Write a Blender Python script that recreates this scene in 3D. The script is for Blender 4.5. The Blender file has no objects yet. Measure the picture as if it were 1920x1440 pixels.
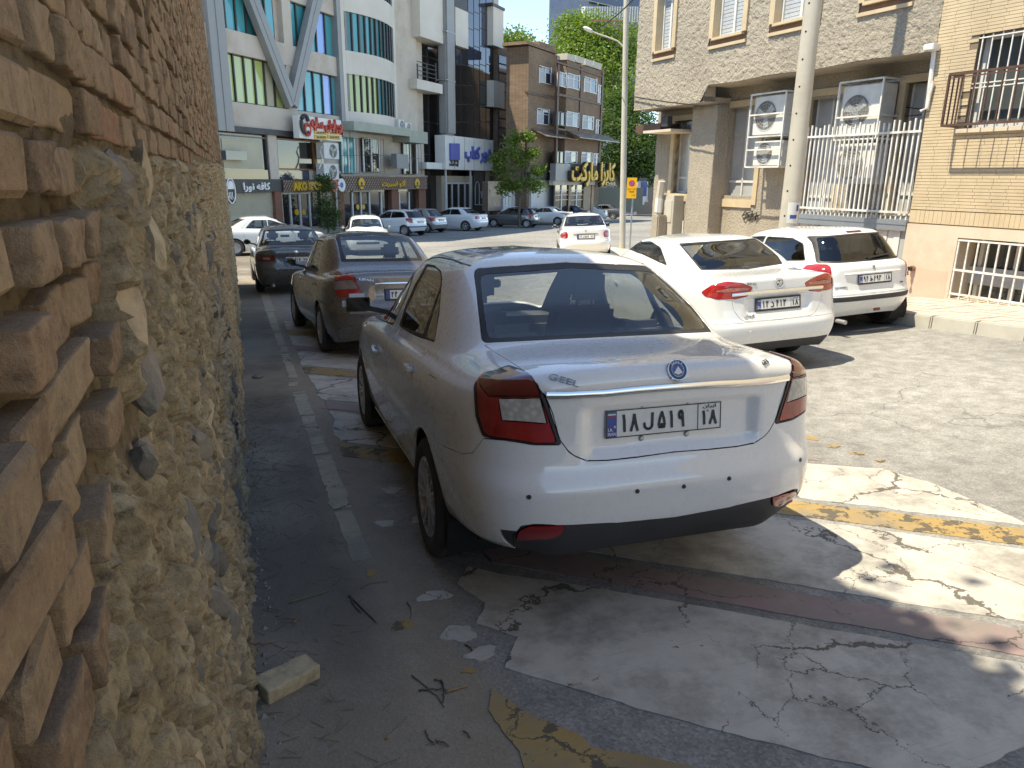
import bpy, bmesh, math, random
import numpy as np
from mathutils import Vector, Matrix
from mathutils.geometry import delaunay_2d_cdt, tessellate_polygon

random.seed(7); RNG = np.random.default_rng(7)
SC = bpy.context.scene
COL = SC.collection
rad = math.radians

# ------------------------------------------------------------------ camera
F_PX, PITCH, ROLL, YAW, CAM_H = 1346.0, rad(16.03), rad(-.61), rad(20.7), 1.6
def cam_axes():
    cp, sp = math.cos(PITCH), math.sin(PITCH)
    fwd = np.array([0, cp, -sp]); right = np.array([1., 0, 0]); down = np.cross(fwd, right)
    cr, sr = math.cos(ROLL), math.sin(ROLL)
    M = np.array([right*cr + down*sr, -right*sr + down*cr, fwd])
    cy, sy = math.cos(YAW), math.sin(YAW)
    Rz = np.array([[cy, sy, 0], [-sy, cy, 0], [0, 0, 1]])
    return M @ Rz.T
CAX = cam_axes(); CAMP = np.array([0, 0, CAM_H])
def ray(px):
    px = np.atleast_2d(np.asarray(px, float))
    d = np.stack([(px[:, 0]-960)/F_PX, (px[:, 1]-720)/F_PX, np.ones(len(px))], 1) @ CAX
    return d/np.linalg.norm(d, axis=1)[:, None]
cam_d = bpy.data.cameras.new('camera'); cam = bpy.data.objects.new('camera', cam_d); COL.objects.link(cam)
cam_d.sensor_width = 36; cam_d.lens = F_PX/1920*36; cam_d.clip_start = .02; cam_d.clip_end = 2000
mw = Matrix.Identity(4)
for i, a in enumerate((CAX[0], -CAX[1], -CAX[2])):
    for k in range(3): mw[k][i] = a[k]
mw.translation = Vector(CAMP); cam.matrix_world = mw
SC.camera = cam

# ------------------------------------------------------------------ light
SUN_EL, SUN_AZ = rad(63), rad(-90)          # azimuth clockwise from +Y
sun_dir = Vector((math.sin(SUN_AZ)*math.cos(SUN_EL), math.cos(SUN_AZ)*math.cos(SUN_EL), math.sin(SUN_EL)))
W = bpy.data.worlds.new('World'); SC.world = W; W.use_nodes = True
nt = W.node_tree; bg = nt.nodes['Background']
sky = nt.nodes.new('ShaderNodeTexSky'); sky.sky_type = 'NISHITA'; sky.sun_disc = False
sky.sun_elevation = SUN_EL; sky.sun_rotation = SUN_AZ; sky.altitude = 4500; sky.air_density = 1.0; sky.dust_density = .03; sky.ozone_density = 4.5
nt.links.new(sky.outputs[0], bg.inputs[0]); bg.inputs[1].default_value = .15
sl = bpy.data.lights.new('sun', 'SUN'); sl.energy = 2.3; sl.angle = rad(.53); sl.color = (.93, .97, 1)
so = bpy.data.objects.new('sun', sl); COL.objects.link(so)
so.rotation_euler = sun_dir.to_track_quat('Z', 'Y').to_euler(); so.location = (-20, 5, 40)
SC.view_settings.view_transform = 'Standard'; SC.view_settings.look = 'None'; SC.view_settings.exposure = 1.82; SC.view_settings.gamma = 1
SC.view_settings.use_curve_mapping = False
SC.view_settings.use_white_balance = True; SC.view_settings.white_balance_temperature = 9200; SC.view_settings.white_balance_tint = 8
SC.render.engine = 'CYCLES'
SC.cycles.use_denoising = True
SC.cycles.max_bounces = 8; SC.cycles.transparent_max_bounces = 16; SC.cycles.glossy_bounces = 4
SC.cycles.sample_clamp_indirect = 6; SC.cycles.caustics_reflective = False; SC.cycles.caustics_refractive = False

# ------------------------------------------------------------------ helpers
SB = rad(15)
def gz(x, y):
    x = np.asarray(x, float); y = np.asarray(y, float)
    s = y*math.cos(SB) + x*math.sin(SB)
    X = np.maximum(0, np.minimum(x, 16)-4.5)*.06*np.exp(-np.maximum(0, y-14)**2/200.)
    return X - .066*s + .088*(np.logaddexp(0, (s-15)/2.0) - math.log1p(math.exp(-7.5)))
def G(x, y): return float(gz(x, y))
def ground_px(px):
    out = []
    for d in ray(px):
        ts = np.concatenate([np.linspace(.5, 30, 1500), np.linspace(30, 250, 3000)])
        v = CAM_H + d[2]*ts - gz(d[0]*ts, d[1]*ts)
        i = max(1, int(np.argmax(v < 0))); t = ts[i-1] + (ts[i]-ts[i-1])*v[i-1]/(v[i-1]-v[i])
        out.append(d*t + CAMP)
    return np.array(out)

def tag(o, label=None, cat=None, group=None, kind=None):
    if label: o['label'] = label
    if cat: o['category'] = cat
    if group: o['group'] = group
    if kind: o['kind'] = kind
    return o
def empty(name, loc=(0, 0, 0), rz=0, label=None, cat=None, group=None):
    o = bpy.data.objects.new(name, None); COL.objects.link(o)
    o.location = loc; o.rotation_euler = (0, 0, rz); o.empty_display_size = .2
    return tag(o, label, cat, group)
def link(name, me, mat=None, parent=None, loc=None):
    o = bpy.data.objects.new(name, me); COL.objects.link(o)
    if mat is not None:
        if me.materials: me.materials[0] = mat
        else: me.materials.append(mat)
    if parent is not None: o.parent = parent
    if loc is not None: o.location = loc
    return o
def copy_tree(o, parent=None):
    c = o.copy(); COL.objects.link(c)
    if parent is not None: c.parent = parent
    for ch in list(o.children): copy_tree(ch, c)
    return c
def smooth(me, on=True):
    me.polygons.foreach_set('use_smooth', [on]*len(me.polygons)); me.update()

class MB:
    """collects simple shapes into one mesh"""
    def __init__(s): s.v = []; s.f = []
    def add(s, vs, fs):
        b = len(s.v); s.v += [tuple(map(float, p)) for p in vs]; s.f += [tuple(i+b for i in f) for f in fs]; return s
    def box(s, x0, x1, y0, y1, z0, z1, M=None):
        vs = [Vector((x, y, z)) for x in (x0, x1) for y in (y0, y1) for z in (z0, z1)]
        if M is not None: vs = [M @ p for p in vs]
        return s.add(vs, [(0, 1, 3, 2), (4, 6, 7, 5), (0, 4, 5, 1), (2, 3, 7, 6), (0, 2, 6, 4), (1, 5, 7, 3)])
    def hexa(s, q):   # 8 points: bottom 4 then top 4
        return s.add(q, [(0, 3, 2, 1), (4, 5, 6, 7), (0, 1, 5, 4), (1, 2, 6, 5), (2, 3, 7, 6), (3, 0, 4, 7)])
    def bar(s, a, b, w, h=None, up=(0, 0, 1)):
        a = Vector(a); b = Vector(b); h = w if h is None else h
        d = (b-a).normalized(); u = Vector(up)
        if abs(d.dot(u)) > .98: u = Vector((0, 1, 0)) if abs(d.y) < .9 else Vector((1, 0, 0))
        sx = d.cross(u).normalized()*(w/2); sy = sx.cross(d).normalized()*(h/2)
        q = [a-sx-sy, a+sx-sy, a+sx+sy, a-sx+sy, b-sx-sy, b+sx-sy, b+sx+sy, b-sx+sy]
        return s.add(q, [(0, 3, 2, 1), (4, 5, 6, 7), (0, 1, 5, 4), (1, 2, 6, 5), (2, 3, 7, 6), (3, 0, 4, 7)])
    def tube(s, pts, r, n=8, cap=True, r1=None):
        pts = [Vector(p) for p in pts]; N = len(pts); rings = []
        ref = Vector((0, 0, 1))
        for i, p in enumerate(pts):
            d = (pts[min(i+1, N-1)]-pts[max(i-1, 0)]).normalized()
            if abs(d.dot(ref)) > .95: ref = Vector((1, 0, 0)) if abs(d.x) < .9 else Vector((0, 1, 0))
            a = d.cross(ref).normalized(); b = d.cross(a)
            rr = r if r1 is None else r + (r1-r)*i/(N-1)
            if isinstance(r, (list, tuple)): rr = r[i]
            rings.append([p + a*(rr*math.cos(2*math.pi*k/n)) + b*(rr*math.sin(2*math.pi*k/n)) for k in range(n)])
        vs = [p for R in rings for p in R]; fs = []
        for i in range(N-1):
            for k in range(n):
                fs.append((i*n+k, i*n+(k+1) % n, (i+1)*n+(k+1) % n, (i+1)*n+k))
        if cap: fs += [tuple(range(n-1, -1, -1)), tuple(range((N-1)*n, N*n))]
        return s.add(vs, fs)
    def lathe(s, prof, n=24, axis='x', M=None):
        vs = []; fs = []; P = len(prof)
        for k in range(n):
            a = 2*math.pi*k/n; c, sn = math.cos(a), math.sin(a)
            for (r, h) in prof:
                p = Vector((h, r*c, r*sn)) if axis == 'x' else Vector((r*c, r*sn, h))
                vs.append(M @ p if M is not None else p)
        for k in range(n):
            k2 = (k+1) % n
            for i in range(P-1): fs.append((k*P+i, k*P+i+1, k2*P+i+1, k2*P+i))
        return s.add(vs, fs)
    def mesh(s, name, sm=False):
        me = bpy.data.meshes.new(name); me.from_pydata(s.v, [], s.f); me.update()
        bm = bmesh.new(); bm.from_mesh(me); bmesh.ops.recalc_face_normals(bm, faces=bm.faces); bm.to_mesh(me); bm.free()
        if sm: smooth(me)
        return me
    def build(s, name, mat, parent=None, sm=False, bevel=0, loc=None):
        me = s.mesh(name, sm)
        if bevel:
            bm = bmesh.new(); bm.from_mesh(me)
            bmesh.ops.bevel(bm, geom=[e for e in bm.edges if len(e.link_faces) == 2 and e.calc_face_angle() > .6], offset=bevel, segments=2, affect='EDGES', clamp_overlap=True)
            bm.to_mesh(me); bm.free(); smooth(me)
            try: me.set_sharp_from_angle(angle=rad(35))
            except Exception: pass
        elif sm:
            try: me.set_sharp_from_angle(angle=rad(40))
            except Exception: pass
        return link(name, me, mat, parent, loc)

# numpy value noise -------------------------------------------------
def _h(ix, iy, iz, seed):
    n = (ix.astype(np.int64)*374761393 + iy.astype(np.int64)*668265263 + iz.astype(np.int64)*2147483647 + seed*1274126177) & 0xffffffff
    n = ((n ^ (n >> 13))*1274126177) & 0xffffffff
    n = (n ^ (n >> 16)) & 0xffffff
    return n/float(0xffffff)
def vnoise(p, seed=0):
    p = np.asarray(p, float); i = np.floor(p).astype(np.int64); f = p-i; f = f*f*(3-2*f); r = 0
    for dx in (0, 1):
        for dy in (0, 1):
            for dz in (0, 1):
                w = (f[:, 0] if dx else 1-f[:, 0])*(f[:, 1] if dy else 1-f[:, 1])*(f[:, 2] if dz else 1-f[:, 2])
                r = r + w*_h(i[:, 0]+dx, i[:, 1]+dy, i[:, 2]+dz, seed)
    return r
def fbm(p, oct=4, seed=0):
    p = np.asarray(p, float); a = .5; r = 0; t = 0
    for o in range(oct): r = r + a*vnoise(p*(2**o)+o*17.3, seed+o); t += a; a *= .5
    return r/t*2-1
def worley(p, seed=0):
    """2-D cells: returns F1, F2-F1 and a random value per cell"""
    p = np.asarray(p, float); i = np.floor(p).astype(np.int64); n = len(p)
    F1 = np.full(n, 9.); F2 = np.full(n, 9.); rid = np.zeros(n)
    z = np.zeros(n, np.int64)
    for dx in (-1, 0, 1):
        for dy in (-1, 0, 1):
            cx = i[:, 0]+dx; cy = i[:, 1]+dy
            qx = cx+_h(cx, cy, z, seed); qy = cy+_h(cx, cy, z+1, seed)
            d = np.hypot(p[:, 0]-qx, p[:, 1]-qy); r = _h(cx, cy, z+2, seed)
            c = d < F1
            F2 = np.where(c, F1, np.minimum(F2, d)); rid = np.where(c, r, rid); F1 = np.where(c, d, F1)
    return F1, F2-F1, rid
def grid_mesh(name, P, nu, nv):
    """P: (nu*nv,3) u-major"""
    me = bpy.data.meshes.new(name)
    i = np.arange((nu-1)*(nv-1)); a = (i//(nv-1))*nv + i % (nv-1)
    f = np.stack([a, a+nv, a+nv+1, a+1], 1)
    me.from_pydata(P.tolist(), [], f.tolist()); me.update(); return me

# materials -----------------------------------------------------------
MATS = {}
def N(nt, typ, **kw):
    n = nt.nodes.new(typ)
    for k, v in kw.items():
        if k.startswith('i_'):
            key = k[2:]; key = int(key) if key.isdigit() else key.replace('_', ' ')
            n.inputs[key].default_value = v
        else: setattr(n, k, v)
    return n
def base_mat(name, rough=.6, metallic=0, coat=0, spec=.5):
    m = bpy.data.materials.new(name); m.use_nodes = True; MATS[name] = m
    b = m.node_tree.nodes['Principled BSDF']; b.inputs['Roughness'].default_value = rough; b.inputs['Metallic'].default_value = metallic
    b.inputs['Coat Weight'].default_value = coat; b.inputs['Coat Roughness'].default_value = .03
    b.inputs['Specular IOR Level'].default_value = spec
    return m, m.node_tree, b
def c4(c): return (c[0], c[1], c[2], 1)
def ramp(nt, stops, interp='LINEAR'):
    r = nt.nodes.new('ShaderNodeValToRGB'); cr = r.color_ramp; cr.interpolation = interp
    while len(cr.elements) < len(stops): cr.elements.new(.5)
    for e, (p, c) in zip(cr.elements, stops): e.position = p; e.color = c4(c) if not isinstance(c, (int, float)) else (c, c, c, 1)
    return r
def mixc(nt, fac, a, b, mode='MIX'):
    m = nt.nodes.new('ShaderNodeMix'); m.data_type = 'RGBA'; m.blend_type = mode
    for sock, val in ((m.inputs[0], fac), (m.inputs[6], a), (m.inputs[7], b)):
        if hasattr(val, 'is_output') or isinstance(val, bpy.types.NodeSocket): nt.links.new(val, sock)
        elif isinstance(val, (int, float)): sock.default_value = val
        else: sock.default_value = c4(val)
    return m.outputs[2]
def math_n(nt, op, a, b=None, c=None, clamp=False):
    m = nt.nodes.new('ShaderNodeMath'); m.operation = op; m.use_clamp = clamp
    for i, v in enumerate((a, b, c)):
        if v is None: continue
        if isinstance(v, (int, float)): m.inputs[i].default_value = v
        else: nt.links.new(v, m.inputs[i])
    return m.outputs[0]
def noise_n(nt, scale, detail=4, rough=.55, vec=None, dist=0):
    n = N(nt, 'ShaderNodeTexNoise', i_Scale=scale, i_Detail=detail, i_Roughness=rough, i_Distortion=dist)
    if vec is not None: nt.links.new(vec, n.inputs['Vector'])
    return n.outputs['Fac']
def ocoord(nt, world=False):
    if world: return N(nt, 'ShaderNodeNewGeometry').outputs['Position']
    return N(nt, 'ShaderNodeTexCoord').outputs['Object']
def bump_n(nt, b, h, strength=.3, dist=.01):
    bp = N(nt, 'ShaderNodeBump'); bp.inputs['Strength'].default_value = strength; bp.inputs['Distance'].default_value = dist
    nt.links.new(h, bp.inputs['Height']); nt.links.new(bp.outputs[0], b.inputs['Normal']); return bp
def pmat(name, col, col2=None, scale=3, rough=.6, bump=0, bscale=60, metallic=0, coat=0, world=False, dirt=None, dscale=.6, spec=.5):
    """plain material with mottling and fine relief"""
    if name in MATS: return MATS[name]
    m, nt, b = base_mat(name, rough, metallic, coat, spec)
    v = ocoord(nt, world)
    if col2 is None: col2 = tuple(c*.86 for c in col)
    n = noise_n(nt, scale, 6, .6, v)
    r = ramp(nt, [(.3, col), (.72, col2)]); nt.links.new(n, r.inputs[0]); out = r.outputs[0]
    if dirt:
        d = noise_n(nt, dscale, 7, .65, v); rr = ramp(nt, [(.5, 0.), (.68, 1.)]); nt.links.new(d, rr.inputs[0])
        out = mixc(nt, math_n(nt, 'MULTIPLY', rr.outputs[0], .7), out, dirt)
    nt.links.new(out, b.inputs['Base Color'])
    rr = ramp(nt, [(.3, max(0, rough-.08)), (.7, min(1, rough+.1))]); nt.links.new(n, rr.inputs[0]); nt.links.new(rr.outputs[0], b.inputs['Roughness'])
    if bump: bump_n(nt, b, noise_n(nt, bscale, 4, .6, v), bump, .004)
    return m
# ================================================================== ground
def mat_asphalt():
    m, nt, b = base_mat('asphalt', .75, spec=.22)
    v = ocoord(nt, True)
    sp = N(nt, 'ShaderNodeSeparateXYZ'); nt.links.new(v, sp.inputs[0])
    big = noise_n(nt, .35, 6, .6, v); fine = noise_n(nt, 110, 3, .7, v); mid = noise_n(nt, 6, 6, .65, v)
    r1 = ramp(nt, [(.3, (.25, .245, .232)), (.7, (.33, .322, .305))]); nt.links.new(big, r1.inputs[0])
    # small aggregate
    vo = N(nt, 'ShaderNodeTexVoronoi', i_Scale=95.); nt.links.new(v, vo.inputs['Vector'])
    r2 = ramp(nt, [(.0, (.10, .095, .085)), (.45, (.25, .238, .215)), (.8, (.34, .322, .292)), (1., (.50, .475, .43))])
    sepc = N(nt, 'ShaderNodeSeparateColor'); nt.links.new(vo.outputs['Color'], sepc.inputs[0]); nt.links.new(sepc.outputs[0], r2.inputs[0])
    pt = noise_n(nt, .16, 5, .6, v); rp = ramp(nt, [(.38, .80), (.5, 1.), (.66, 1.12)]); nt.links.new(pt, rp.inputs[0]); col = mixc(nt, 1., mixc(nt, .34, r1.outputs[0], r2.outputs[0]), rp.outputs[0], 'MULTIPLY')
    os_ = noise_n(nt, 1.1, 3, .5, v); ro = ramp(nt, [(.70, 0.), (.76, 1.)]); nt.links.new(os_, ro.inputs[0]); col = mixc(nt, math_n(nt, 'MULTIPLY', ro.outputs[0], .45), col, (.09, .085, .08))
    rm = ramp(nt, [(.35, .72), (.65, 1.08)]); nt.links.new(mid, rm.inputs[0]); col = mixc(nt, 1., col, rm.outputs[0], 'MULTIPLY')
    # old dark bitumen lane along the wall, uneven edge (x < .4)
    w1 = noise_n(nt, 1.4, 6, .6, v); w2 = noise_n(nt, .55, 4, .6, v)
    xx = math_n(nt, 'ADD', sp.outputs[0], math_n(nt, 'MULTIPLY', math_n(nt, 'SUBTRACT', w1, .5), .5))
    e1 = ramp(nt, [(.30, 1.), (.46, 0.)]); nt.links.new(xx, e1.inputs[0])
    rr2 = ramp(nt, [(.40, 0.), (.56, 1.)]); nt.links.new(w2, rr2.inputs[0])
    yl = ramp(nt, [(.10, 0.), (.28, 1.)]); nt.links.new(math_n(nt, 'MULTIPLY', sp.outputs[1], .1), yl.inputs[0])
    dm = math_n(nt, 'MULTIPLY', math_n(nt, 'MULTIPLY', e1.outputs[0], rr2.outputs[0]), yl.outputs[0])
    e3 = ramp(nt, [(.55, 1.), (.72, 0.)]); nt.links.new(math_n(nt, 'MULTIPLY', xx, .9), e3.inputs[0])
    col = mixc(nt, math_n(nt, 'MULTIPLY', e3.outputs[0], .66), col, (.29, .232, .165))
    col = mixc(nt, math_n(nt, 'MULTIPLY', dm, .62), col, (.072, .061, .050))
    # hairline cracks
    dv = N(nt, 'ShaderNodeVectorMath', operation='ADD'); ns = N(nt, 'ShaderNodeTexNoise', i_Scale=1.3, i_Detail=5.); nt.links.new(v, ns.inputs['Vector'])
    nt.links.new(v, dv.inputs[0]); nt.links.new(ns.outputs['Color'], dv.inputs[1])
    cr = N(nt, 'ShaderNodeTexVoronoi', feature='DISTANCE_TO_EDGE', i_Scale=.55); nt.links.new(dv.outputs[0], cr.inputs['Vector'])
    rc = ramp(nt, [(.0, 1.), (.006, 0.)]); nt.links.new(cr.outputs['Distance'], rc.inputs[0])
    rk = ramp(nt, [(.5, 0.), (.6, 1.)]); nt.links.new(big, rk.inputs[0])
    col = mixc(nt, math_n(nt, 'MULTIPLY', math_n(nt, 'MULTIPLY', rc.outputs[0], rk.outputs[0]), .6), col, (.05, .048, .045))
    nt.links.new(col, b.inputs['Base Color'])
    rg = ramp(nt, [(0., .9), (1., .72)]); nt.links.new(dm, rg.inputs[0]); nt.links.new(rg.outputs[0], b.inputs['Roughness'])
    h = math_n(nt, 'ADD', math_n(nt, 'MULTIPLY', vo.outputs['Distance'], .8), math_n(nt, 'MULTIPLY', fine, .6))
    bump_n(nt, b, h, .36, .005)
    return m
def nonuni(a, b, fine_a, fine_b, df, dc):
    pts = list(np.arange(fine_a, fine_b, df)); x = fine_b; d = df
    while x < b: pts.append(x); d = min(d*1.25, dc); x += d
    pts.append(b); x = fine_a; d = df
    while True:
        d = min(d*1.25, dc); x -= d
        if x < a: break
        pts.append(x)
    pts.append(a); return np.array(sorted(pts))
xs = nonuni(-300, 420, -1, 14, .25, 25); ys = nonuni(-60, 600, -2, 40, .4, 30)
P = np.array([(x, y, 0) for x in xs for y in ys]); P[:, 2] = gz(P[:, 0], P[:, 1])
road = link('road', grid_mesh('road', P, len(xs), len(ys)), mat_asphalt()); smooth(road.data); tag(road, kind='structure')

# painted crossing --------------------------------------------------
CD = np.array([.656, .755]); CT = np.array([.755, -.656])      # across and along the stripes
def ct(x, y): return np.array([x, y]) @ np.stack([CD, CT], 1)
def mat_roadpaint(name, col, wear):
    m, nt, b = base_mat(name, .72, spec=.3)
    v = ocoord(nt, True)
    n1 = noise_n(nt, 2.2, 7, .65, v); n2 = noise_n(nt, 9, 8, .7, v); n3 = noise_n(nt, 60, 4, .7, v)
    r = ramp(nt, [(.25, tuple(c*.80 for c in col)), (.5, col), (.8, tuple(min(.85, c*1.07) for c in col))]); nt.links.new(n1, r.inputs[0]); out = r.outputs[0]
    rs = ramp(nt, [(.3, .86), (.7, 1.04)]); nt.links.new(n2, rs.inputs[0]); out = mixc(nt, 1., out, rs.outputs[0], 'MULTIPLY')
    dv = N(nt, 'ShaderNodeVectorMath', operation='MULTIPLY_ADD'); ns = N(nt, 'ShaderNodeTexNoise', i_Scale=4., i_Detail=6., i_Roughness=.65); nt.links.new(v, ns.inputs['Vector'])
    nt.links.new(ns.outputs['Color'], dv.inputs[0]); dv.inputs[1].default_value = (.28, .28, .28); nt.links.new(v, dv.inputs[2])
    def cracks(scale, w, lo, hi, nsc):
        cr = N(nt, 'ShaderNodeTexVoronoi', feature='DISTANCE_TO_EDGE', i_Scale=scale); nt.links.new(dv.outputs[0], cr.inputs['Vector'])
        wn = noise_n(nt, nsc, 5, .6, v); rw = ramp(nt, [(lo, 0.), (hi, 1.)]); nt.links.new(wn, rw.inputs[0])
        return math_n(nt, 'LESS_THAN', cr.outputs['Distance'], math_n(nt, 'MULTIPLY', rw.outputs[0], w))
    k1 = cracks(.9, .010, .40, .62, 1.5); k2 = cracks(2.6, .012, .50, .70, 1.9)
    k = math_n(nt, 'MAXIMUM', k1, k2)
    chip = math_n(nt, 'GREATER_THAN', math_n(nt, 'ADD', math_n(nt, 'MULTIPLY', n2, .6), math_n(nt, 'MULTIPLY', n1, .4)), wear)
    k = math_n(nt, 'MAXIMUM', k, chip)
    thin = ramp(nt, [(.46, 0.), (.66, .75)]); nt.links.new(noise_n(nt, 3.3, 9, .72, v), thin.inputs[0]); out = mixc(nt, thin.outputs[0], out, (.20, .185, .16))
    # scratch streaks
    mp = N(nt, 'ShaderNodeMapping'); mp.inputs['Rotation'].default_value = (0, 0, rad(38)); mp.inputs['Scale'].default_value = (2, 70, 1); nt.links.new(v, mp.inputs[0])
    st = noise_n(nt, 1.2, 4, .6, mp.outputs[0]); rst = ramp(nt, [(.62, 0.), (.7, 1.)]); nt.links.new(st, rst.inputs[0])
    out = mixc(nt, math_n(nt, 'MULTIPLY', rst.outputs[0], .28), out, (.16, .155, .145))
    out = mixc(nt, math_n(nt, 'MULTIPLY', k, .88), out, (.085, .075, .062)); nt.links.new(out, b.inputs['Base Color'])
    bump_n(nt, b, math_n(nt, 'SUBTRACT', math_n(nt, 'MULTIPLY', n3, .25), math_n(nt, 'MULTIPLY', k, 1.)), .5, .004)
    return m
MP_W = mat_roadpaint('white_paint', (.50, .468, .415), .66); MP_Y = mat_roadpaint('yellow_paint', (.37, .25, .10), .555); MP_P = mat_roadpaint('mauve_paint', (.30, .215, .205), .67)
MP_L = mat_roadpaint('line_paint', (.40, .355, .27), .62)
def paint_poly(name, pts, mat, amp=.02, step=.02, seed=0, z=.004, parent=None):
    """closed ground outline (x,y) with a ragged edge, a thin raised sheet"""
    pts = np.array(pts, float); out = []
    for i in range(len(pts)):
        a, b_ = pts[i], pts[(i+1) % len(pts)]; n = max(2, int(np.linalg.norm(b_-a)/step))
        for k in range(n): out.append(a+(b_-a)*k/n)
    out = np.array(out); q = np.c_[out, np.zeros(len(out))]
    dx = fbm(q*7, 5, seed)*amp + fbm(q*30, 3, seed+9)*amp*.35; dy = fbm(q*7+50, 5, seed+3)*amp + fbm(q*30+9, 3, seed+4)*amp*.35
    out = out + np.c_[dx, dy]
    # interior grid so that the sheet follows the ground
    lo, hi = out.min(0), out.max(0); g = .25
    gx, gy = np.meshgrid(np.arange(lo[0], hi[0], g), np.arange(lo[1], hi[1], g)); ip = np.c_[gx.ravel(), gy.ravel()]
    keep = pip(ip, out)
    ip = ip[keep]; ne = len(out)
    V = [Vector(p) for p in out] + [Vector(p) for p in ip]
    r = delaunay_2d_cdt(V, [(i, (i+1) % ne) for i in range(ne)], [list(range(ne))], 1, 1e-6)
    vv = np.array([tuple(p) for p in r[0]]); zz = gz(vv[:, 0], vv[:, 1])
    bm = bmesh.new(); bv = [bm.verts.new((p[0], p[1], h+z)) for p, h in zip(vv, zz)]
    for f in r[2]:
        try: bm.faces.new([bv[i] for i in f])
        except ValueError: pass
    bmesh.ops.recalc_face_normals(bm, faces=bm.faces)
    if sum(f.normal.z for f in bm.faces) < 0: bmesh.ops.reverse_faces(bm, faces=bm.faces)
    be = [e for e in bm.edges if len(e.link_faces) == 1]
    ex = bmesh.ops.extrude_edge_only(bm, edges=be)
    for e in ex['geom']:
        if isinstance(e, bmesh.types.BMVert): e.co.z -= z+.002
    me = bpy.data.meshes.new(name); bm.to_mesh(me); bm.free()
    return link(name, me, mat, parent)
def pip(p, poly):
    x, y = p[:, 0], p[:, 1]; r = np.zeros(len(p), bool); n = len(poly); j = n-1
    for i in range(n):
        xi, yi = poly[i]; xj, yj = poly[j]
        if yi != yj:
            c = ((yi > y) != (yj > y)) & (x < (xj-xi)*(y-yi)/(yj-yi)+xi); r ^= c
        j = i
    return r
def band(c0, c1, x0, x1):
    # parallelogram between c0..c1, cut at x0 and x1
    f = lambda c, x: (x, (c-CD[0]*x)/CD[1])
    return [f(c0, x0), f(c0, x1), f(c1, x1), f(c1, x0)]
stripes = [  # c0, c1, x0, x1, material, amp
    (2.06, 2.83, .98, 2.9, MP_W, .013), (2.90, 3.115, 1.02, 4.0, MP_P, .010), (3.185, 4.00, 1.0, 4.3, MP_W, .013), (4.06, 4.30, .57, 4.02, MP_Y, .016),
    (4.36, 5.1, .58, 4.02, MP_W, .02), (5.17, 5.4, .62, 3.7, MP_P, .02), (5.47, 6.38, .6, 3.8, MP_W, .03), (6.45, 6.75, .58, 3.6, MP_Y, .03), (6.82, 7.6, .58, 3.7, MP_W, .03),
    (7.67, 7.9, .6, 3.4, MP_P, .03), (7.98, 8.7, .58, 3.4, MP_W, .03), (8.8, 9.1, .6, 3.4, MP_Y, .03), (9.2, 10.0, .6, 3.2, MP_W, .03)]
for i, (c0, c1, x0, x1, m_, amp) in enumerate(stripes):
    poly = band(c0, c1, x0, x1)
    if i == 0: poly = [(1.01, 1.89), (1.27, 1.62), (1.55, 1.36), (1.7, 1.23), (1.93, 1.16), (2.2, 1.17), (2.6, 1.25), (2.95, 1.2), (1.75, 2.23), (1.36, 2.575), (1.05, 2.8), (.9, 2.95), (.80, 2.80), (.86, 2.6), (.78, 2.45), (.9, 2.3), (.79, 2.13), (.9, 2.0)]
    if i == 2: poly = [(1.15, 3.22), (4.3, (3.185-CD[0]*4.3)/CD[1]), (4.45, (3.6-CD[0]*4.45)/CD[1]), (4.2, (4.0-CD[0]*4.2)/CD[1]), (1.0, 4.43), (.95, 4.1), (1.08, 3.8), (.98, 3.5)]
    if i == 4: poly = [(.60, 5.26), (3.95, 2.345), (4.02, 2.75), (4.04, 3.05), (3.97, 3.36), (3.56, 3.63), (.62, 6.22), (.64, 5.9), (.57, 5.6)]
    o = paint_poly('road_stripe', poly, m_, amp, seed=20+i); tag(o, kind='structure')
# worn left ends and flakes of paint
def blob(x, y, r, seed, asp=1., n=14):
    return [(x+r*math.cos(a)*(1+.35*math.sin(3*a+seed)), y+r*asp*math.sin(a)*(1+.3*math.cos(2*a+seed*2))) for a in np.linspace(0, 2*math.pi, n, endpoint=False)]
def flakes(mat, specs, s0):
    for i, (x, y, r, asp) in enumerate(specs):
        tag(paint_poly('paint_flake', blob(x, y, r, i+s0, asp), mat, r*.35, .008, s0+i), kind='structure')
flakes(MP_W, [(.68, 2.74, .07, .7), (.70, 2.40, .08, .6), (.74, 2.24, .06, .7), (.62, 3.6, .05, 1.2), (.75, 4.1, .06, .9), (.82, 3.6, .06, .8), (.70, 6.7, .07, 1.)], 60)
flakes(MP_Y, [(.45, 3.05, .03, 1.0), (.49, 2.55, .045, 1.1), (.66, 2.16, .025, .7), (4.05, 4.1, .05, 1.), (4.07, 3.88, .06, .7), (4.08, 3.68, .05, .7), (4.1, 3.5, .04, .6)], 90)
tag(paint_poly('road_stripe', [(.70, 2.03), (.655, 1.93), (.665, 1.8), (.67, 1.7), (.66, 1.5), (.62, 1.2), (1.1, .8), (1.75, .75), (1.72, .95), (1.45, 1.22), (1.2, 1.42), (1.0, 1.575), (.9, 1.64), (.87, 1.73), (.80, 1.83), (.75, 1.92)], MP_Y, .02, .015, 131), kind='structure')
for i, (y0, y1, x0, x1) in enumerate([(3.9, 4.95, .375, .49), (5.0, 6.1, .375, .485), (6.15, 7.1, .37, .49), (3.2, 3.85, .385, .48), (7.4, 7.6, .36, .45), (7.8, 9.4, .385, .475), (9.5, 11.4, .39, .49), (11.5, 14, .38, .5), (14.1, 17.5, .37, .54)]):
    tag(paint_poly('edge_line', [(x0, y0), (x1, y0), (x1, y1), (x0, y1)], MP_L, .022, .02, 150+i), kind='structure')

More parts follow.
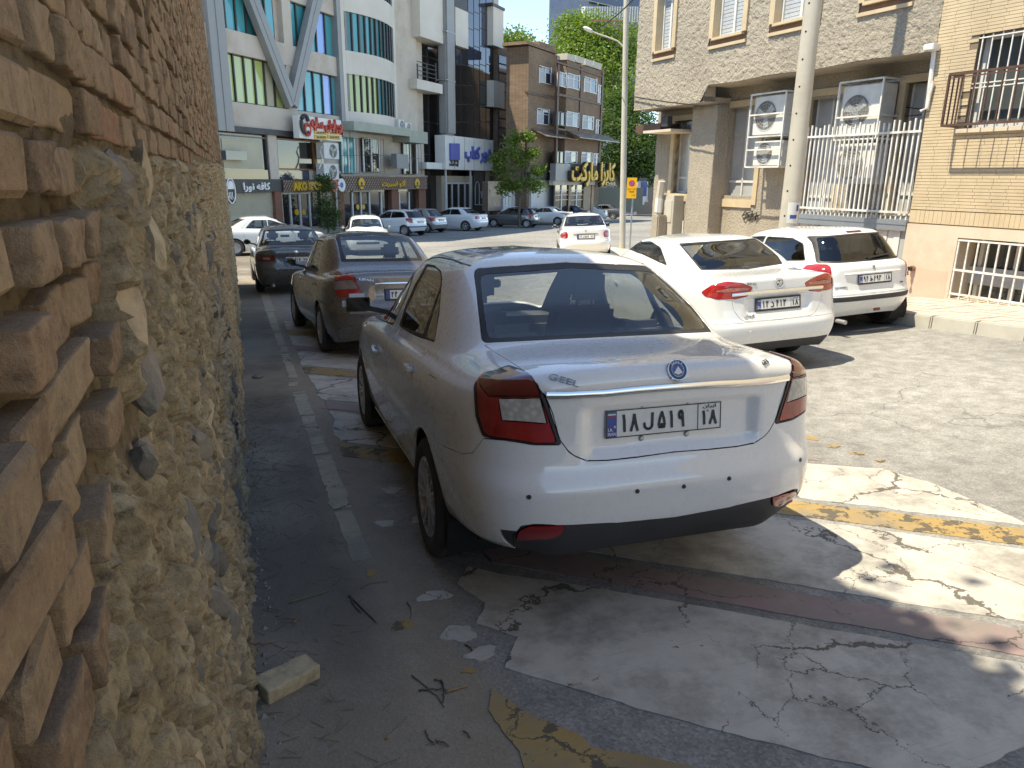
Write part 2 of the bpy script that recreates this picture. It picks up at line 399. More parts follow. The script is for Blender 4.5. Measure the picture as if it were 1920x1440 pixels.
# ================================================================== old wall on the left
WX = -.15
WALL_Y1, WALL_TOP = 19.3, 5.3
def wall_x(y, z):
    y = np.asarray(y, float); z = np.asarray(z, float)
    x = -.115 - .036*np.maximum(0, z+.1) + .012*np.sin(y*.9) * np.clip((y-2)/4, 0, 1)
    return x
def mat_brick(name, inst):
    m, nt, b = base_mat(name, .85)
    v = ocoord(nt); 
    if inst: rnd = N(nt, 'ShaderNodeObjectInfo').outputs['Random']
    else:
        a = N(nt, 'ShaderNodeAttribute', attribute_name='tint'); rnd = a.outputs['Fac']
    r = ramp(nt, [(0., (.215, .135, .08)), (.25, (.29, .19, .11)), (.5, (.33, .225, .135)), (.72, (.265, .18, .11)), (.90, (.36, .255, .155)), (.965, (.31, .17, .095)), (1., (.33, .135, .07))])
    nt.links.new(rnd, r.inputs[0])
    off = N(nt, 'ShaderNodeVectorMath', operation='ADD'); nt.links.new(v, off.inputs[0])
    cb = N(nt, 'ShaderNodeCombineXYZ'); nt.links.new(math_n(nt, 'MULTIPLY', rnd, 37.), cb.inputs[0]); nt.links.new(cb.outputs[0], off.inputs[1]); p = off.outputs[0]
    n1 = noise_n(nt, 18, 9, .72, p); n2 = noise_n(nt, 75, 6, .75, p); n3 = noise_n(nt, 240, 4, .75, p)
    rr = ramp(nt, [(.3, .50), (.5, 1.), (.72, 1.32)]); nt.links.new(n1, rr.inputs[0]); out = mixc(nt, 1., r.outputs[0], rr.outputs[0], 'MULTIPLY')
    rs = ramp(nt, [(.52, 0.), (.64, 1.)]); nt.links.new(n2, rs.inputs[0]); out = mixc(nt, math_n(nt, 'MULTIPLY', rs.outputs[0], .55), out, (.38, .29, .18))
    rp = ramp(nt, [(.33, 1.), (.43, 0.)]); nt.links.new(n2, rp.inputs[0]); out = mixc(nt, math_n(nt, 'MULTIPLY', rp.outputs[0], .65), out, (.09, .06, .045))
    # upward faces hold dust
    ge = N(nt, 'ShaderNodeNewGeometry'); sp = N(nt, 'ShaderNodeSeparateXYZ'); nt.links.new(ge.outputs['True Normal'], sp.inputs[0])
    ru = ramp(nt, [(.35, 0.), (.85, 1.)]); nt.links.new(sp.outputs[2], ru.inputs[0])
    out = mixc(nt, math_n(nt, 'MULTIPLY', ru.outputs[0], .55), out, (.15, .115, .085))
    nt.links.new(out, b.inputs['Base Color'])
    h = math_n(nt, 'ADD', math_n(nt, 'MULTIPLY', n1, .6), math_n(nt, 'ADD', math_n(nt, 'MULTIPLY', n2, .5), math_n(nt, 'MULTIPLY', n3, .2)))
    bump_n(nt, b, h, .9, .010)
    return m
def mat_mud(name, c1, c2, c3, stones=False):
    m, nt, b = base_mat(name, .95, spec=.2)
    v = ocoord(nt, True); n1 = noise_n(nt, 2.2, 7, .65, v); n2 = noise_n(nt, 30, 8, .75, v); n3 = noise_n(nt, 150, 5, .75, v)
    r = ramp(nt, [(.3, c1), (.55, c2), (.75, c3)]); nt.links.new(n1, r.inputs[0])
    base_ = r.outputs[0]
    if stones:
        at = N(nt, 'ShaderNodeAttribute', attribute_name='tint'); rs = ramp(nt, [(0., (.15, .14, .12)), (.12, (.20, .18, .15)), (.22, (.31, .235, .15)), (.4, (.42, .33, .205)), (.58, (.34, .26, .165)), (.72, (.47, .385, .255)), (.86, (.38, .28, .165)), (1., (.27, .225, .165))]); nt.links.new(at.outputs['Fac'], rs.inputs[0])
        am = N(nt, 'ShaderNodeAttribute', attribute_name='stone'); base_ = mixc(nt, am.outputs['Fac'], base_, rs.outputs[0])
    rr = ramp(nt, [(.33, .42), (.47, .95), (.7, 1.32)]); nt.links.new(n2, rr.inputs[0]); out = mixc(nt, 1., base_, rr.outputs[0], 'MULTIPLY')
    nt.links.new(out, b.inputs['Base Color'])
    bump_n(nt, b, math_n(nt, 'ADD', n2, math_n(nt, 'MULTIPLY', n3, .5)), 1., .012)
    return m
M_BRICK = mat_brick('old_brick', True); M_BRICKS = mat_brick('old_brick_field', False)
M_MORTAR = mat_mud('mud_mortar', (.17, .13, .085), (.25, .19, .12), (.31, .24, .15))
M_RUBBLE = mat_mud('mud_rubble', (.28, .215, .135), (.42, .335, .21), (.50, .41, .27), True)
def mat_stone(name, stops):
    m, nt, b = base_mat(name, .8)
    rnd = N(nt, 'ShaderNodeObjectInfo').outputs['Random']; v = ocoord(nt)
    r = ramp(nt, stops); nt.links.new(rnd, r.inputs[0])
    n1 = noise_n(nt, 22, 7, .7, v); n2 = noise_n(nt, 120, 5, .7, v)
    rr = ramp(nt, [(.3, .55), (.5, 1.), (.75, 1.3)]); nt.links.new(n1, rr.inputs[0]); out = mixc(nt, 1., r.outputs[0], rr.outputs[0], 'MULTIPLY')
    nt.links.new(out, b.inputs['Base Color']); bump_n(nt, b, math_n(nt, 'ADD', n1, math_n(nt, 'MULTIPLY', n2, .4)), .7, .006)
    return m
M_SLATE = mat_stone('slate_stone', [(0., (.10, .095, .085)), (.4, (.16, .15, .13)), (.7, (.20, .18, .15)), (1., (.27, .22, .165))])
M_TAN = mat_stone('tan_stone', [(0., (.30, .235, .15)), (.5, (.42, .335, .215)), (1., (.36, .27, .175))])

wall = empty('brick_wall', (0, 0, 0), 0, 'old weathered brick wall with rubble stone base along the left side', 'wall')
def brick_limit(y):          # height down to which bricks go at y (stone below)
    y = np.asarray(y, float)
    return np.where(y < 1.09, np.interp(y, [-.3, .48, .61, .77, .93, 1.09], [.68, 1.07, 1.13, 1.20, 1.28, 1.36]), 1.63+.012*np.minimum(y, 12))
# mortar core behind the bricks
yy = nonuni(-3, WALL_Y1, .2, 3.2, .02, .4); zz = nonuni(-1.8, WALL_TOP+2.2, .4, 2.8, .02, .3)
Pm = np.array([(0, y, z) for y in yy for z in zz]); lim = brick_limit(Pm[:, 1])
Pm[:, 0] = wall_x(Pm[:, 1], Pm[:, 2]) - .012 - .012*np.clip((1.66-Pm[:, 2])/.05, 0, 1) + .011*fbm(Pm*12, 4, 3) + .008*fbm(Pm*45, 3, 4)
hi = np.where(Pm[:, 1] < 13.6, WALL_TOP, WALL_TOP+2.2); Pm[:, 2] = np.minimum(Pm[:, 2], hi)
me = grid_mesh('mortar_bed', Pm, len(yy), len(zz)); smooth(me); link('mortar_bed', me, M_MORTAR, wall)
# wall thickness, top and far end
mb = MB(); mb.box(-.85, -.42, -22, 13.6, -1.8, WALL_TOP-.01); mb.box(-.85, -.48, 13.6, WALL_Y1-.03, -1.8, WALL_TOP+2.19); mb.build('wall_core', M_MORTAR, wall)

# rubble surface below the bricks
yy = nonuni(.1, WALL_Y1, .36, 3.4, .0095, .12); zz = nonuni(-1.9, 1.9, -.25, 1.72, .011, .06)
Pr = np.array([(0, y, z) for y in yy for z in zz]); yv, zv = Pr[:, 1], Pr[:, 2]
wq = np.c_[fbm(Pr*3, 3, 8), fbm(Pr*3+30, 3, 9)]*.35
F1, F21, rid = worley(np.c_[yv*8.0, zv*5.5]+wq, 5); f1b, f21b, ridb = worley(np.c_[yv*19, zv*11]+wq*2, 6)
plate = np.clip(F21*8, 0, 1); plb = np.clip(f21b*6, 0, 1)
dx = (rid-.5)*.040*plate + (plate-1)*.032 + (ridb-.5)*.026*plb + (plb-1)*.015 + .020*fbm(Pr*4, 4, 11) + .010*fbm(Pr*17, 4, 12) + .009*fbm(Pr*50, 3, 13)
f1c, f21c, ridc = worley(np.c_[yv*34, zv*20]+wq*5, 16); dx = dx + (ridc-.5)*.016 + (np.clip(f21c*4, 0, 1)-1)*.006
lim = brick_limit(yv); edge = np.clip((lim-zv)/.05+.4, 0, 1)
near_b = np.clip((yv-.5)/.3, 0, 1)
Pr[:, 0] = wall_x(yv, zv) + .006 + dx - (1-edge)*.09 + .03*np.clip((.25-(zv-gz(0*yv, yv)))/.25, 0, 1)
me = grid_mesh('rubble_face', Pr, len(yy), len(zz)); lowz = np.clip((.55-(zv+.05*yv))/.5, 0, 1)
tt_ = np.clip(.55*rid+.45*ridb - .35*lowz*(vnoise(np.c_[yv*6, zv*4, zv*0], 31) > .42), 0, 1); a_ = me.attributes.new('tint', 'FLOAT', 'POINT'); a_.data.foreach_set('value', tt_.astype(np.float32)); a_ = me.attributes.new('stone', 'FLOAT', 'POINT'); a_.data.foreach_set('value', (np.clip(plb*1.4-.25, 0, 1)*np.clip(plate*1.5-.2, 0, 1)).astype(np.float32))
link('rubble_face', me, M_RUBBLE, wall)
# far end face of the wall: rough return
zz2 = np.arange(-1.9, WALL_TOP+2.2, .08); xx2 = np.arange(-.75, WX+.02, .04)
Pe = np.array([(x, 0, z) for x in xx2 for z in zz2]); Pe[:, 1] = WALL_Y1 + .05*fbm(Pe*6, 4, 15); lean = .035-.036*np.maximum(0, Pe[:, 2]+.1); Pe[:, 0] += lean
me = grid_mesh('end_face', Pe, len(xx2), len(zz2)); link('end_face', me, M_MORTAR, wall)

# bricks
def brick_mesh(name, L, D, H, seed, hi=False):
    bm = bmesh.new(); bmesh.ops.create_cube(bm, size=1)
    for v in bm.verts: v.co = Vector((v.co.x*D, v.co.y*L, v.co.z*H))
    if hi:
        bmesh.ops.bevel(bm, geom=list(bm.edges), offset=.0042, segments=2, affect='EDGES', profile=.6)
        bmesh.ops.subdivide_edges(bm, edges=[e for e in bm.edges if e.calc_length() > .03], cuts=5, use_grid_fill=True)
    else: bmesh.ops.bevel(bm, geom=list(bm.edges), offset=.006, segments=1, affect='EDGES')
    co = np.array([tuple(v.co) for v in bm.verts]); s = .003 if hi else .004
    d = np.c_[fbm(co*22+seed*3.1, 3, seed), fbm(co*22+seed*3.1+20, 3, seed+1), fbm(co*22+seed*3.1+40, 3, seed+2)]*s*1.6 + np.c_[fbm(co*9+seed, 2, seed+5), fbm(co*9+seed+7, 2, seed+6), fbm(co*9+seed+14, 2, seed+7)]*s
    if hi: d = d+np.c_[fbm(co*60+seed*2.2, 3, seed+7), fbm(co*60+seed*2.2+9, 3, seed+8), fbm(co*60+seed*2.2+18, 3, seed+9)]*.0035
    for v, q in zip(bm.verts, d): v.co += Vector(q)
    me = bpy.data.meshes.new(name); bm.to_mesh(me); bm.free()
    if hi: smooth(me)
    return me
BL, BD, BH, PITCHB = .205, .11, .0565, .0725
variants_hi = [brick_mesh('brick', BL, BD, BH, 10+i, True) for i in range(8)]; header_hi = [brick_mesh('brick', .10, BD, BH, 40+i, True) for i in range(5)]
var_lo = [brick_mesh('brick', BL, BD, BH, 60+i) for i in range(6)]; head_lo = [brick_mesh('brick', .10, BD, BH, 80+i) for i in range(4)]
spots = []
rr_ = random.Random(5)
for r in range(-8, 110):
    z = 1.640 + r*PITCHB + PITCHB/2
    ztop = WALL_TOP+2.2
    if z > ztop: break
    y = .16 + rr_.random()*.1 + (.11 if r % 2 else 0)
    while y < WALL_Y1-.1:
        p_head = .9 if z < 1.63 else .75 if r % 2 == 1 else .35
        L = .10 if rr_.random() < p_head else BL
        L2 = L*(1+rr_.uniform(-.05, .05)); yc = y+L2/2
        ok = z-BH/2 > float(brick_limit(yc))-.03 and (z < WALL_TOP or yc > 13.6)
        if ok:
            low = z < 1.62
            px_ = float(wall_x(yc, z)) - BD/2 + rr_.gauss(0, .010 if low else .006)
            spots.append((px_, yc, z+rr_.gauss(0, .002), L2/L, L, rr_.gauss(0, .045 if low else .022), rr_.gauss(0, .022), rr_.random()))
        y += L2 + (.020 if z < 1.62 else .012) + rr_.random()*.008
# order by apparent size among those in view
def in_view(p):
    q = CAX @ (np.array(p)-CAMP); 
    if q[2] < .05: return False
    u, v = 960+F_PX*q[0]/q[2], 720+F_PX*q[1]/q[2]; return -60 < u < 1950 and -60 < v < 1500
vis = [s for s in spots if in_view(s[:3])]; vis.sort(key=lambda s: (s[1]**2+(s[2]-1.6)**2)/(s[4]**.5)); near = set(vis[:300])
k = 0
for s in vis[:300]:
    x, y, z, sc, L, rz, rx, t = s
    src = (variants_hi if L > .15 else header_hi)
    o = link('brick', src[k % len(src)], M_BRICK, wall); k += 1
    o.location = (x, y, z); o.rotation_euler = (rx, rr_.gauss(0, .02), rz + (math.pi if rr_.random() < .5 else 0)); o.scale = (1, sc, (.93 if z < 1.62 else 1.)+rr_.uniform(-.05, .05))
VV = []; FF = []; TT = []; nb = 0
lo_data = {}
for me in var_lo+head_lo:
    co = np.empty(len(me.vertices)*3); me.vertices.foreach_get('co', co); lo_data[me.name] = (co.reshape(-1, 3), [tuple(p.vertices) for p in me.polygons])
for i, s in enumerate(spots):
    if s in near: continue
    x, y, z, sc, L, rz, rx, t = s
    src = var_lo if L > .15 else head_lo; co, fs = lo_data[src[i % len(src)].name]
    q = co*np.array([1, sc, 1]); c, sn = math.cos(rz), math.sin(rz)
    q = np.c_[q[:, 0]*c-q[:, 1]*sn+x, q[:, 0]*sn+q[:, 1]*c+y, q[:, 2]+q[:, 1]*rx+z]
    VV.append(q); FF += [tuple(a+nb for a in f) for f in fs]; nb += len(q); TT += [t]*len(fs)
me = bpy.data.meshes.new('brick_courses'); me.from_pydata(np.concatenate(VV).tolist(), [], FF); me.update()
at = me.attributes.new('tint', 'FLOAT', 'FACE'); at.data.foreach_set('value', TT)
tag(link('brick_courses', me, M_BRICKS, wall), kind='stuff')
# loose rubble stones set in the mud
def chunk(name, seed, sx, sy, sz):
    bm = bmesh.new(); bmesh.ops.create_icosphere(bm, subdivisions=2, radius=1)
    co = np.array([tuple(v.co) for v in bm.verts]); d = 1+.45*fbm(co*1.3+seed*5, 3, seed)
    ax = RNG.normal(size=(7, 3)); ax /= np.linalg.norm(ax, axis=1)[:, None]
    for v, c, k_ in zip(bm.verts, co, d):
        p = c*k_
        for a in ax:
            t_ = p@a
            if t_ > .62: p = p-a*(t_-.62)
        v.co = Vector((p[0]*sx, p[1]*sy, p[2]*sz))
    me = bpy.data.meshes.new(name); bm.to_mesh(me); bm.free(); return me
chunks = [chunk('stone', i, .042, .03+.04*random.random(), .07+.07*random.random()) for i in range(12)]
n_st = 0
for i in range(1200):
    y = .55+random.random()**1.7*6; z = -.35+random.random()*1.95
    if z > float(brick_limit(y))-.06 or z < G(0, y)-.02: continue
    if y < 1.0 and z > 1.0: continue
    low = z < .75+.25*math.sin(y*3)
    if not low and random.random() < .35: continue
    o = link('stone', chunks[i % 12], M_SLATE if random.random() < (.8 if low else .25) else M_TAN, wall)
    o.location = (float(wall_x(y, z))-.028+random.uniform(-.004, .022), y, z); o.rotation_euler = (random.uniform(-.5, .5), random.uniform(-.25, .25), random.uniform(-.3, .3))
    s_ = random.uniform(.55, 1.15); o.scale = (s_, s_*random.uniform(.6, 1.2), s_*random.uniform(.7, 1.2)); n_st += 1
    if n_st >= 299: break
# ================================================================== car builder
def pchip(x, Y, q, end0=False):
    """monotone cubic interpolation of the columns of Y"""
    x = np.asarray(x, float); h = np.diff(x)[:, None]; d = np.diff(Y, axis=0)/h; n = len(x); m = np.zeros_like(Y)
    w1 = 2*h[1:]+h[:-1]; w2 = h[1:]+2*h[:-1]
    with np.errstate(divide='ignore', invalid='ignore'):
        hm = (w1+w2)/(w1/d[:-1]+w2/d[1:])
    m[1:-1] = np.where(d[:-1]*d[1:] > 0, np.nan_to_num(hm), 0); m[0] = d[0]; m[-1] = d[-1]
    q = np.clip(q, x[0], x[-1]); i = np.clip(np.searchsorted(x, q)-1, 0, n-2); hh = h[i]; t = ((q-x[i])[:, None])/hh
    h00 = 2*t**3-3*t**2+1; h10 = t**3-2*t**2+t; h01 = -2*t**3+3*t**2; h11 = t**3-t**2
    return h00*Y[i]+h10*hh*m[i]+h01*Y[i+1]+h11*hh*m[i+1]
class Surf:
    """closed car skin S(u,v): u runs round the car (0 rear centre, 1 left side, 2 front centre, negative on the right), v from sill to roof centre.
    row = (yr, zr, w, zs_rear, zs_front, yf, zf, a_rear, b_rear, a_front, b_front)"""
    def __init__(s, rows, ym, mods=(), k=4.):
        R = np.array(rows, float); R[:, 5] = np.maximum(R[:, 5], ym+.06); R[:, 0] = np.minimum(R[:, 0], ym-.06); s.ym = ym; s.mods = mods; s.k = k
        dr = np.hypot(np.diff(R[:, 0]), np.diff(R[:, 1])); ds = np.hypot(np.diff(R[:, 2]), np.diff(R[:, 3]))
        s.v = np.concatenate([[0], np.cumsum(.5*dr+.5*ds+.02)]); s.R = R; s.V = s.v[-1]
        s.grid = None; s.gn = 150
    def __call__(s, u, v):
        u = np.atleast_1d(np.asarray(u, float)); v = np.atleast_1d(np.asarray(v, float)); p = pchip(s.v, s.R, v)
        yr, zr, w, zsr, zsf, yf, zf, ar, br, af, bf = p.T
        sg = np.where(u < 0, 1., -1.); a = np.clip(np.abs(u), 0, 2); rear = a <= 1
        ph = np.where(rear, a, 2-a)*math.pi/2; sn, cs = np.maximum(np.sin(ph), 1e-9), np.maximum(np.cos(ph), 1e-9)
        A = np.where(rear, ar, af); B = np.where(rear, br, bf)
        lo = np.full(len(u), .6); hi = np.full(len(u), 1.45)
        for _ in range(22):
            m = (lo+hi)/2; g = (m*sn)**A+(m*cs)**B > 1; hi = np.where(g, m, hi); lo = np.where(g, lo, m)
        r = (lo+hi)/2; X = r*sn; Yq = r*cs
        x = w*X; y = np.where(rear, s.ym-(s.ym-yr)*Yq, s.ym+(yf-s.ym)*Yq)
        t = np.clip(X, 0, 1)**s.k; zs = zsr+(zsf-zsr)*np.clip((y-yr)/np.maximum(yf-yr, .01), 0, 1)
        z = np.where(rear, zr, zf)*(1-t)+zs*t
        P = np.stack([sg*x, y, z], 1)
        for f in s.mods: P = f(P, u, v)
        return P
    def nrm(s, u, v):
        e = 2e-3; u = np.asarray(u, float); v = np.asarray(v, float)
        u1, u0 = np.clip(u+e, -2, 2), np.clip(u-e, -2, 2); v1, v0 = np.clip(v+e, 0, s.V), np.clip(v-e, 0, s.V)
        n = np.cross(s(u1, v)-s(u0, v), s(u, v1)-s(u, v0)); n = -n
        l = np.linalg.norm(n, axis=1); n[l < 1e-12] = (0, 0, 1); n /= np.maximum(np.linalg.norm(n, axis=1), 1e-12)[:, None]
        return n
    def make_grid(s):
        if s.grid is None:
            uu, vv = np.meshgrid(np.linspace(0, 2, s.gn), np.linspace(0, s.V, s.gn*2//3), indexing='ij'); uu, vv = uu.ravel(), vv.ravel()
            s.grid = (uu, vv, s(uu, vv), s.nrm(uu, vv))
        return s.grid
    def inv(s, pts, kind, M=None):
        """points of a view -> (u,v). kinds: s side (y,z); r rear (x,z) below deck; g rear glass (x,z); f front (x,z); t top (x,y); p photo pixel; q photo pixel on the right half"""
        uu, vv, PP, NN = s.make_grid(); pts = np.asarray(pts, float); res = []
        if kind in 'pq':
            Mi = np.array(M.inverted()); o = Mi[:3, :3] @ CAMP + Mi[:3, 3]; D = ray(pts) @ Mi[:3, :3].T
            if kind == 'q': o = o*np.array([-1, 1, 1]); D = D*np.array([-1, 1, 1])
            facing = ((PP-o)*NN).sum(1) < 0
        n = len(pts); u = np.empty(n); v = np.empty(n)
        if kind in 'pq':
            B1 = np.cross(D, (0, 0, 1.)); B1 /= np.linalg.norm(B1, axis=1)[:, None]; B2 = np.cross(D, B1)
            E = lambda P, i: np.stack([((P-o)*B1[i]).sum(-1), ((P-o)*B2[i]).sum(-1)], -1); mask = facing; pen = 1e-4*((PP-o)**2).sum(1)
        else:
            ia, ib, sg = {'s': (1, 2, 1), 'r': (0, 2, -1), 'g': (0, 2, -1), 'f': (0, 2, -1), 't': (0, 1, -1)}[kind]; pen = 0
            E = lambda P, i: np.stack([P[..., ia]*sg-pts[i, 0], P[..., ib]-pts[i, 1]], -1)
            mask = {'s': (np.abs(NN[:, 0]) > .25) & (uu > .3) & (uu < 1.75), 'r': (uu < .95) & (vv <= s.v_deck), 'g': (uu < .8) & (vv >= s.v_glass0), 'f': (uu > 1.1) & (NN[:, 1] > .2), 't': NN[:, 2] > .3}[kind]
        mi = np.nonzero(mask)[0]; Pm = PP[mi]
        if not np.isscalar(pen): pen = pen[mi]
        for i in range(n):
            j = mi[int(np.argmin((E(Pm, i)**2).sum(1)+pen))]; u[i], v[i] = uu[j], vv[j]
        I = np.arange(n); h = 1e-3
        for _ in range(6):
            P3 = s(np.concatenate([u, u+h, u]), np.concatenate([v, v, v+h])); e0 = E(P3[:n], I); ju = (E(P3[n:2*n], I)-e0)/h; jv = (E(P3[2*n:], I)-e0)/h
            J = np.stack([ju, jv], 2); JT = J.transpose(0, 2, 1); A = JT @ J + np.eye(2)*1e-6; st = -np.linalg.solve(A, (JT @ e0[..., None]))[..., 0]
            st = np.clip(st, -.03, .03); u = np.clip(u+st[:, 0], 0, 2); v = np.clip(v+st[:, 1], 0, s.V)
        return np.stack([u, v], 1)
def round_poly(pts, r, n=5, closed=True):
    """2-D outline with rounded corners; a point may carry its own radius as third value"""
    out = []; m = len(pts)
    for i, p in enumerate(pts):
        rr = p[2] if len(p) > 2 else r; p = np.array(p[:2], float); a = np.array(pts[i-1][:2], float); b = np.array(pts[(i+1) % m][:2], float)
        if rr <= 0 or (not closed and i in (0, m-1)): out.append(p); continue
        la, lb = np.linalg.norm(a-p), np.linalg.norm(b-p); t = min(rr, la*.45, lb*.45); p0 = p+(a-p)/max(la, 1e-9)*t; p1 = p+(b-p)/max(lb, 1e-9)*t
        for k in range(n+1):
            q = k/n; out.append((1-q)**2*p0+2*q*(1-q)*p+q*q*p1)
    return np.array(out)
def densify(p, step, closed=True):
    out = []; n = len(p)
    for i in range(n if closed else n-1):
        a, b = p[i], p[(i+1) % n]; k = max(1, int(np.linalg.norm(b-a)/step))
        for j in range(k): out.append(a+(b-a)*j/k)
    if not closed: out.append(p[-1])
    return np.array(out)

# materials for cars
def mat_paint(name, col, dust=.25, flake=0, dustc=(.42, .36, .28)):
    m, nt, b = base_mat(name, .32, flake, 1.); b.inputs['Coat IOR'].default_value = 1.62
    v = ocoord(nt); n = noise_n(nt, 2.5, 6, .6, v); n2 = noise_n(nt, 30, 5, .7, v)
    sp = N(nt, 'ShaderNodeSeparateXYZ'); nt.links.new(v, sp.inputs[0])
    lo = ramp(nt, [(.15, 1.), (.75, .12)]); nt.links.new(sp.outputs[2], lo.inputs[0])
    dn = ramp(nt, [(.3, .35), (.7, 1.)]); nt.links.new(n, dn.inputs[0])
    f = math_n(nt, 'MULTIPLY', math_n(nt, 'MULTIPLY', lo.outputs[0], dn.outputs[0]), dust)
    nt.links.new(mixc(nt, f, col, dustc), b.inputs['Base Color'])
    rr = ramp(nt, [(0., .015), (.6, .16)]); nt.links.new(f, rr.inputs[0]); nt.links.new(rr.outputs[0], b.inputs['Coat Roughness'])
    r2 = ramp(nt, [(.3, .24), (.7, .34)]); nt.links.new(n2, r2.inputs[0]); nt.links.new(r2.outputs[0], b.inputs['Roughness'])
    return m
def mat_glass(name, tint, rough=.0, ior=1.52, gain=1.0):
    m = bpy.data.materials.new(name); m.use_nodes = True; nt = m.node_tree; nt.nodes.clear()
    out = N(nt, 'ShaderNodeOutputMaterial'); tr = N(nt, 'ShaderNodeBsdfTransparent'); tr.inputs[0].default_value = c4(tint)
    gl = N(nt, 'ShaderNodeBsdfGlossy', i_Roughness=rough); fr = N(nt, 'ShaderNodeFresnel', i_IOR=ior); ge = N(nt, 'ShaderNodeNewGeometry'); nt.links.new(math_n(nt, 'MULTIPLY_ADD', ge.outputs['Backfacing'], 1/ior-ior, ior), fr.inputs['IOR']); mx = N(nt, 'ShaderNodeMixShader')
    nt.links.new(math_n(nt, 'MULTIPLY', fr.outputs[0], gain, clamp=True), mx.inputs[0]); nt.links.new(tr.outputs[0], mx.inputs[1]); nt.links.new(gl.outputs[0], mx.inputs[2]); nt.links.new(mx.outputs[0], out.inputs[0])
    MATS[name] = m; return m
def mat_lens(name, col, emit=0, rough=.08, pattern=0):
    m, nt, b = base_mat(name, rough, 0, 1.)
    v = ocoord(nt); n = noise_n(nt, 9, 4, .5, v); r = ramp(nt, [(.3, tuple(c*.6 for c in col)), (.75, col)]); nt.links.new(n, r.inputs[0]); out = r.outputs[0]
    if pattern:
        vo = N(nt, 'ShaderNodeTexVoronoi', i_Scale=float(pattern)*.6); nt.links.new(v, vo.inputs['Vector']); rr = ramp(nt, [(.1, 1.12), (.6, .82)]); nt.links.new(vo.outputs['Distance'], rr.inputs[0])
        out = mixc(nt, 1., out, rr.outputs[0], 'MULTIPLY'); bump_n(nt, b, vo.outputs['Distance'], .6, .004)
    nt.links.new(out, b.inputs['Base Color']); return m
M_CARGLASS = mat_glass('car_glass', (.80, .84, .83), gain=1.9); M_CARGLASS_D = mat_glass('car_glass_dark', (.16, .17, .18), gain=1.8); M_CARGLASS_S = mat_glass('side_glass', (.42, .44, .42), gain=1.9)
M_RUBBER = pmat('black_rubber', (.018, .018, .019), (.03, .03, .03), 8, .5); M_BLKPL = pmat('black_plastic', (.03, .031, .034), (.045, .045, .047), 12, .55, .15, 300, dirt=(.12, .10, .08))
M_DARK = pmat('dark_void', (.006, .006, .007), (.01, .01, .01), 4, .8); M_TYRE = pmat('tyre_rubber', (.026, .025, .025), (.05, .047, .043), 9, .8, .2, 120, dirt=(.13, .11, .09))
M_ALLOY = pmat('alloy', (.66, .66, .66), (.55, .54, .53), 7, .3, metallic=.45, dirt=(.2, .17, .13)); M_CHROME = pmat('chrome', (.86, .86, .87), (.8, .8, .8), 3, .06, metallic=1.)
M_STEELCAP = pmat('hubcap', (.45, .45, .45), (.33, .33, .33), 6, .4, metallic=.5, dirt=(.2, .17, .13))
M_LENSR = mat_lens('red_lens', (.36, .010, .012)); M_LENSRB = mat_lens('red_lens_bright', (.45, .022, .024)); M_LENSD = mat_lens('dark_red_lens', (.15, .006, .008))
M_LENSC = mat_lens('clear_lens', (.62, .58, .52), pattern=70); M_LENSP = mat_lens('pink_lens', (.55, .17, .14), pattern=60); M_LENSO = mat_lens('amber_lens', (.6, .2, .02)); M_LENSS = mat_lens('smoky_lens', (.33, .25, .22), pattern=60)
M_SEAT = pmat('seat_fabric', (.055, .055, .06), (.08, .08, .085), 14, .85, .2, 200); M_SEATG = pmat('grey_seat', (.16, .155, .15), (.2, .19, .18), 14, .85, .2, 200)
M_DASH = pmat('dash_plastic', (.07, .071, .075), (.09, .09, .09), 10, .6); M_DASHB = pmat('beige_trim', (.34, .31, .26), (.28, .26, .22), 10, .7)
M_MIRROR = pmat('mirror_glass', (.10, .105, .11), (.085, .09, .09), 2, .02, metallic=1.)
M_PLATE = pmat('plate_white', (.74, .74, .71), (.66, .66, .63), 30, .35); M_INK = pmat('plate_ink', (.015, .015, .016), (.03, .03, .03), 60, .5); M_PBLUE = pmat('plate_blue', (.03, .07, .32), (.03, .06, .26), 20, .4)
M_WHITE = pmat('white_enamel', (.78, .78, .76), (.7, .7, .68), 10, .4); M_GREEN = pmat('flag_green', (.03, .3, .08), None, 9, .5); M_RED = pmat('flag_red', (.5, .03, .03), None, 9, .5)

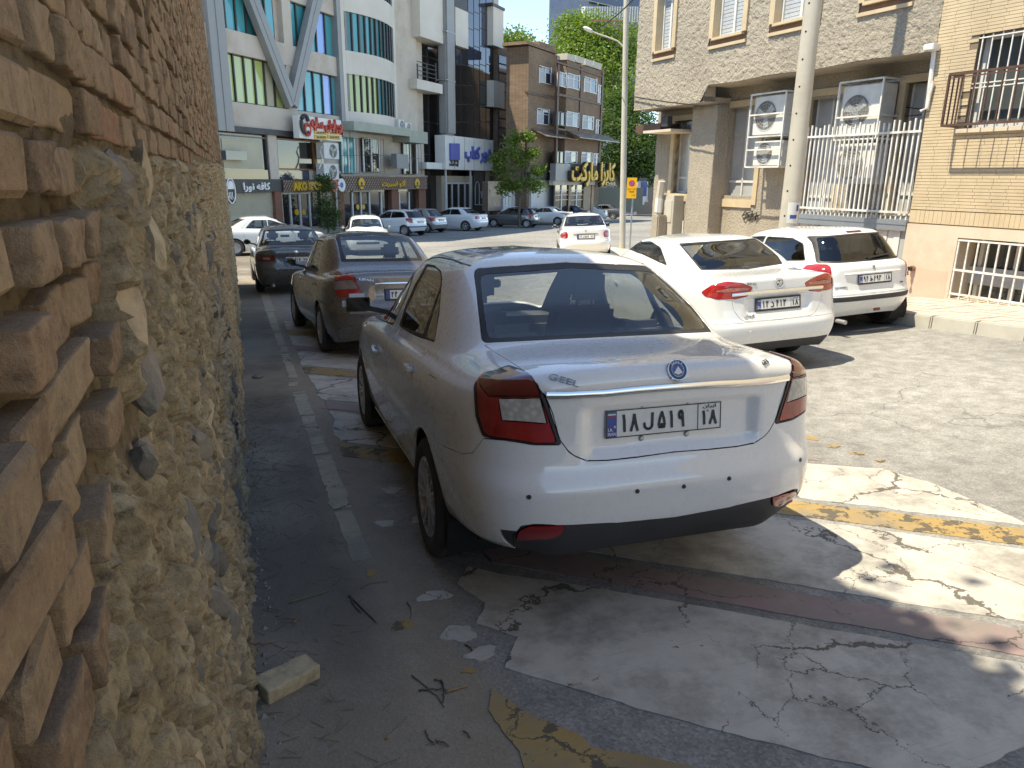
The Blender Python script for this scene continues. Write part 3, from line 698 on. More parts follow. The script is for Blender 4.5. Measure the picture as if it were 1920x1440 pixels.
# text -----------------------------------------------------------------
ISO = {}
FORMS = {'ا': ('\uFE8D', '\uFE8E', None, None), 'ب': ('\uFE8F', '\uFE90', '\uFE91', '\uFE92'), 'پ': ('\uFB56', '\uFB57', '\uFB58', '\uFB59'), 'ت': ('\uFE95', '\uFE96', '\uFE97', '\uFE98'),
 'ر': ('\uFEAD', '\uFEAE', None, None), 'س': ('\uFEB1', '\uFEB2', '\uFEB3', '\uFEB4'), 'ش': ('\uFEB5', '\uFEB6', '\uFEB7', '\uFEB8'), 'ف': ('\uFED1', '\uFED2', '\uFED3', '\uFED4'),
 'ک': ('\uFB8E', '\uFB8F', '\uFB90', '\uFB91'), 'م': ('\uFEE1', '\uFEE2', '\uFEE3', '\uFEE4'), 'ن': ('\uFEE5', '\uFEE6', '\uFEE7', '\uFEE8'), 'ه': ('\uFEE9', '\uFEEA', '\uFEEB', '\uFEEC'),
 'و': ('\uFEED', '\uFEEE', None, None), 'ی': ('\uFBFC', '\uFBFD', '\uFBFE', '\uFBFF'), 'آ': ('\uFE81', '\uFE82', None, None), 'ل': ('\uFEDD', '\uFEDE', '\uFEDF', '\uFEE0'), 'د': ('\uFEA9', '\uFEAA', None, None),
 'ط': ('\uFEC1', '\uFEC2', '\uFEC3', '\uFEC4'), 'ص': ('\uFEB9', '\uFEBA', '\uFEBB', '\uFEBC'), 'ع': ('\uFEC9', '\uFECA', '\uFECB', '\uFECC'), 'ق': ('\uFED5', '\uFED6', '\uFED7', '\uFED8')}
def shape_fa(s):
    out = []
    for w in s.split(' '):
        r = []
        for i, ch in enumerate(w):
            f = FORMS[ch]; prev = i > 0 and FORMS[w[i-1]][2] is not None; nxt = i < len(w)-1 and f[2] is not None
            r.append(f[3] if prev and nxt else f[1] if prev else f[2] if nxt else f[0])
        out.append(''.join(reversed(r)))
    return ' '.join(reversed(out))
TXC = {}
def text_mesh(body, bold=0., depth=.01, squash=True):
    """flat lettering as a mesh in the XY plane, height of a capital about .7; letters overlap a little in Persian so each sits on its own hair of height"""
    key = (body, bold, depth)
    if key in TXC: return TXC[key]
    cu = bpy.data.curves.new('lettering', 'FONT'); cu.body = body; cu.size = 1; cu.offset = bold; cu.extrude = depth; cu.resolution_u = 3; cu.fill_mode = 'BOTH'
    ob = bpy.data.objects.new('lettering', cu); COL.objects.link(ob)
    dg = bpy.context.evaluated_depsgraph_get(); me = bpy.data.meshes.new_from_object(ob.evaluated_get(dg))
    bpy.data.objects.remove(ob); bpy.data.curves.remove(cu)
    # separate islands and lift every other one slightly
    n = len(me.vertices); par = list(range(n))
    def find(a):
        while par[a] != a: par[a] = par[par[a]]; a = par[a]
        return a
    for e in me.edges:
        a, b = find(e.vertices[0]), find(e.vertices[1])
        if a != b: par[a] = b
    roots = {}; co = np.empty(n*3); me.vertices.foreach_get('co', co); co = co.reshape(-1, 3)
    for i in range(n): roots.setdefault(find(i), []).append(i)
    for k, (r, idx) in enumerate(sorted(roots.items(), key=lambda kv: co[kv[1], 0].min())): co[idx, 2] += (k % 3)*depth*.12
    me.vertices.foreach_set('co', co.ravel()); me.update(); me.materials.clear()
    TXC[key] = (me, co.min(0), co.max(0)); return TXC[key]
def text_fit(name, body, M, w, h, mat, parent=None, bold=.0, depth=.01, thick=None):
    """lettering scaled into a w x h box centred on the origin of matrix M (x right, y up, z towards the reader)"""
    me, lo, hi = text_mesh(body, bold, depth); me = me.copy()
    co = np.empty(len(me.vertices)*3); me.vertices.foreach_get('co', co); co = co.reshape(-1, 3)
    c = (lo+hi)/2; sx, sy = w/(hi[0]-lo[0]), h/(hi[1]-lo[1]); th = thick if thick else .3*h
    co = (co-c)*np.array([sx, sy, th/(hi[2]-lo[2])]); Mn = np.array(M); co = co @ Mn[:3, :3].T + Mn[:3, 3]
    me.vertices.foreach_set('co', co.ravel()); me.update(); return link(name, me, mat, parent)
def glyph_mb(mb, strokes, M, w):
    """digits drawn as thick strokes: list of polylines in a unit box"""
    for i, s in enumerate(strokes):
        for (a, b) in zip(s[:-1], s[1:]):
            mb.bar(M @ Vector((a[0], a[1], .0006*i)), M @ Vector((b[0], b[1], .0006*i)), w, .002, up=M.to_3x3() @ Vector((0, 0, 1)))
def arc(cx, cy, rx, ry, a0, a1, n=8): return [(cx+rx*math.cos(rad(a0+(a1-a0)*i/n)), cy+ry*math.sin(rad(a0+(a1-a0)*i/n))) for i in range(n+1)]
DIG = {'1': [[(.42, 1), (.5, .72), (.55, .0)]], '2': [[(.2, 1), (.34, .72), (.36, 0)], arc(.5, .86, .2, .2, 190, 350, 5)+[(.72, .98)]], '3': [[(.12, 1), (.3, .72), (.32, 0)], arc(.42, .88, .13, .16, 190, 350, 4), arc(.68, .88, .13, .16, 190, 350, 4)+[(.82, 1)]],
 '4': [[(.25, 1), (.35, .7), (.38, 0)], arc(.62, .82, .2, .16, 60, 270, 6)+[(.82, .62)], [(.38, .62), (.62, .66)]], '5': [[(.5, 1), (.25, .6), (.14, .25), (.22, .06), (.4, .06), (.5, .25), (.6, .06), (.78, .06), (.86, .25), (.75, .6), (.5, 1)]],
 '6': [[(.75, .98), (.4, .9), (.32, .68), (.5, .56), (.8, .6)], [(.55, .56), (.3, .3), (.22, 0)]], '7': [[(.1, 1), (.34, .5), (.5, .0)], [(.9, 1), (.66, .5), (.5, 0)]], '8': [[(.5, 1), (.36, .5), (.1, 0)], [(.5, 1), (.64, .5), (.9, 0)]],
 '9': [arc(.45, .74, .22, .24, 0, 360, 10), [(.66, .8), (.7, .45), (.78, 0)]], 'l': [[(.85, 1.0), (.82, .3)]+arc(.5, .28, .33, .26, 0, -180, 7)+[(.15, .4)]], 'd': [[(.35, .8), (.75, .45), (.8, .12), (.6, .0), (.15, .02)]],
 't': [[(.4, 1), (.42, .1)], [(.2, .1), (.42, .1), (.6, .42), (.8, .46), (.9, .28), (.75, .1), (.3, .08)]], 'y': [[(.85, .6), (.6, .75), (.45, .55), (.75, .35), (.6, .1), (.2, .1), (.1, .35)]]}
def plate(parent, M, left, letter, mid, right, frame=None, fine=True):
    """Iranian number plate .52 x .11, in the XY plane of M"""
    pl = MB().box(-.26, .26, -.055, .055, 0, .0025, M).build('number_plate', M_PLATE, parent)
    f = MB(); e = .004
    for (a, b, c, d) in ((-.26, .26, .051, .055), (-.26, .26, -.055, -.051), (-.26, -.256, -.055, .055), (.256, .26, -.055, .055), (.150, .153, -.051, .051)): f.box(a, b, c, d, .0028, .004, M)
    f.build('border', M_INK, pl)
    if frame: MB().box(-.275, .275, -.072, .068, -.012, -.001, M).build('plate_holder', M_BLKPL, parent)
    MB().box(-.255, -.212, -.051, .051, .0027, .0034, M).build('blue_strip', M_PBLUE, pl)
    w = .0105
    def put(ch, x, sc=1., wd=.036):
        mb = MB(); Mx = M @ Matrix.Translation((x, -.032*sc-(.006 if sc < 1 else 0), .0040)) @ Matrix.Diagonal((wd, .064*sc, 1, 1)); st = DIG[ch]
        q = [[(Mx @ Vector((p[0], p[1], 0))) for p in s_] for s_ in st]
        n = (M.to_3x3() @ Vector((0, 0, 1)))
        for i, s_ in enumerate(q):
            mb_pts = s_
            for a, b in zip(mb_pts[:-1], mb_pts[1:]):
                d = (b-a).normalized()*w*.25
                mb.bar(a-d+n*.0003*(i+1), b+d+n*.0003*(i+1), w, .0018, up=n)
        mb.build('plate_character', M_INK, pl)
    x = -.198
    for ch in left: put(ch, x); x += .044
    put(letter, x+.01, 1., .052); x += .078
    for ch in mid: put(ch, x); x += .044
    x = .162
    for ch in right: put(ch, x, .82, .036); x += .042
    if fine:
        MB().box(-.2505, -.2165, .030, .046, .0036, .0040, M).build('flag_white', M_WHITE, pl)
        MB().box(-.2505, -.2165, .0405, .046, .0041, .0044, M).build('flag_green', M_GREEN, pl); MB().box(-.2505, -.2165, .030, .0355, .0041, .0044, M).build('flag_red', M_RED, pl)
        text_fit('country_code', 'I.R.', M @ Matrix.Translation((-.239, -.022, .0042)), .022, .012, M_WHITE, pl, .01, .01, .001)
        text_fit('country_name', 'IRAN', M @ Matrix.Translation((-.2335, -.039, .0042)), .036, .013, M_WHITE, pl, .015, .01, .001)
        text_fit('country_script', shape_fa('ایران'), M @ Matrix.Translation((.204, .040, .0045)), .062, .017, M_INK, pl, .012, .01, .001)
    return pl

# wheels -----------------------------------------------------------------
WHEELC = {}
def wheel(style, R=.30, wd=.185):
    """wheel meshes centred on the hub, axis X, outer side towards -X"""
    key = (style, R, wd)
    if key in WHEELC: return WHEELC[key]
    h = wd/2; rr = R*.655
    prof = [(rr-.005, -h+.02), (rr+.012, -h+.004), (rr+.03, -h), (R-.05, -h-.004), (R-.02, -h+.008), (R-.006, -h+.022)]
    for k in range(4):
        c = -h+.03+(wd-.06)*(k+.5)/4; g = (wd-.06)/8
        prof += [(R, c-g*.85), (R, c+g*.62), (R-.007, c+g*.68), (R-.007, c+g*.98)]
    prof += [(R-.006, h-.022), (R-.02, h-.008), (R-.05, h+.002), (rr+.01, h-.004), (rr-.005, h-.02)]
    ty = MB().lathe(prof, 40); tyre = ty.mesh('tyre', True); tyre.set_sharp_from_angle(angle=rad(50))
    rim = MB().lathe([(rr+.004, -h+.012), (rr-.002, -h+.006), (rr-.014, -h+.010), (rr-.02, -h+.03), (rr-.03, -h+.09), (rr-.03, h-.02)], 36)
    back = MB().lathe([(rr-.03, -h+.10), (.0, -h+.10)], 24).mesh('wheel_back', False)
    if style == 'alloy7':
        for k in range(7):
            a = 2*math.pi*k/7
            for off in (-.10, .10):
                d0 = Vector((-h+.028, .045*math.cos(a+off*.5), .045*math.sin(a+off*.5))); d1 = Vector((-h+.014, (rr-.012)*math.cos(a+off*1.5), (rr-.012)*math.sin(a+off*1.5)))
                rim.bar(d0, d1, .020, .022, up=(1, 0, 0))
        rim.lathe([(.062, -h+.04), (.058, -h+.018), (.035, -h+.012), (0, -h+.011)], 20)
    elif style == 'alloy5':
        for k in range(5):
            a = 2*math.pi*k/5+.3; d0 = Vector((-h+.028, .04*math.cos(a), .04*math.sin(a))); d1 = Vector((-h+.014, (rr-.012)*math.cos(a), (rr-.012)*math.sin(a)))
            rim.bar(d0, d1, .042, .024, up=(1, 0, 0))
        rim.lathe([(.07, -h+.04), (.06, -h+.018), (.035, -h+.012), (0, -h+.011)], 20)
    else:
        rim.lathe([(rr-.012, -h+.02), (rr*.8, -h+.006), (rr*.55, -h+.016), (.06, -h+.012), (.05, -h+.004), (0, -h+.003)], 36)
        for k in range(8):
            a = 2*math.pi*k/8; c, s_ = math.cos(a), math.sin(a); rim.bar((-h+.010, .5*rr*c, .5*rr*s_), (-h+.006, .86*rr*c, .86*rr*s_), .02, .012, up=(1, 0, 0))
    rimm = rim.mesh('rim', True); rimm.set_sharp_from_angle(angle=rad(35))
    WHEELC[key] = (tyre, rimm, back); return WHEELC[key]
def add_wheel(parent, x, y, R, style, mat, wd=.185):
    t, r, b = wheel(style, R, wd); o = empty('wheel', (x, y, R)); o.parent = parent
    if x > 0: o.rotation_euler = (0, 0, math.pi)
    o.rotation_euler.x = random.random()*6
    link('tyre', t, M_TYRE, o); link('rim', r, mat, o); link('wheel_back', b, M_DARK, o)
    return o

GLASSY = ('rear_window', 'windscreen', 'side_window')
def build_car(name, spec, M, label, detail=1, group=None, cat='car'):
    """spec: rows, ym, panels [(name, kind, pts, round, sides, material, proud)], wheels, paint ..."""
    root = empty(name, (0, 0, 0), 0, label, cat, group); root.matrix_world = M
    S = spec['S']; S.v_deck = S.v[spec['deck_row']]; S.v_glass0 = S.v[spec['glass_row']]
    polys = []
    for (pn, kind, pts, rd, sides, mat, proud) in spec['panels']:
        if kind == 'uv':
            uv = np.array(densify(round_poly(pts, rd) if rd else np.array(pts, float), .04)); polys.append((pn, [uv], mat, proud, 'C' if sides == 'U' else 'L'))
            if sides == 'B': polys.append((pn, [uv*np.array([-1, 1])], mat, proud, 'R'))
            continue
        else:
            if sides == 'C':
                pts = list(pts)
                half = round_poly(pts, rd, 5, closed=False) if rd else np.array([p[:2] for p in pts], float)
                half = densify(half, 12 if kind in 'pq' else .05, False)
                uv = S.inv(half, kind, M)
                if uv[:, 0].mean() > 1: uv[0, 0] = 2; uv[-1, 0] = 2; uv = [uv, uv*np.array([-1, 1])]
                else: uv[0, 0] = 0; uv[-1, 0] = 0; uv = np.concatenate([uv, (uv*np.array([-1, 1]))[-2:0:-1]])
            else:
                q = round_poly(pts, rd) if rd else np.array([p[:2] for p in pts], float)
                q = densify(q, 12 if kind in 'pq' else .06); uv = S.inv(q, kind, M)
        if pn in ('valance', 'rear_bumper', 'front_bumper'):
            for lp in (uv if isinstance(uv, list) else [uv]): lp[lp[:, 1] < .11, 1] = -.03
        if sides == 'C': polys.append((pn, uv if isinstance(uv, list) else [uv], mat, proud, 'C'))
        else:
            if 'L' in sides or sides == 'B': polys.append((pn, [uv], mat, proud, 'L'))
            if 'R' in sides or sides == 'B': polys.append((pn, [uv*np.array([-1, 1])], mat, proud, 'R'))
    SU = 1.5
    nu, nv = spec.get('res', (150, 80)); nu = int(nu*detail) if detail < 1 else nu; nv = int(nv*detail) if detail < 1 else nv
    gu = np.linspace(-2, 2, nu*2+1); gv = np.linspace(0, S.V, nv)
    gu = np.sort(np.concatenate([gu, [0.]])) if 0 not in gu else gu
    uu, vv = np.meshgrid(gu, gv, indexing='ij'); jit = np.c_[uu.ravel(), vv.ravel()]
    pts2 = [Vector((a*SU, b)) for a, b in jit]; edges = []
    for uv in [q for p_ in polys for q in p_[1]]:
        b0 = len(pts2); n = len(uv); pts2 += [Vector((float(a)*SU, float(b))) for a, b in uv]; edges += [(b0+i, b0+(i+1) % n) for i in range(n)]
    r = delaunay_2d_cdt(pts2, edges, [], 0, 1e-5)
    vt = np.array([(p[0]/SU, p[1]) for p in r[0]]); tri = np.array([t for t in r[2] if len(t) == 3]); cen = vt[tri].mean(1)
    cls = np.full(len(tri), -1); 
    for i, (pn, uv, _, _, _) in enumerate(polys):
        for lp in uv:
            free = cls == -1; cls[free] = np.where(pip(cen[free], lp), i, -1)
    vt[:, 0] = np.clip(vt[:, 0], -2, 2); vt[:, 1] = np.clip(vt[:, 1], 0, S.V)
    PP = S(vt[:, 0], vt[:, 1]); NN = S.nrm(vt[:, 0], vt[:, 1])
    objs = {}; shellv = []; shellf = []; nsh = 0
    def emit(pname, tris, mat, proud, skirt=True, gap=.0022, parent=root):
        nonlocal nsh
        ids, inv = np.unique(tris, return_inverse=True); T = inv.reshape(-1, 3); p = PP[ids].copy(); n = NN[ids]
        # fix winding outward
        fn = np.cross(p[T[:, 1]]-p[T[:, 0]], p[T[:, 2]]-p[T[:, 0]]); fl = (fn*n[T].mean(1)).sum(1) < 0; T[fl] = T[fl][:, ::-1]
        E = np.concatenate([T[:, [0, 1]], T[:, [1, 2]], T[:, [2, 0]]]); key = np.sort(E, 1); code = key[:, 0]*len(ids)+key[:, 1]
        uq, idx, cnt = np.unique(code, return_index=True, return_counts=True); be = E[idx[cnt == 1]]
        third = np.concatenate([T[:, 2], T[:, 0], T[:, 1]])[idx[cnt == 1]]
        base = p + n*proud
        inn = np.zeros_like(p); 
        for a in (0, 1): np.add.at(inn, be[:, a], p[third]-p[be].mean(1))
        ln = np.linalg.norm(inn, axis=1); bm_ = ln > 1e-9; inn[bm_] -= n[bm_]*(inn[bm_]*n[bm_]).sum(1)[:, None]; ln = np.maximum(np.linalg.norm(inn, axis=1), 1e-9); inn /= ln[:, None]
        seam = np.abs(np.abs(vt[ids, 0])-2) > 1e-4
        top = base.copy(); top[bm_ & seam] += inn[bm_ & seam]*gap
        allv = [top]; faces = [tuple(t) for t in T.tolist()]; nrm = [n]
        if skirt and len(be):
            bid = np.unique(be); mp = -np.ones(len(ids), int); mp[bid] = np.arange(len(bid)); o1 = len(ids); o2 = o1+len(bid)
            out = -inn[bid]; d = .014 if detail >= 1 else .01
            allv += [top[bid], top[bid]-n[bid]*d+inn[bid]*.001]; nrm += [(out+n[bid]*.5), out]
            for a, b in be: faces.append((o1+mp[a], o2+mp[a], o2+mp[b], o1+mp[b]))
        V = np.concatenate(allv); Nn = np.concatenate(nrm); Nn = Nn/np.maximum(np.linalg.norm(Nn, axis=1), 1e-9)[:, None]
        me = bpy.data.meshes.new(pname); me.from_pydata(V.tolist(), [], faces); me.update(); smooth(me); me.normals_split_custom_set_from_vertices(Nn.tolist())
        o = link(pname, me, mat, parent)
        return o, base, T, n
    for i, (pn, uv, mat, proud, side) in enumerate(polys):
        t = tri[cls == i]
        if len(t) == 0 or pn == 'void': continue
        glass = pn in GLASSY
        o, base, T, n = emit(pn, t, mat if mat is not None else spec['paint'], proud, not glass, .0 if glass else (.0028 if detail >= .5 else .004))
        objs.setdefault(pn, []).append(o); o['side'] = side
        if not glass: shellv.append(base-n*(.020+max(0, proud))); shellf.append(T+nsh); nsh += len(base)
    t = tri[cls == -1]; o, base, T, n = emit('body', t, spec['paint'], 0.); objs['body'] = [o]; shellv.append(base-n*.02); shellf.append(T+nsh); nsh += len(base)
    me = bpy.data.meshes.new('inner_shell'); me.from_pydata(np.concatenate(shellv).tolist(), [], np.concatenate(shellf).tolist()); link('inner_shell', me, spec.get('trim', M_DARK), root)
    # floor, arches, wheels
    L = spec['L']; hw = spec['hw']; (wy0, wy1), R, tr = spec['axles'], spec['R'], spec['track']
    fl = MB().box(-hw+.16, hw-.16, .55, L-.45, .23, .30); 
    for y in (wy0, wy1):
        for sx in (-1, 1):
            x0, x1 = sx*(hw-.03), sx*(hw-.30); n = 16; Ra = R+spec.get('arch_gap', .05)+.012
            ring = [(y+Ra*math.cos(math.pi*(k/n*1.3-.15)), R+Ra*math.sin(math.pi*(k/n*1.3-.15))) for k in range(n+1)]
            for a, b in zip(ring[:-1], ring[1:]): fl.add([(x0, a[0], a[1]), (x0, b[0], b[1]), (x1, b[0], b[1]), (x1, a[0], a[1])], [(0, 1, 2, 3)])
            fl.add([(x1, a[0], a[1]) for a in ring], [tuple(range(n+1))])
    tag(fl.build('underbody', M_DARK, root), kind='stuff')
    for y in (wy0, wy1):
        for sx in (-1, 1): add_wheel(root, sx*tr, y, R, spec['wheel'], spec.get('wheel_mat', M_ALLOY), spec.get('tyre_w', .185))
    # cabin
    cab = spec['cabin']   # (y0 rear seat back, y1 dash, belt z, half width)
    y0, y1, zb, cw = cab
    MB().box(-cw, cw, y0-.55, y0+.02, zb-.06, zb-.02).build('parcel_shelf', spec.get('shelf_mat', M_DASH), root, bevel=.01)
    MB().box(-cw-.02, cw+.02, y0-.1, y1+.2, .24, .30).build('cabin_floor', M_DASH, root)
    MB().box(-cw-.02, cw+.02, y1-.42, y1+.02, .5, zb-.06).build('dashboard', spec.get('dash_mat', M_DASH), root, bevel=.06)
    st = spec.get('seat_mat', M_SEAT)
    def seat(x, y, w, zt, nm='seat_back', head=True, rec=.18):
        s_ = MB(); h0 = .42
        s_.hexa([(x-w/2, y+.06, h0), (x+w/2, y+.06, h0), (x+w/2, y+.2, h0), (x-w/2, y+.2, h0), (x-w/2*.86, y-rec, zt), (x+w/2*.86, y-rec, zt), (x+w/2*.86, y-rec+.09, zt), (x-w/2*.86, y-rec+.09, zt)])
        o = s_.build(nm, st, root, bevel=.035)
        MB().box(x-w/2, x+w/2, y+.1, y+.6, .38, .5).build('seat_cushion', st, root, bevel=.03)
        if head:
            hb = MB().box(x-.13, x+.13, y-rec-.03, y-rec+.08, zt+.03, zt+.23).build('headrest', st, root, bevel=.045); [MB().bar((x+q, y-rec+.03, zt-.02), (x+q, y-rec+.03, zt+.06), .012).build('headrest_post', M_DARK, root) for q in (-.05, .05)]
    seat(0, y0+.05, cw*1.9, zb+.02, 'rear_seat', False)
    for x in (-.36, .36): seat(x, y1-1.28, .5, zb+.13)
    if detail >= .6:
        for x in (-.36, .36): MB().box(x-.13, x+.13, y0-.12, y0, zb+.0, zb+.12).build('rear_headrest', st, root, bevel=.04)
        Mw = Matrix.Translation((-.36, y1-.58, zb-.03)) @ Matrix.Rotation(rad(65), 4, 'X'); ring = [Mw @ Vector((.18*math.cos(a), .18*math.sin(a), 0)) for a in np.linspace(0, 2*math.pi, 25)]
        MB().tube(ring, .016, 8).bar(Mw @ Vector((-.17, 0, 0)), Mw @ Vector((.17, 0, 0)), .03).build('steering_wheel', M_DASH, root)
        MB().box(-.11, .11, y1-.52, y1-.49, zb+.17, zb+.23).build('rear_view_mirror', M_DARK, root, bevel=.01)
    spec['objs'] = objs
    return root
def surf_frame(S, u, v, proud=0.):
    """matrix on the skin: x along the car's width, y up the skin, z outward"""
    p = S([u], [v])[0]; n = S.nrm(np.array([u]), np.array([v]))[0]; e = 2e-3; up = S([u], [v+e])[0]-S([u], [v-e])[0]; up = up-n*(up@n); up /= np.linalg.norm(up); x = np.cross(up, n)
    M = Matrix.Identity(4)
    for k in range(3): M[k][0], M[k][1], M[k][2], M[k][3] = x[k], up[k], n[k], p[k]+n[k]*proud
    return M
def car_matrix(x, y, yaw, wb=(.97, 3.47)):
    """stands a car on the ground: rear bumper centre at x,y; yaw counter-clockwise"""
    c, s_ = math.cos(yaw), math.sin(yaw); f = Vector((-s_, c, 0)); r = Vector((c, s_, 0)); pts = {}
    for i, l in enumerate(wb):
        for sx in (-1, 1):
            q = Vector((x, y, 0))+f*l+r*(sx*.74); pts[i, sx] = Vector((q.x, q.y, G(q.x, q.y)))
    rear = (pts[0, -1]+pts[0, 1])/2; fr = (pts[1, -1]+pts[1, 1])/2; F = (fr-rear).normalized(); Rr = ((pts[0, 1]-pts[0, -1])+(pts[1, 1]-pts[1, -1])).normalized(); U = Rr.cross(F).normalized(); Rr = F.cross(U)
    o = rear-F*wb[0]; M = Matrix.Identity(4)
    for k in range(3): M[k][0], M[k][1], M[k][2], M[k][3] = Rr[k], F[k], U[k], o[k]
    return M
def mirror_pair(root, S, y, z, out, mat, size=(.19, .13, .10), glass=M_MIRROR):
    for sx in (-1, 1):
        x = sx*(out+.10); w, h, d = size
        hb = MB().box(x-w/2, x+w/2, y, y+d, z-h/2, z+h/2).build('mirror', mat, root, bevel=.05)
        MB().box(x-w/2+.022, x+w/2-.022, y-.004, y+.01, z-h/2+.022, z+h/2-.022).build('mirror_glass', glass, hb, bevel=.004)
        MB().bar((sx*(out-.16), y+.06, z-.075), (x-sx*w*.3, y+.06, z-.03), .07, .035).build('mirror_arm', M_BLKPL, hb)
def sedan_rows(L, hw, zb, zd, yg, zr, yrr, rhw, wsy, wsz, yrf, hood, nose=.62, lip=.19, rear_y=.02, belt_f=None, deck_in=.05, a=5.3, b=12, lid=None, bt=.66, glass_in=.085, ra=7., rb=9.):
    """rows for a three-box car. zb shoulder height rear, zd deck height, yg,zd rear glass base, yrr,zr roof rear edge, wsy,wsz windscreen base, yrf roof front edge"""
    bf = belt_f if belt_f else zb-.09; y0 = rear_y; lid = lid if lid else zd-.05
    return [
     (y0+.16, lip+.07, hw-.09, lip, lip, L-.18, lip, a, b, 4, 7),
     (y0+.09, lip+.16, hw-.04, lip+.10, lip+.10, L-.08, lip+.08, a, b, 4, 7),
     (y0+.025, .48, hw-.012, .46, .46, L-.01, .42, a, b, 4, 7),
     (y0+.02, bt-.06, hw, bt-.05, .60, L, .56, a, b, 4, 7),
     (y0+.05, bt+.05, hw-.002, bt+.06, .66, L-.03, nose+.02, a, b, 4, 7),
     (y0+.062, (bt+lid)/2+.02, hw-.006, (bt+zb)/2+.02, (.66+bf)/2+.02, L-.14, (nose+hood)/2+.04, a, b, 4, 6),
     (y0+.062, lid-.03, hw-.03, zb-.035, bf-.035, L-.42, hood-.03, a, b, 4, 6),
     (y0+.085, lid+.025, hw-.065, zb, bf, L-.75, hood, a, b, 4, 6),
     (yg, zd, hw-glass_in, zb+.025, bf+.02, wsy, wsz, ra, rb, 5, 4),
     (yg+(yrr-yg)*.45, zd+(zr-zd)*.5, (hw-glass_in)*.55+rhw*.45, zb+(zr-zb)*.48, bf+(zr-bf)*.48, wsy+(yrf-wsy)*.47, wsz+(zr-wsz)*.52, ra, rb, 5, 4),
     (yrr, zr, rhw, zr-.022, zr-.03, yrf, zr+.005, ra, rb, 5, 4),
     (yrr+.10, zr+.050, rhw-.075, zr+.036, zr+.034, yrf-.14, zr+.044, 5, 6, 5, 4),
     (yrr+.35, zr+.085, rhw*.5, zr+.079, zr+.079, yrf-.3, zr+.083, 4, 4, 4, 4),
     (yrr+.52, zr+.094, 0.0, zr+.094, zr+.094, yrf-.4, zr+.094, 3, 3, 3, 3)]
# ================================================================== the white saloon in front
def strip(name, S, uvs, hh, proud, mat, parent, taper=True, M=None):
    """raised moulding along a path on the skin"""
    uvs = np.asarray(uvs, float); P = S(uvs[:, 0], uvs[:, 1]); Nn = S.nrm(uvs[:, 0], uvs[:, 1]); n = len(P); V = []; Fs = []
    prof = [(-1, -.3), (-.8, .7), (-.3, 1), (.3, 1), (.8, .7), (1, -.3)]; K = len(prof)
    for i in range(n):
        t = P[min(i+1, n-1)]-P[max(i-1, 0)]; t /= np.linalg.norm(t); up = np.cross(Nn[i], t); up /= np.linalg.norm(up)
        s_ = 1. if not taper else .35+.65*min(1, min(i, n-1-i)/2.5)
        for a, b in prof: V.append(P[i]+up*a*hh*s_+Nn[i]*b*proud)
    for i in range(n-1):
        for k in range(K-1): Fs.append((i*K+k, i*K+k+1, (i+1)*K+k+1, (i+1)*K+k))
    Fs += [tuple(range(K-1, -1, -1)), tuple(range((n-1)*K, n*K))]
    return MB().add(V, Fs).build(name, mat, parent, sm=True)
def resample(p, n):
    p = np.asarray(p, float); d = np.concatenate([[0], np.cumsum(np.linalg.norm(np.diff(p, axis=0), axis=1))]); t = np.linspace(0, d[-1], n)
    return np.stack([np.interp(t, d, p[:, k]) for k in range(p.shape[1])], 1)
def sm_(x, a, b): t = np.clip((x-a)/(b-a), 0, 1); return t*t*(3-2*t)
def arch(y, z, r, n=22, cut=-.25):
    return [(y+r*math.cos(a), z+r*math.sin(a)) for a in np.linspace(-.32, math.pi+.32, n)]+[(y-r*1.0, z+cut), (y+r*1.0, z+cut)]
def recess_mod(x0, x1, z0, z1, depth, soft=.05, ymax=.5):
    def f(P, u, v):
        ax = np.abs(P[:, 0]); m = (1-sm_(ax, x0, x1))*sm_(P[:, 2], z0, z0+soft)*(1-sm_(P[:, 2], z1-soft*.35, z1))*(P[:, 1] < ymax)
        P = P.copy(); P[:, 1] += depth*m; return P
    return f
def lip_mod(amp=.10, x0=.45, x1=.68, y0=.4, y1=.95):
    def f(P, u, v):
        P = P.copy(); w_ = (1-sm_(P[:, 1], y0, y1))*sm_(np.abs(P[:, 0]), x0, x1)*np.clip((.52-P[:, 2])/.30, 0, 1); P[:, 2] += amp*w_; return P
    return f
MH = car_matrix(1.545, 2.165, rad(-1.9), (.97, 3.47))
def mlocal(M, off=(0, 0, 0)): return M @ Matrix.Translation(off)
MP_HERO = mat_paint('pearl_white_paint', (.76, .755, .735), .22, 0, (.50, .44, .36))
RW_ = sedan_rows(4.34, .835, 1.0, 1.10, .62, 1.392, 1.17, .575, 3.28, .98, 2.4, .89, rear_y=.015, glass_in=.085, lid=1.05)
RW_[0] = (.115, .325, .755, .27, .20, 4.16, .19, 5.3, 12, 4, 7); RW_[1] = (.07, .39, .80, .33, .29, 4.26, .27, 5.3, 12, 4, 7)
S = Surf(RW_, 2.05, (recess_mod(.34, .42, .715, .93, .028), lip_mod(.075)))
K_ = 2.087
Z6 = lambda L: [(620+x/K_, 440+y/K_) + tuple(r) for x, y, *r in L]
Z3 = lambda L: [(620+x/3.43, 440+y/3.43) + tuple(r) for x, y, *r in L]
tail = [(955, 685), (985, 696), (1004, 716), (1023, 745), (1053, 834), (1000, 834), (905, 819), (892, 780), (888, 722), (905, 702)]
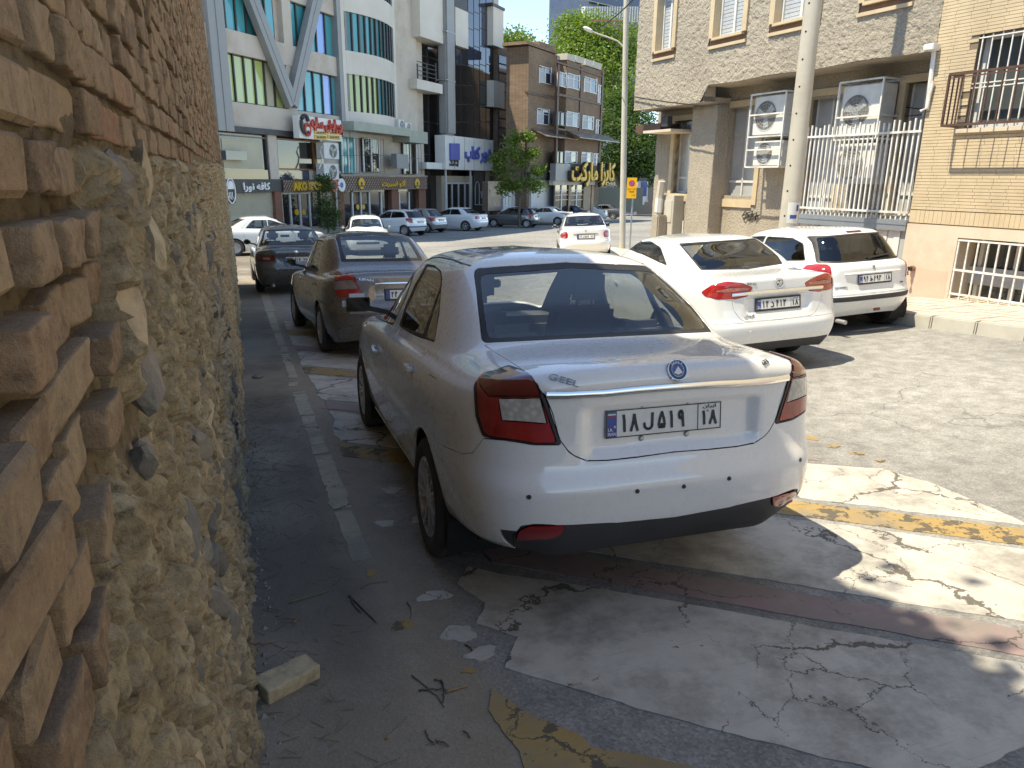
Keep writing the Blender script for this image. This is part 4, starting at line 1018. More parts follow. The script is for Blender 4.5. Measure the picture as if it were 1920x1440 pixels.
hero = dict(S=S, L=4.34, hw=.835, axles=(.97, 3.47), R=.30, track=.735, tyre_w=.195, wheel='alloy7', deck_row=8, glass_row=8, paint=MP_HERO, res=(170, 90), cabin=(1.12, 3.2, 1.0, .66), panels=[
    ('void', 's', arch(.97, .30, .345), 0, 'B', None, 0), ('void', 's', arch(3.47, .30, .345), 0, 'B', None, 0),
    ('rear_window', 'p', [(1154, 622), (914, 634, 16), (899, 515, 14), (1068, 502)], 1, 'C', M_CARGLASS, -.003),
    ('window_surround', 'p', [(1154, 631), (904, 643, 12), (888, 503, 12), (1068, 491)], 1, 'C', M_RUBBER, -.001),
    ('side_window', 'p', Z3([(292, 492), (330, 402), (390, 302), (470, 222), (548, 190), (525, 265), (478, 400), (403, 568), (330, 545)]), 4, 'B', M_CARGLASS_S, -.004),
    ('side_window', 'p', Z3([(622, 198), (660, 206), (696, 236), (706, 285), (702, 330), (590, 640), (448, 583), (485, 472), (548, 330)]), 4, 'B', M_CARGLASS_S, -.004),
    ('side_window', 'p', Z3([(704, 350), (694, 470), (664, 680), (608, 655), (660, 480)]), 3, 'B', M_CARGLASS_S, -.004),
    ('window_rubber', 'p', Z3([(275, 530), (284, 485), (325, 392), (385, 290), (465, 212), (560, 178), (535, 262), (486, 405), (400, 585)]), 4, 'B', M_RUBBER, -.002),
    ('window_rubber', 'p', Z3([(612, 190), (662, 196), (708, 232), (716, 285), (712, 340), (700, 500), (668, 692), (560, 655), (434, 588), (474, 468), (538, 325)]), 4, 'B', M_RUBBER, -.002),
    ('windscreen', 't', [(0, 3.24), (.60, 3.14), (.49, 2.5), (0, 2.52)], .05, 'C', M_CARGLASS, -.003),
    ('clear_lens', 'p', Z6([(658, 640), (820, 640), (846, 738), (672, 726)]), 4, 'B', M_LENSC, .006),
    ('upper_lens', 'p', Z6([(585, 590), (600, 545), (700, 520), (775, 545), (812, 600), (822, 632), (640, 632), (660, 735), (700, 742)][:7]+[(620, 632)]), 6, 'B', M_LENSD, .007),
    ('red_lens', 'p', Z6([(572, 580), (590, 545), (700, 522), (768, 545), (812, 610), (885, 815), (800, 815), (605, 785), (580, 700)]), 10, 'B', M_LENSR, .006),
    ('tail_lamp', 'p', tail, 8, 'B', M_RUBBER, .004),
    ('boot_lid', 'p', [(1258, 848), (1195, 857), (1140, 863), (1100, 864), (1070, 852, 14), (1050, 826), (1036, 775), (1022, 742), (1003, 716), (975, 690), (906, 646, 6), (1154, 634)], 3, 'C', None, 0.),
    ('reflector', 'p', [(967, 1013), (972, 996), (990, 987), (1061, 985), (1053, 1003), (1030, 1011)], 5, 'B', M_LENSR, .003),
    ('valance', 'p', [(1258, 1030), (946, 1040), (964, 1003), (978, 986), (1000, 983), (1064, 985), (1160, 980), (1258, 971)], 3, 'C', M_BLKPL, -.004),
    ('valance', 'uv', [(-.455, -.05), (.455, -.05), (.47, .19), (-.47, .19)], 0, 'U', M_BLKPL, -.004),
    ('rear_bumper', 'p', [(1225, 1040), (940, 1045), (850, 1010), (795, 828), (801, 820), (835, 838), (868, 851), (886, 849), (902, 828), (906, 822), (1000, 830), (1044, 820), (1080, 838), (1258, 830)], 2, 'C', None, .001),
    ('fuel_flap', 'p', Z3([(627, 895), (686, 932), (660, 1122), (590, 1080)]), 4, 'B', None, 0.),
    ('rear_door', 's', [(1.24, 1.04), (1.45, 1.30), (1.62, 1.42), (1.82, 1.44), (1.98, 1.40), (2.06, 1.05), (2.07, .80), (2.08, .30), (1.60, .29), (1.42, .42), (1.37, .62), (1.26, .80)], .04, 'B', None, 0.),
    ('front_door', 's', [(2.07, 1.02), (1.99, 1.40), (2.1, 1.435), (2.4, 1.41), (2.75, 1.25), (3.12, .985), (3.16, .8), (3.15, .45), (3.05, .29), (2.09, .29), (2.08, .80)], .04, 'B', None, 0.),
    ('bonnet', 't', [(0, 3.36), (.62, 3.27), (.68, 3.9), (0, 4.15)], .05, 'C', None, 0.),
    ('headlamp', 'f', [(.45, .60), (.74, .62), (.77, .76), (.62, .78), (.42, .70)], .03, 'B', M_LENSC, .004),
    ('front_bumper', 'f', [(0, .25), (.80, .25), (.83, .58), (.40, .58), (0, .60)], .03, 'C', None, 0.),
])
car = build_car('parked_car', hero, MH, 'white saloon in the foreground beside the brick wall, chrome strip across its boot')
# brightwork and badges
uvc = S.inv([(1024, 741), (1060, 741), (1135, 737), (1190, 731), (1262, 725)], 'p', MH); uvc[-1, 0] = 0
path = resample(np.concatenate([uvc, (uvc*np.array([-1, 1]))[-2::-1]]), 33)
lid = hero['objs']['boot_lid'][0]
strip('chrome_strip', S, path, .0165, .012, M_CHROME, lid, False)
M_BADGE = pmat('badge_black', (.012, .012, .014), None, 20, .2, coat=1); M_BADGEB = pmat('badge_blue', (.02, .06, .25), None, 20, .25, coat=1)
Mb = surf_frame(S, 0., S.inv([(1268, 694)], 'p', MH)[0, 1], .002) @ Matrix.Translation((.0, 0, 0))
bd = MB().lathe([(.0, .001), (.040, .001), (.041, -.001)], 40, 'z', Mb @ Matrix.Translation((0, 0, .003))).build('badge', M_BADGE, lid, sm=True)
MB().lathe([(.0385, .002), (.0395, .006), (.0425, .006), (.0445, -.002)], 40, 'z', Mb).build('badge_ring', M_CHROME, lid, sm=True)
MB().lathe([(.0, .0062), (.0245, .0062), (.0255, .005)], 32, 'z', Mb).build('badge_centre', M_BADGEB, lid, sm=True)
mtn = MB()
for (a, b, c) in (((-.019, -.012), (.003, .014), (.019, -.012)),):
    mtn.add([Mb @ Vector((a[0], a[1], .0068)), Mb @ Vector((b[0], b[1], .0072)), Mb @ Vector((c[0], c[1], .0068)), Mb @ Vector((0, -.02, .0068))], [(0, 3, 2, 1)])
mtn.build('badge_peak', M_WHITE, lid)
for i, ch in enumerate('GEELY'):
    a = rad(132-i*21); text_fit('badge_letter', ch, Mb @ Matrix.Translation((.0318*math.cos(a), .0318*math.sin(a), .005)) @ Matrix.Rotation(a-math.pi/2, 4, 'Z'), .0085, .0085, M_WHITE, lid, .03, .01, .001)
MB().lathe([(.0258, .0058), (.0262, .0066), (.0275, .0066), (.0280, .0058)], 32, 'z', Mb).build('badge_inner_ring', M_CHROME, lid, sm=True)
M_CHDULL = pmat('dull_chrome', (.36, .36, .35), (.2, .2, .2), 40, .28, metallic=.9)
def badge_text(txt, pxy, w, h, mat=M_CHDULL, bold=.0, parent=lid, kind='p', SS=S, MM=MH, rot=0, thick=.004):
    uv = SS.inv([pxy], kind, MM)[0]
    if kind == 'q': uv = uv*np.array([-1, 1])
    return text_fit('lettering', txt, surf_frame(SS, uv[0], uv[1], .002) @ Matrix.Rotation(rot, 4, 'Z'), w, h, mat, parent, bold, .02, thick)
badge_text('GEEL', (1058, 713), .118, .023); badge_text('GE5', (1434, 679), .036, .022, kind='q')
# plate with its screws
uvp = S.inv([(.035, .853)], 'r', MH)[0]; Mp = surf_frame(S, uvp[0], uvp[1], .006); q = Mp.to_3x3(); 
Mp = Matrix.Translation((-.035, Mp.translation.y, .853)) @ Matrix(((1, 0, 0), (0, .07, -1), (0, 1, .07))).to_4x4()
plate(lid, Mp, '18', 'l', '519', '18')
for (x, y) in ((-.1, .066), (.105, .066), (-.1, -.068), (.105, -.068)): MB().lathe([(0, .004), (.008, .003), (.012, -.002), (.012, -.01)], 12, 'z', Mp @ Matrix.Translation((x, y, -.002))).build('plate_screw', M_STEELCAP, lid, sm=True)
for (x, y) in ((-.222, -.012), (.198, .022)): MB().lathe([(0, .006), (.005, .005), (.0065, .003)], 10, 'z', Mp @ Matrix.Translation((x, y, 0))).build('plate_screw', M_STEELCAP, lid, sm=True)
# parking sensors
for (px_, k) in (((992, 932), 'p'), ((1195, 921), 'p'), ((1282, 912), 'q'), ((1367, 897), 'q'), ((1500, 862), 'q')):
    uv = S.inv([px_], k, MH)[0]; uv = uv*np.array([-1 if k == 'q' else 1, 1])
    MB().lathe([(0, .0035), (.0085, .003), (.0095, -.001)], 16, 'z', surf_frame(S, uv[0], uv[1], .001)).build('parking_sensor', M_RUBBER, hero['objs']['rear_bumper'][0], sm=True)
# door handles, mirrors, sill strip
def handle(pxy, SS, MM, mat, parent, kind='p', mirror=True, w=.125):
    uv = SS.inv([pxy], kind, MM)[0]
    for sg in ((1, -1) if mirror else (1,)):
        Mx = surf_frame(SS, uv[0]*sg, uv[1], .0); hb = MB().box(-w/2, w/2, -.013, .013, .018, .034, Mx).box(-w/2, -w/2+.03, -.012, .012, -.004, .03, Mx).box(w/2-.03, w/2, -.012, .012, -.004, .03, Mx).build('door_handle', mat, parent[0] if sg == 1 else parent[-1], bevel=.006)
        MB().lathe([(0, -.002), (.032, -.0005), (.036, .001)], 16, 'z', Mx).build('handle_cup', mat, hb, sm=True)
handle((771, 690), S, MH, MP_HERO, hero['objs']['rear_door']); handle((707, 655), S, MH, MP_HERO, hero['objs']['front_door'])
mirror_pair(car, S, 2.86, 1.06, .80, MP_HERO, (.21, .145, .11))
for sg in (-1, 1):
    p_ = S.inv([(1.40, .235), (3.05, .235)], 's', MH); p_[:, 0] *= sg
    strip('sill_strip', S, resample(p_, 14), .035, .012, MP_HERO, car, False)
# high brake lamp on the parcel shelf, wiper of the aerial roof gutter
MB().box(-.17, .17, .80, .88, 1.0, 1.045).build('brake_lamp', M_LENSD, car, bevel=.012)
for sg in (-1, 1):
    p_ = S.inv([(.50, 1.30), (.51, 1.6), (.51, 1.95), (.50, 2.3)], 't', MH); p_[:, 0] *= sg
    strip('roof_gutter', S, resample(p_, 16), .007, .002, M_RUBBER, car, False)
# ================================================================== the other cars
def three_box(L, hw, zb, zd, yg, zr, yrr, rhw, wsy, wsz, yrf, hood, ax, R, paint, lamp, lampmats, glass=M_CARGLASS, sglass=None, lid_bot=.62, lid_hw=.50, bump=None, wheel='cap', mods=(), res=(80, 50), ym=None, bt=.66, lip=.19, ra=7., rb=9., extra=(), rear_glass=None, side=None, black_strip=False, glass_in=.085, a=5.3, b=12, lid_top=None, seat=M_SEAT, cabin=None, rear_y=.02, belt_f=None, wheel_mat=None, doors=None):
    rows = sedan_rows(L, hw, zb, zd, yg, zr, yrr, rhw, wsy, wsz, yrf, hood, lip=lip, bt=bt, glass_in=glass_in, a=a, b=b, rear_y=rear_y, belt_f=belt_f, ra=ra, rb=rb)
    ym = ym or (yrr+.6+yrf)/2; bf = belt_f if belt_f else zb-.09; S_ = Surf(rows, ym, mods)
    sglass = sglass or glass; gw = rhw-.055; gb = hw-glass_in-.11; by = ym
    pn = [('void', 's', arch(ax[0], R, R+.045), 0, 'B', None, 0), ('void', 's', arch(ax[1], R, R+.045), 0, 'B', None, 0)]
    rg = rear_glass or ('g', [(0, zd+.035), (gb, zd+.04, .03), (gw, zr-.02, .03), (0, zr-.005)])
    if rg[0] == 'g':
        pn += [('rear_window', 'g', rg[1], .02, 'C', glass, -.003), ('window_surround', 'g', [(0, zd+.012), (gb+.03, zd+.015, .03), (gw+.025, zr+.0, .03), (0, zr+.012)], .02, 'C', M_RUBBER, -.001)]
    else:
        pn += [('rear_window', 'p', rg[1], 1, 'C', glass, -.003), ('window_surround', 'p', rg[2], 1, 'C', M_RUBBER, -.001)]
    z0, z1 = zb+.055, bf+.055; top = zr-.05; yq = yg+(yrr-yg)*.45+.45
    sd = side if side is not None else [[(yq, z0), (yq+.18, (z0+top)/2+.05), (yrr+.42, top), (by-.03, top+.005), (by-.02, z0-.02)], [(by+.05, z0-.02), (by+.04, top+.005), (yrf-.15, top-.005), (yrf+(wsy-yrf)*.42, top-(top-z1)*.42), (wsy-.12, z1+.03), (wsy-.17, z1)]]
    for q in sd: pn.append(('side_window', 's', q, .03, 'B', sglass, -.004))
    for q in sd:
        c = np.mean(np.array(q), 0); pn.append(('window_rubber', 's', [(c[0]+(p[0]-c[0])*1.05, c[1]+(p[1]-c[1])*1.09) for p in q], .03, 'B', M_RUBBER, -.002))
    pn.append(('windscreen', 't', [(0, wsy-.05), (hw-glass_in-.14, wsy-.16), (rhw-.07, yrf+.08), (0, yrf+.10)], .05, 'C', glass, -.003))
    for (nm, kind, pts, rd, mt) in lamp: pn.append((nm, kind, pts, rd, 'B', mt, .005))
    pn += list(extra)
    pn.append(('boot_lid', 'r', lid_top or [(0, lid_bot), (lid_hw-.06, lid_bot, .05), (lid_hw, (lid_bot+zd)/2), (lid_hw+.06, zd-.03), (0, zd-.015)], .02, 'C', None, 0.))
    if black_strip: pn.append(('bumper_strip', 'r', [(0, .475), (hw-.005, .475), (hw-.005, .535), (0, .535)], 0, 'C', M_BLKPL, .006))
    bz = bump or bt-.03
    pn.append(('rear_bumper', 's', [(-.3, .1), (ax[0]-R*.9, .1), (ax[0]-R*.9, bz), (-.3, bz)], 0, 'B', None, .001) if False else ('rear_bumper', 'r', [(0, .12), (hw-.01, .12), (hw-.004, bz), (0, bz)], 0, 'C', None, .001))
    pn.append(('rear_door', 's', (doors or [])[0] if doors else [(ax[0]+.28, zb+.05), (yrr+.30, zr-.02), (by+.0, zr-.01), (by+.02, .30), (ax[0]+.55, .30), (ax[0]+.38, .55)], .04, 'B', None, 0.))
    pn.append(('front_door', 's', [(by+.0, zr-.01), (by+.02, .30), (wsy-.18, .30), (wsy-.10, .6), (wsy-.10, bf+.02), (yrf+.02, zr-.03)], .04, 'B', None, 0.))
    pn.append(('headlamp', 'f', [(hw-.34, hood-.24), (hw-.10, hood-.22), (hw-.07, hood-.12), (hw-.30, hood-.12)], .03, 'B', M_LENSC, .004))
    pn.append(('bonnet', 't', [(0, wsy+.1), (hw-.2, wsy-.02), (hw-.16, wsy+.55), (0, L-.22)], .05, 'C', None, 0.))
    pn.append(('grille', 'f', [(0, .42), (.42, .42), (.42, .50), (0, .50)], .02, 'C', M_BLKPL, -.004))
    return dict(S=S_, L=L, hw=hw, axles=ax, R=R, track=hw-.10, wheel=wheel, wheel_mat=wheel_mat or M_STEELCAP, deck_row=8, glass_row=8, paint=paint, res=res, cabin=cabin or (yrr-.02, wsy-.08, zb, hw-.19), panels=pn, seat_mat=seat)
def plate_at(sp, root, z, left, letter, mid, right, dx=0., frame=True, fine=False, tilt=.07, par=None, out=.006):
    S_ = sp['S']; uv = S_.inv([(abs(dx)+.001, z)], 'r')[0]; p = S_([uv[0]], [uv[1]])[0]
    M_ = Matrix.Translation((dx, p[1]-out-.012, z)) @ Matrix(((1, 0, 0), (0, tilt, -1), (0, 1, tilt))).to_4x4()
    return plate(par or root, M_, left, letter, mid, right, frame, fine)
def lettering(sp, root, txt, x, z, w, h, mat=M_CHDULL, bold=.02, thick=.004):
    S_ = sp['S']; uv = S_.inv([(abs(x)+.001, z)], 'r')[0]
    if x > 0: uv = uv*np.array([-1, 1])
    return text_fit('lettering', txt, surf_frame(S_, uv[0], uv[1], .003), w, h, mat, root, bold, .02, thick)
P_WHITE = mat_paint('white_paint_car', (.74, .76, .76), .15); P_BRONZE = mat_paint('bronze_grey_paint', (.15, .13, .115), .3, .5, (.26, .21, .16)); P_CHAR = mat_paint('charcoal_paint', (.085, .085, .085), .45, .4, (.19, .16, .12))
P_GREY = mat_paint('slate_grey_paint', (.085, .09, .10), .3, .45); P_NAVY = mat_paint('navy_paint', (.012, .02, .06), .25, .2); P_SILV = mat_paint('silver_paint', (.42, .43, .44), .3, .6); P_BLUE = mat_paint('blue_paint', (.06, .12, .22), .25, .3); P_OFFW = mat_paint('old_white_paint', (.66, .68, .64), .3)

# --- bronze saloon just ahead
lamp = [('lamp_bar', 'p', [(627, 528), (662, 524), (672, 541), (628, 544)], 2, M_LENSS), ('tail_lamp', 'p', [(626, 512), (638, 506), (656, 504), (665, 520), (681, 556), (640, 557), (629, 556)], 4, M_LENSRB)]
sp = three_box(4.55, .85, .99, 1.09, .70, 1.44, 1.30, .60, 3.45, .98, 2.55, .88, (1.0, 3.605), .315, P_BRONZE, lamp, None, lid_bot=.64, lid_hw=.52, wheel='alloy7', wheel_mat=M_ALLOY, res=(110, 64), bump=.66,
    rear_glass=('p', [(722, 484), (646, 485, 4), (637, 444, 4), (712, 439)], [(722, 490), (640, 491, 4), (630, 439, 4), (712, 434)]), mods=(recess_mod(.30, .38, .70, .90, .02),))
M_B = car_matrix(1.78, 8.50, rad(3.2), (1.0, 3.605))
bz_ = build_car('parked_car', sp, M_B, 'bronze grey saloon parked along the brick wall, half in sunlight', 1)
lid_ = sp['objs']['boot_lid'][0]
lettering(sp, lid_, 'LIFAN', -.40, .985, .17, .026, M_CHROME, .03); plate_at(sp, root=bz_, z=.80, left='22', letter='d', mid='617', right='18', dx=.09)
strip('chrome_strip', sp['S'], [(t, sp['S'].inv([(.2, .935)], 'r')[0][1]) for t in np.linspace(-.22, .22, 15)], .016, .012, M_CHROME, lid_)
mirror_pair(bz_, sp['S'], 3.02, 1.05, .82, P_BRONZE, (.20, .14, .11))
for yy_ in (1.28, 2.42):
    uv = sp['S'].inv([(yy_, .86)], 's')[0]
    for sg in (-1, 1): MB().box(-.07, .07, -.013, .013, .012, .03, surf_frame(sp['S'], uv[0]*sg, uv[1])).build('door_handle', P_BRONZE, bz_, bevel=.006)

# --- white saloon in the sun, right of the foreground car
J = lambda L_: [(1160+x/4.571, 420+y/4.571)+tuple(r) for x, y, *r in L_]
lamp = [('clear_lens', 'p', J([(818, 580), (950, 547), (1130, 543), (1100, 572), (900, 592)]), 2, M_LENSP), ('tail_lamp', 'p', J([(705, 585), (800, 520), (930, 492), (1060, 508), (1152, 545), (1105, 620), (1005, 645), (840, 645), (740, 622)]), 4, M_LENSRB)]
M_J = car_matrix(5.36, 5.98, rad(-5.5), (1.05, 3.76))
sp = three_box(4.59, .885, 1.0, 1.09, .66, 1.375, 1.22, .62, 3.45, 1.0, 2.5, .90, (1.05, 3.76), .32, P_WHITE, lamp, None, wheel='alloy5', wheel_mat=M_ALLOY, res=(110, 64), bump=.60, bt=.60,
    rear_glass=('p', J([(1140, 376), (722, 386, 4), (535, 178, 4), (870, 152)]), J([(1140, 388), (705, 396, 4), (512, 166, 4), (870, 143)])), mods=(recess_mod(.34, .42, .66, .87, .02),),
    lid_top=[(0, .60), (.44, .61, .08), (.53, .74), (.56, .90), (.64, 1.06), (0, 1.075)],
    side=[], extra=[('side_window', 'p', J([(20, 178), (70, 152), (132, 147), (104, 200), (30, 212)]), 5, 'B', M_CARGLASS_D, -.004), ('side_window', 'p', J([(122, 206), (172, 146), (275, 156), (352, 208), (405, 345), (330, 308), (215, 252)]), 5, 'B', M_CARGLASS_D, -.004), ('window_rubber', 'p', J([(-10, 215), (10, 180), (62, 146), (140, 138), (172, 138), (282, 148), (360, 202), (417, 358), (330, 320), (215, 264), (104, 222)]), 5, 'B', M_RUBBER, -.002),
     ('valance', 'r', [(0, .12), (.70, .12), (.72, .36, .06), (0, .36)], .03, 'C', M_BLKPL, -.002)])
jc = build_car('parked_car', sp, M_J, 'white saloon with wide red tail lamps parked in full sun beside the foreground car', 1)
lid_ = sp['objs']['boot_lid'][0]
v_ = sp['S'].inv([(.2, .905)], 'r')[0][1]; strip('chrome_strip', sp['S'], [(t, v_) for t in np.linspace(-.36, .36, 21)], .020, .014, M_CHROME, lid_, False)
lettering(sp, lid_, 'JAC', -.33, 1.0, .115, .030, M_CHDULL, .03); lettering(sp, lid_, 'J4', .42, 1.0, .06, .03, M_CHROME, .01); lettering(sp, lid_, shape_fa('کرمان'), -.35, .665, .12, .035, M_CHDULL, .01)
Mb = surf_frame(sp['S'], 0, sp['S'].inv([(.01, .99)], 'r')[0][1], .004)
st = MB().lathe([(.043, 0), (.046, .006), (.052, .006), (.055, -.004)], 32, 'z', Mb)
for k in range(5):
    a = rad(90+72*k); st.add([Mb @ Vector((.044*math.cos(a), .044*math.sin(a), .003)), Mb @ Vector((.017*math.cos(a+rad(36)), .017*math.sin(a+rad(36)), .003)), Mb @ Vector((0, 0, .012)), Mb @ Vector((.017*math.cos(a-rad(36)), .017*math.sin(a-rad(36)), .003))], [(0, 1, 2), (0, 2, 3)])
st.build('badge', M_CHROME, lid_)
plate_at(sp, jc, .775, '12', 'd', '413', '18', .0, True, True)
for x_ in (-.35, .55): 
    uv = sp['S'].inv([(abs(x_), .50)], 'r')[0]; MB().lathe([(0, .003), (.011, .003), (.013, -.001)], 14, 'z', surf_frame(sp['S'], uv[0]*(1 if x_ < 0 else -1), uv[1])).build('parking_sensor', P_WHITE, jc, sm=True)
mirror_pair(jc, sp['S'], 3.05, 1.07, .84, P_WHITE, (.21, .14, .11))
for yy_ in (1.30, 2.40):
    uv = sp['S'].inv([(yy_, .88)], 's')[0]
    for sg in (-1, 1): MB().box(-.07, .07, -.013, .013, .012, .03, surf_frame(sp['S'], uv[0]*sg, uv[1])).build('door_handle', P_WHITE, jc, bevel=.006)

# --- small hatchback
def hatch(paint, res=(100, 60), wheel='cap', glass=M_CARGLASS_D, lampm=M_LENSRB):
    lamp = [('tail_lamp', 'r', [(.635, .70), (.775, .71), (.765, .86), (.725, .965), (.64, .985), (.61, .955), (.665, .90)], .035, lampm)][:0]
    ex = [('brake_lamp', 'g', [(.0, 1.345), (.12, 1.345), (.12, 1.365), (0, 1.365)], .0, 'C', M_LENSD, .006)]
    sp_ = three_box(3.83, .826, .94, .965, .15, 1.325, .42, .585, 2.84, .97, 2.08, .87, (.60, 3.04), .29, paint, lamp, None, glass=glass, lid_bot=.56, lid_hw=.60, bump=.555, wheel=wheel, res=res, ym=1.62, black_strip=True, bt=.58, glass_in=.085, a=4.2, b=8, lip=.20, ra=4.6, rb=6., extra=ex, rear_y=.015,
        lid_top=[(0, .565), (.60, .565, .06), (.64, .80), (.66, .93), (0, .945)], belt_f=.90, cabin=(.85, 2.74, .93, .63),
        side=[[(.60, 1.02), (.74, 1.22), (.98, 1.285), (1.52, 1.295), (1.54, .975)], [(1.62, .97), (1.60, 1.295), (1.95, 1.28), (2.3, 1.12), (2.6, .96), (2.58, .93)]],
        doors=[[(.56, .98), (.72, 1.26), (1.56, 1.335), (1.585, .30), (1.1, .30), (.95, .45)]])
    S_ = sp_['S']; S_.v_deck = S_.v[8]; S_.v_glass0 = S_.v[8]; (u1, v1), (u2, v2), (u3, v3) = S_.inv([(.60, .715), (.62, .87), (.595, .97)], 'r')
    sp_['panels'].insert(2, ('tail_lamp', 'uv', [(u1, v1), (u2, v2), (u3, v3), (u3+.07, v3+.005), (.585, v3-.035), (.600, v2+.03), (.575, v2-.06), (.52, v1+.01)], .02, 'B', lampm, .005))
    return sp_
sp = hatch(P_WHITE); HS = sp
M_H = car_matrix(7.92, 7.17, rad(-2.6), (.60, 3.04))
ht = build_car('parked_car', sp, M_H, 'white hatchback with a black bumper strip parked nearest the right kerb', 1)
lid_ = sp['objs']['boot_lid'][0]
plate_at(sp, ht, .755, '94', 't', '693', '18', .02, True, True)
S_ = sp['S']; v1 = S_.inv([(.2, .83)], 'r')[0][1]; strip('plate_handle', S_, [(t, v1) for t in np.linspace(-.33, .33, 17)], .016, .018, P_WHITE, lid_)
uv = S_.inv([(.1, 1.01)], 'g')[0]; uv2 = S_.inv([(.36, 1.035)], 'g')[0]
q1 = S_([-uv[0]*.2], [uv[1]])[0]; q2 = S_([-uv2[0]], [uv2[1]])[0]; o_ = Vector((0, -.02, .012)); MB().bar(Vector(q1)+o_, Vector(q2)+o_, .022, .014).bar(Vector(q1)+o_*.2, Vector(q1)+o_, .05, .03).build('rear_wiper', M_RUBBER, ht)
Ml = surf_frame(S_, 0, S_.inv([(.01, .90)], 'r')[0][1], .003); MB().tube([Ml @ Vector(p) for p in [(-.02, -.03, .002), (-.006, 0, .004), (-.018, .02, .003), (.004, .034, .003), (.012, .012, .003), (.004, -.01, .003), (.018, -.034, .002)]], .0045, 6).build('badge', M_CHDULL, lid_)
lettering(sp, lid_, '206', .50, .665, .075, .022, M_CHDULL, .01); lettering(sp, lid_, 'IRAN KHODRO', -.50, .665, .17, .020, M_CHDULL, .01)
MB().box(-.06, .06, -.03, -.01, .33, .37).build('fog_lamp', M_LENSD, ht, bevel=.015)
MB().tube([(-.50, .15, .22), (-.50, -.02, .215)], .028, 14).build('exhaust', M_STEELCAP, ht)
mirror_pair(ht, S_, 2.38, .99, .78, P_WHITE, (.19, .13, .10))
for yy_, zz_ in ((.93, .80), (1.85, .79)):
    uv = S_.inv([(yy_, zz_)], 's')[0]
    for sg in (-1, 1): MB().box(-.06, .06, -.02, .02, .0, .016, surf_frame(S_, uv[0]*sg, uv[1])).build('door_handle', P_WHITE, ht, bevel=.006)

# --- dark saloon at the end of the wall
lamp = [('clear_lens', 'r', [(.56, .80), (.70, .80), (.70, .85), (.56, .85)], .01, M_LENSS), ('tail_lamp', 'r', [(.46, .76), (.82, .76), (.82, .90), (.46, .90)], .015, M_LENSD)]
sp = three_box(4.5, .86, .98, 1.05, .78, 1.39, 1.36, .60, 3.4, .98, 2.55, .9, (1.05, 3.72), .31, P_CHAR, lamp, None, res=(80, 48), lid_hw=.46, bump=.62, mods=())
M_S = car_matrix(1.17, 16.7, rad(1.0), (1.05, 3.72)); sm_car = build_car('parked_car', sp, M_S, 'charcoal saloon parked at the far end of the brick wall', .8)
plate_at(sp, sm_car, .80, '87', 'y', '515', '78', 0, False, False); mirror_pair(sm_car, sp['S'], 2.98, 1.03, .82, P_CHAR)
Ml = surf_frame(sp['S'], 0, sp['S'].inv([(.01, .95)], 'r')[0][1], .003); MB().add([Ml @ Vector(p) for p in [(-.04, .03, 0), (.03, .045, 0), (.05, .0, 0), (.0, -.05, 0), (-.02, -.01, 0), (.0, .005, .01)]], [(0, 5, 4), (0, 1, 5), (1, 2, 5), (2, 3, 5), (3, 4, 5)]).build('badge', M_CHROME, sm_car)
MB().tube([(-.52, .2, .25), (-.52, -.02, .24)], .03, 12).build('exhaust', M_STEELCAP, sm_car)

# --- white small saloon driving away in the middle
lamp = [('tail_lamp', 'r', [(.56, .70), (.68, .68), (.78, .72), (.78, .81), (.70, .89), (.59, .90), (.55, .82)], .05, M_LENSRB)]
def small_saloon(paint, glass=M_CARGLASS, lamp=lamp):
    return three_box(4.19, .826, .95, 1.02, .52, 1.34, 1.02, .58, 3.05, .98, 2.3, .88, (.93, 3.375), .29, paint, lamp, None, glass=glass, res=(80, 48), lid_hw=.52, bump=.58, bt=.60, a=4.6, b=9, seat=M_SEATG)
sp = small_saloon(P_WHITE)
M_D = car_matrix(10.15, 20.4, rad(-22.5), (.93, 3.375)); sd = build_car('parked_car', sp, M_D, 'small white saloon seen from straight behind in the middle of the road', .8)
plate_at(sp, sd, .735, '13', 'l', '887', '22', 0, True, False); mirror_pair(sd, sp['S'], 2.5, .98, .80, P_WHITE, (.19, .13, .10))
strip('plate_handle', sp['S'], [(t, sp['S'].inv([(.2, .81)], 'r')[0][1]) for t in np.linspace(-.28, .28, 13)], .02, .016, M_CHDULL, sd)
Ml = surf_frame(sp['S'], 0, sp['S'].inv([(.01, .93)], 'r')[0][1], .004); MB().tube([Ml @ Vector(p) for p in [(-.02, -.035, .002), (-.006, 0, .004), (-.018, .02, .003), (.004, .036, .003), (.012, .012, .003), (.004, -.01, .003), (.02, -.038, .002)]], .006, 6).build('badge', M_CHDULL, sd)

# --- far cars
def far_car(sp, x, y, yaw, label, wb, detail=.6, group='cars parked in front of the shops', pl=None, mirrors=None):
    c = build_car('parked_car', sp, car_matrix(x, y, rad(yaw), wb), label, detail, group)
    if pl: plate_at(sp, c, pl, '45', 'd', '362', '18', 0, False, False)
    if mirrors: mirror_pair(c, sp['S'], mirrors[0], mirrors[1], mirrors[2], sp['paint'], (.18, .12, .10))
    return c
def old_saloon(paint, glass=M_CARGLASS, seat=M_SEATG):   # angular saloon
    lamp = [('tail_lamp', 'r', [(.44, .74), (.82, .74), (.82, .90), (.44, .90)], .01, M_LENSRB)]
    return three_box(4.41, .84, .95, 1.03, .72, 1.315, 1.30, .60, 3.25, .97, 2.5, .88, (1.0, 3.67), .30, paint, lamp, None, glass=glass, lid_hw=.44, res=(70, 44), bump=.60, black_strip=True, a=7, b=14, seat=seat)
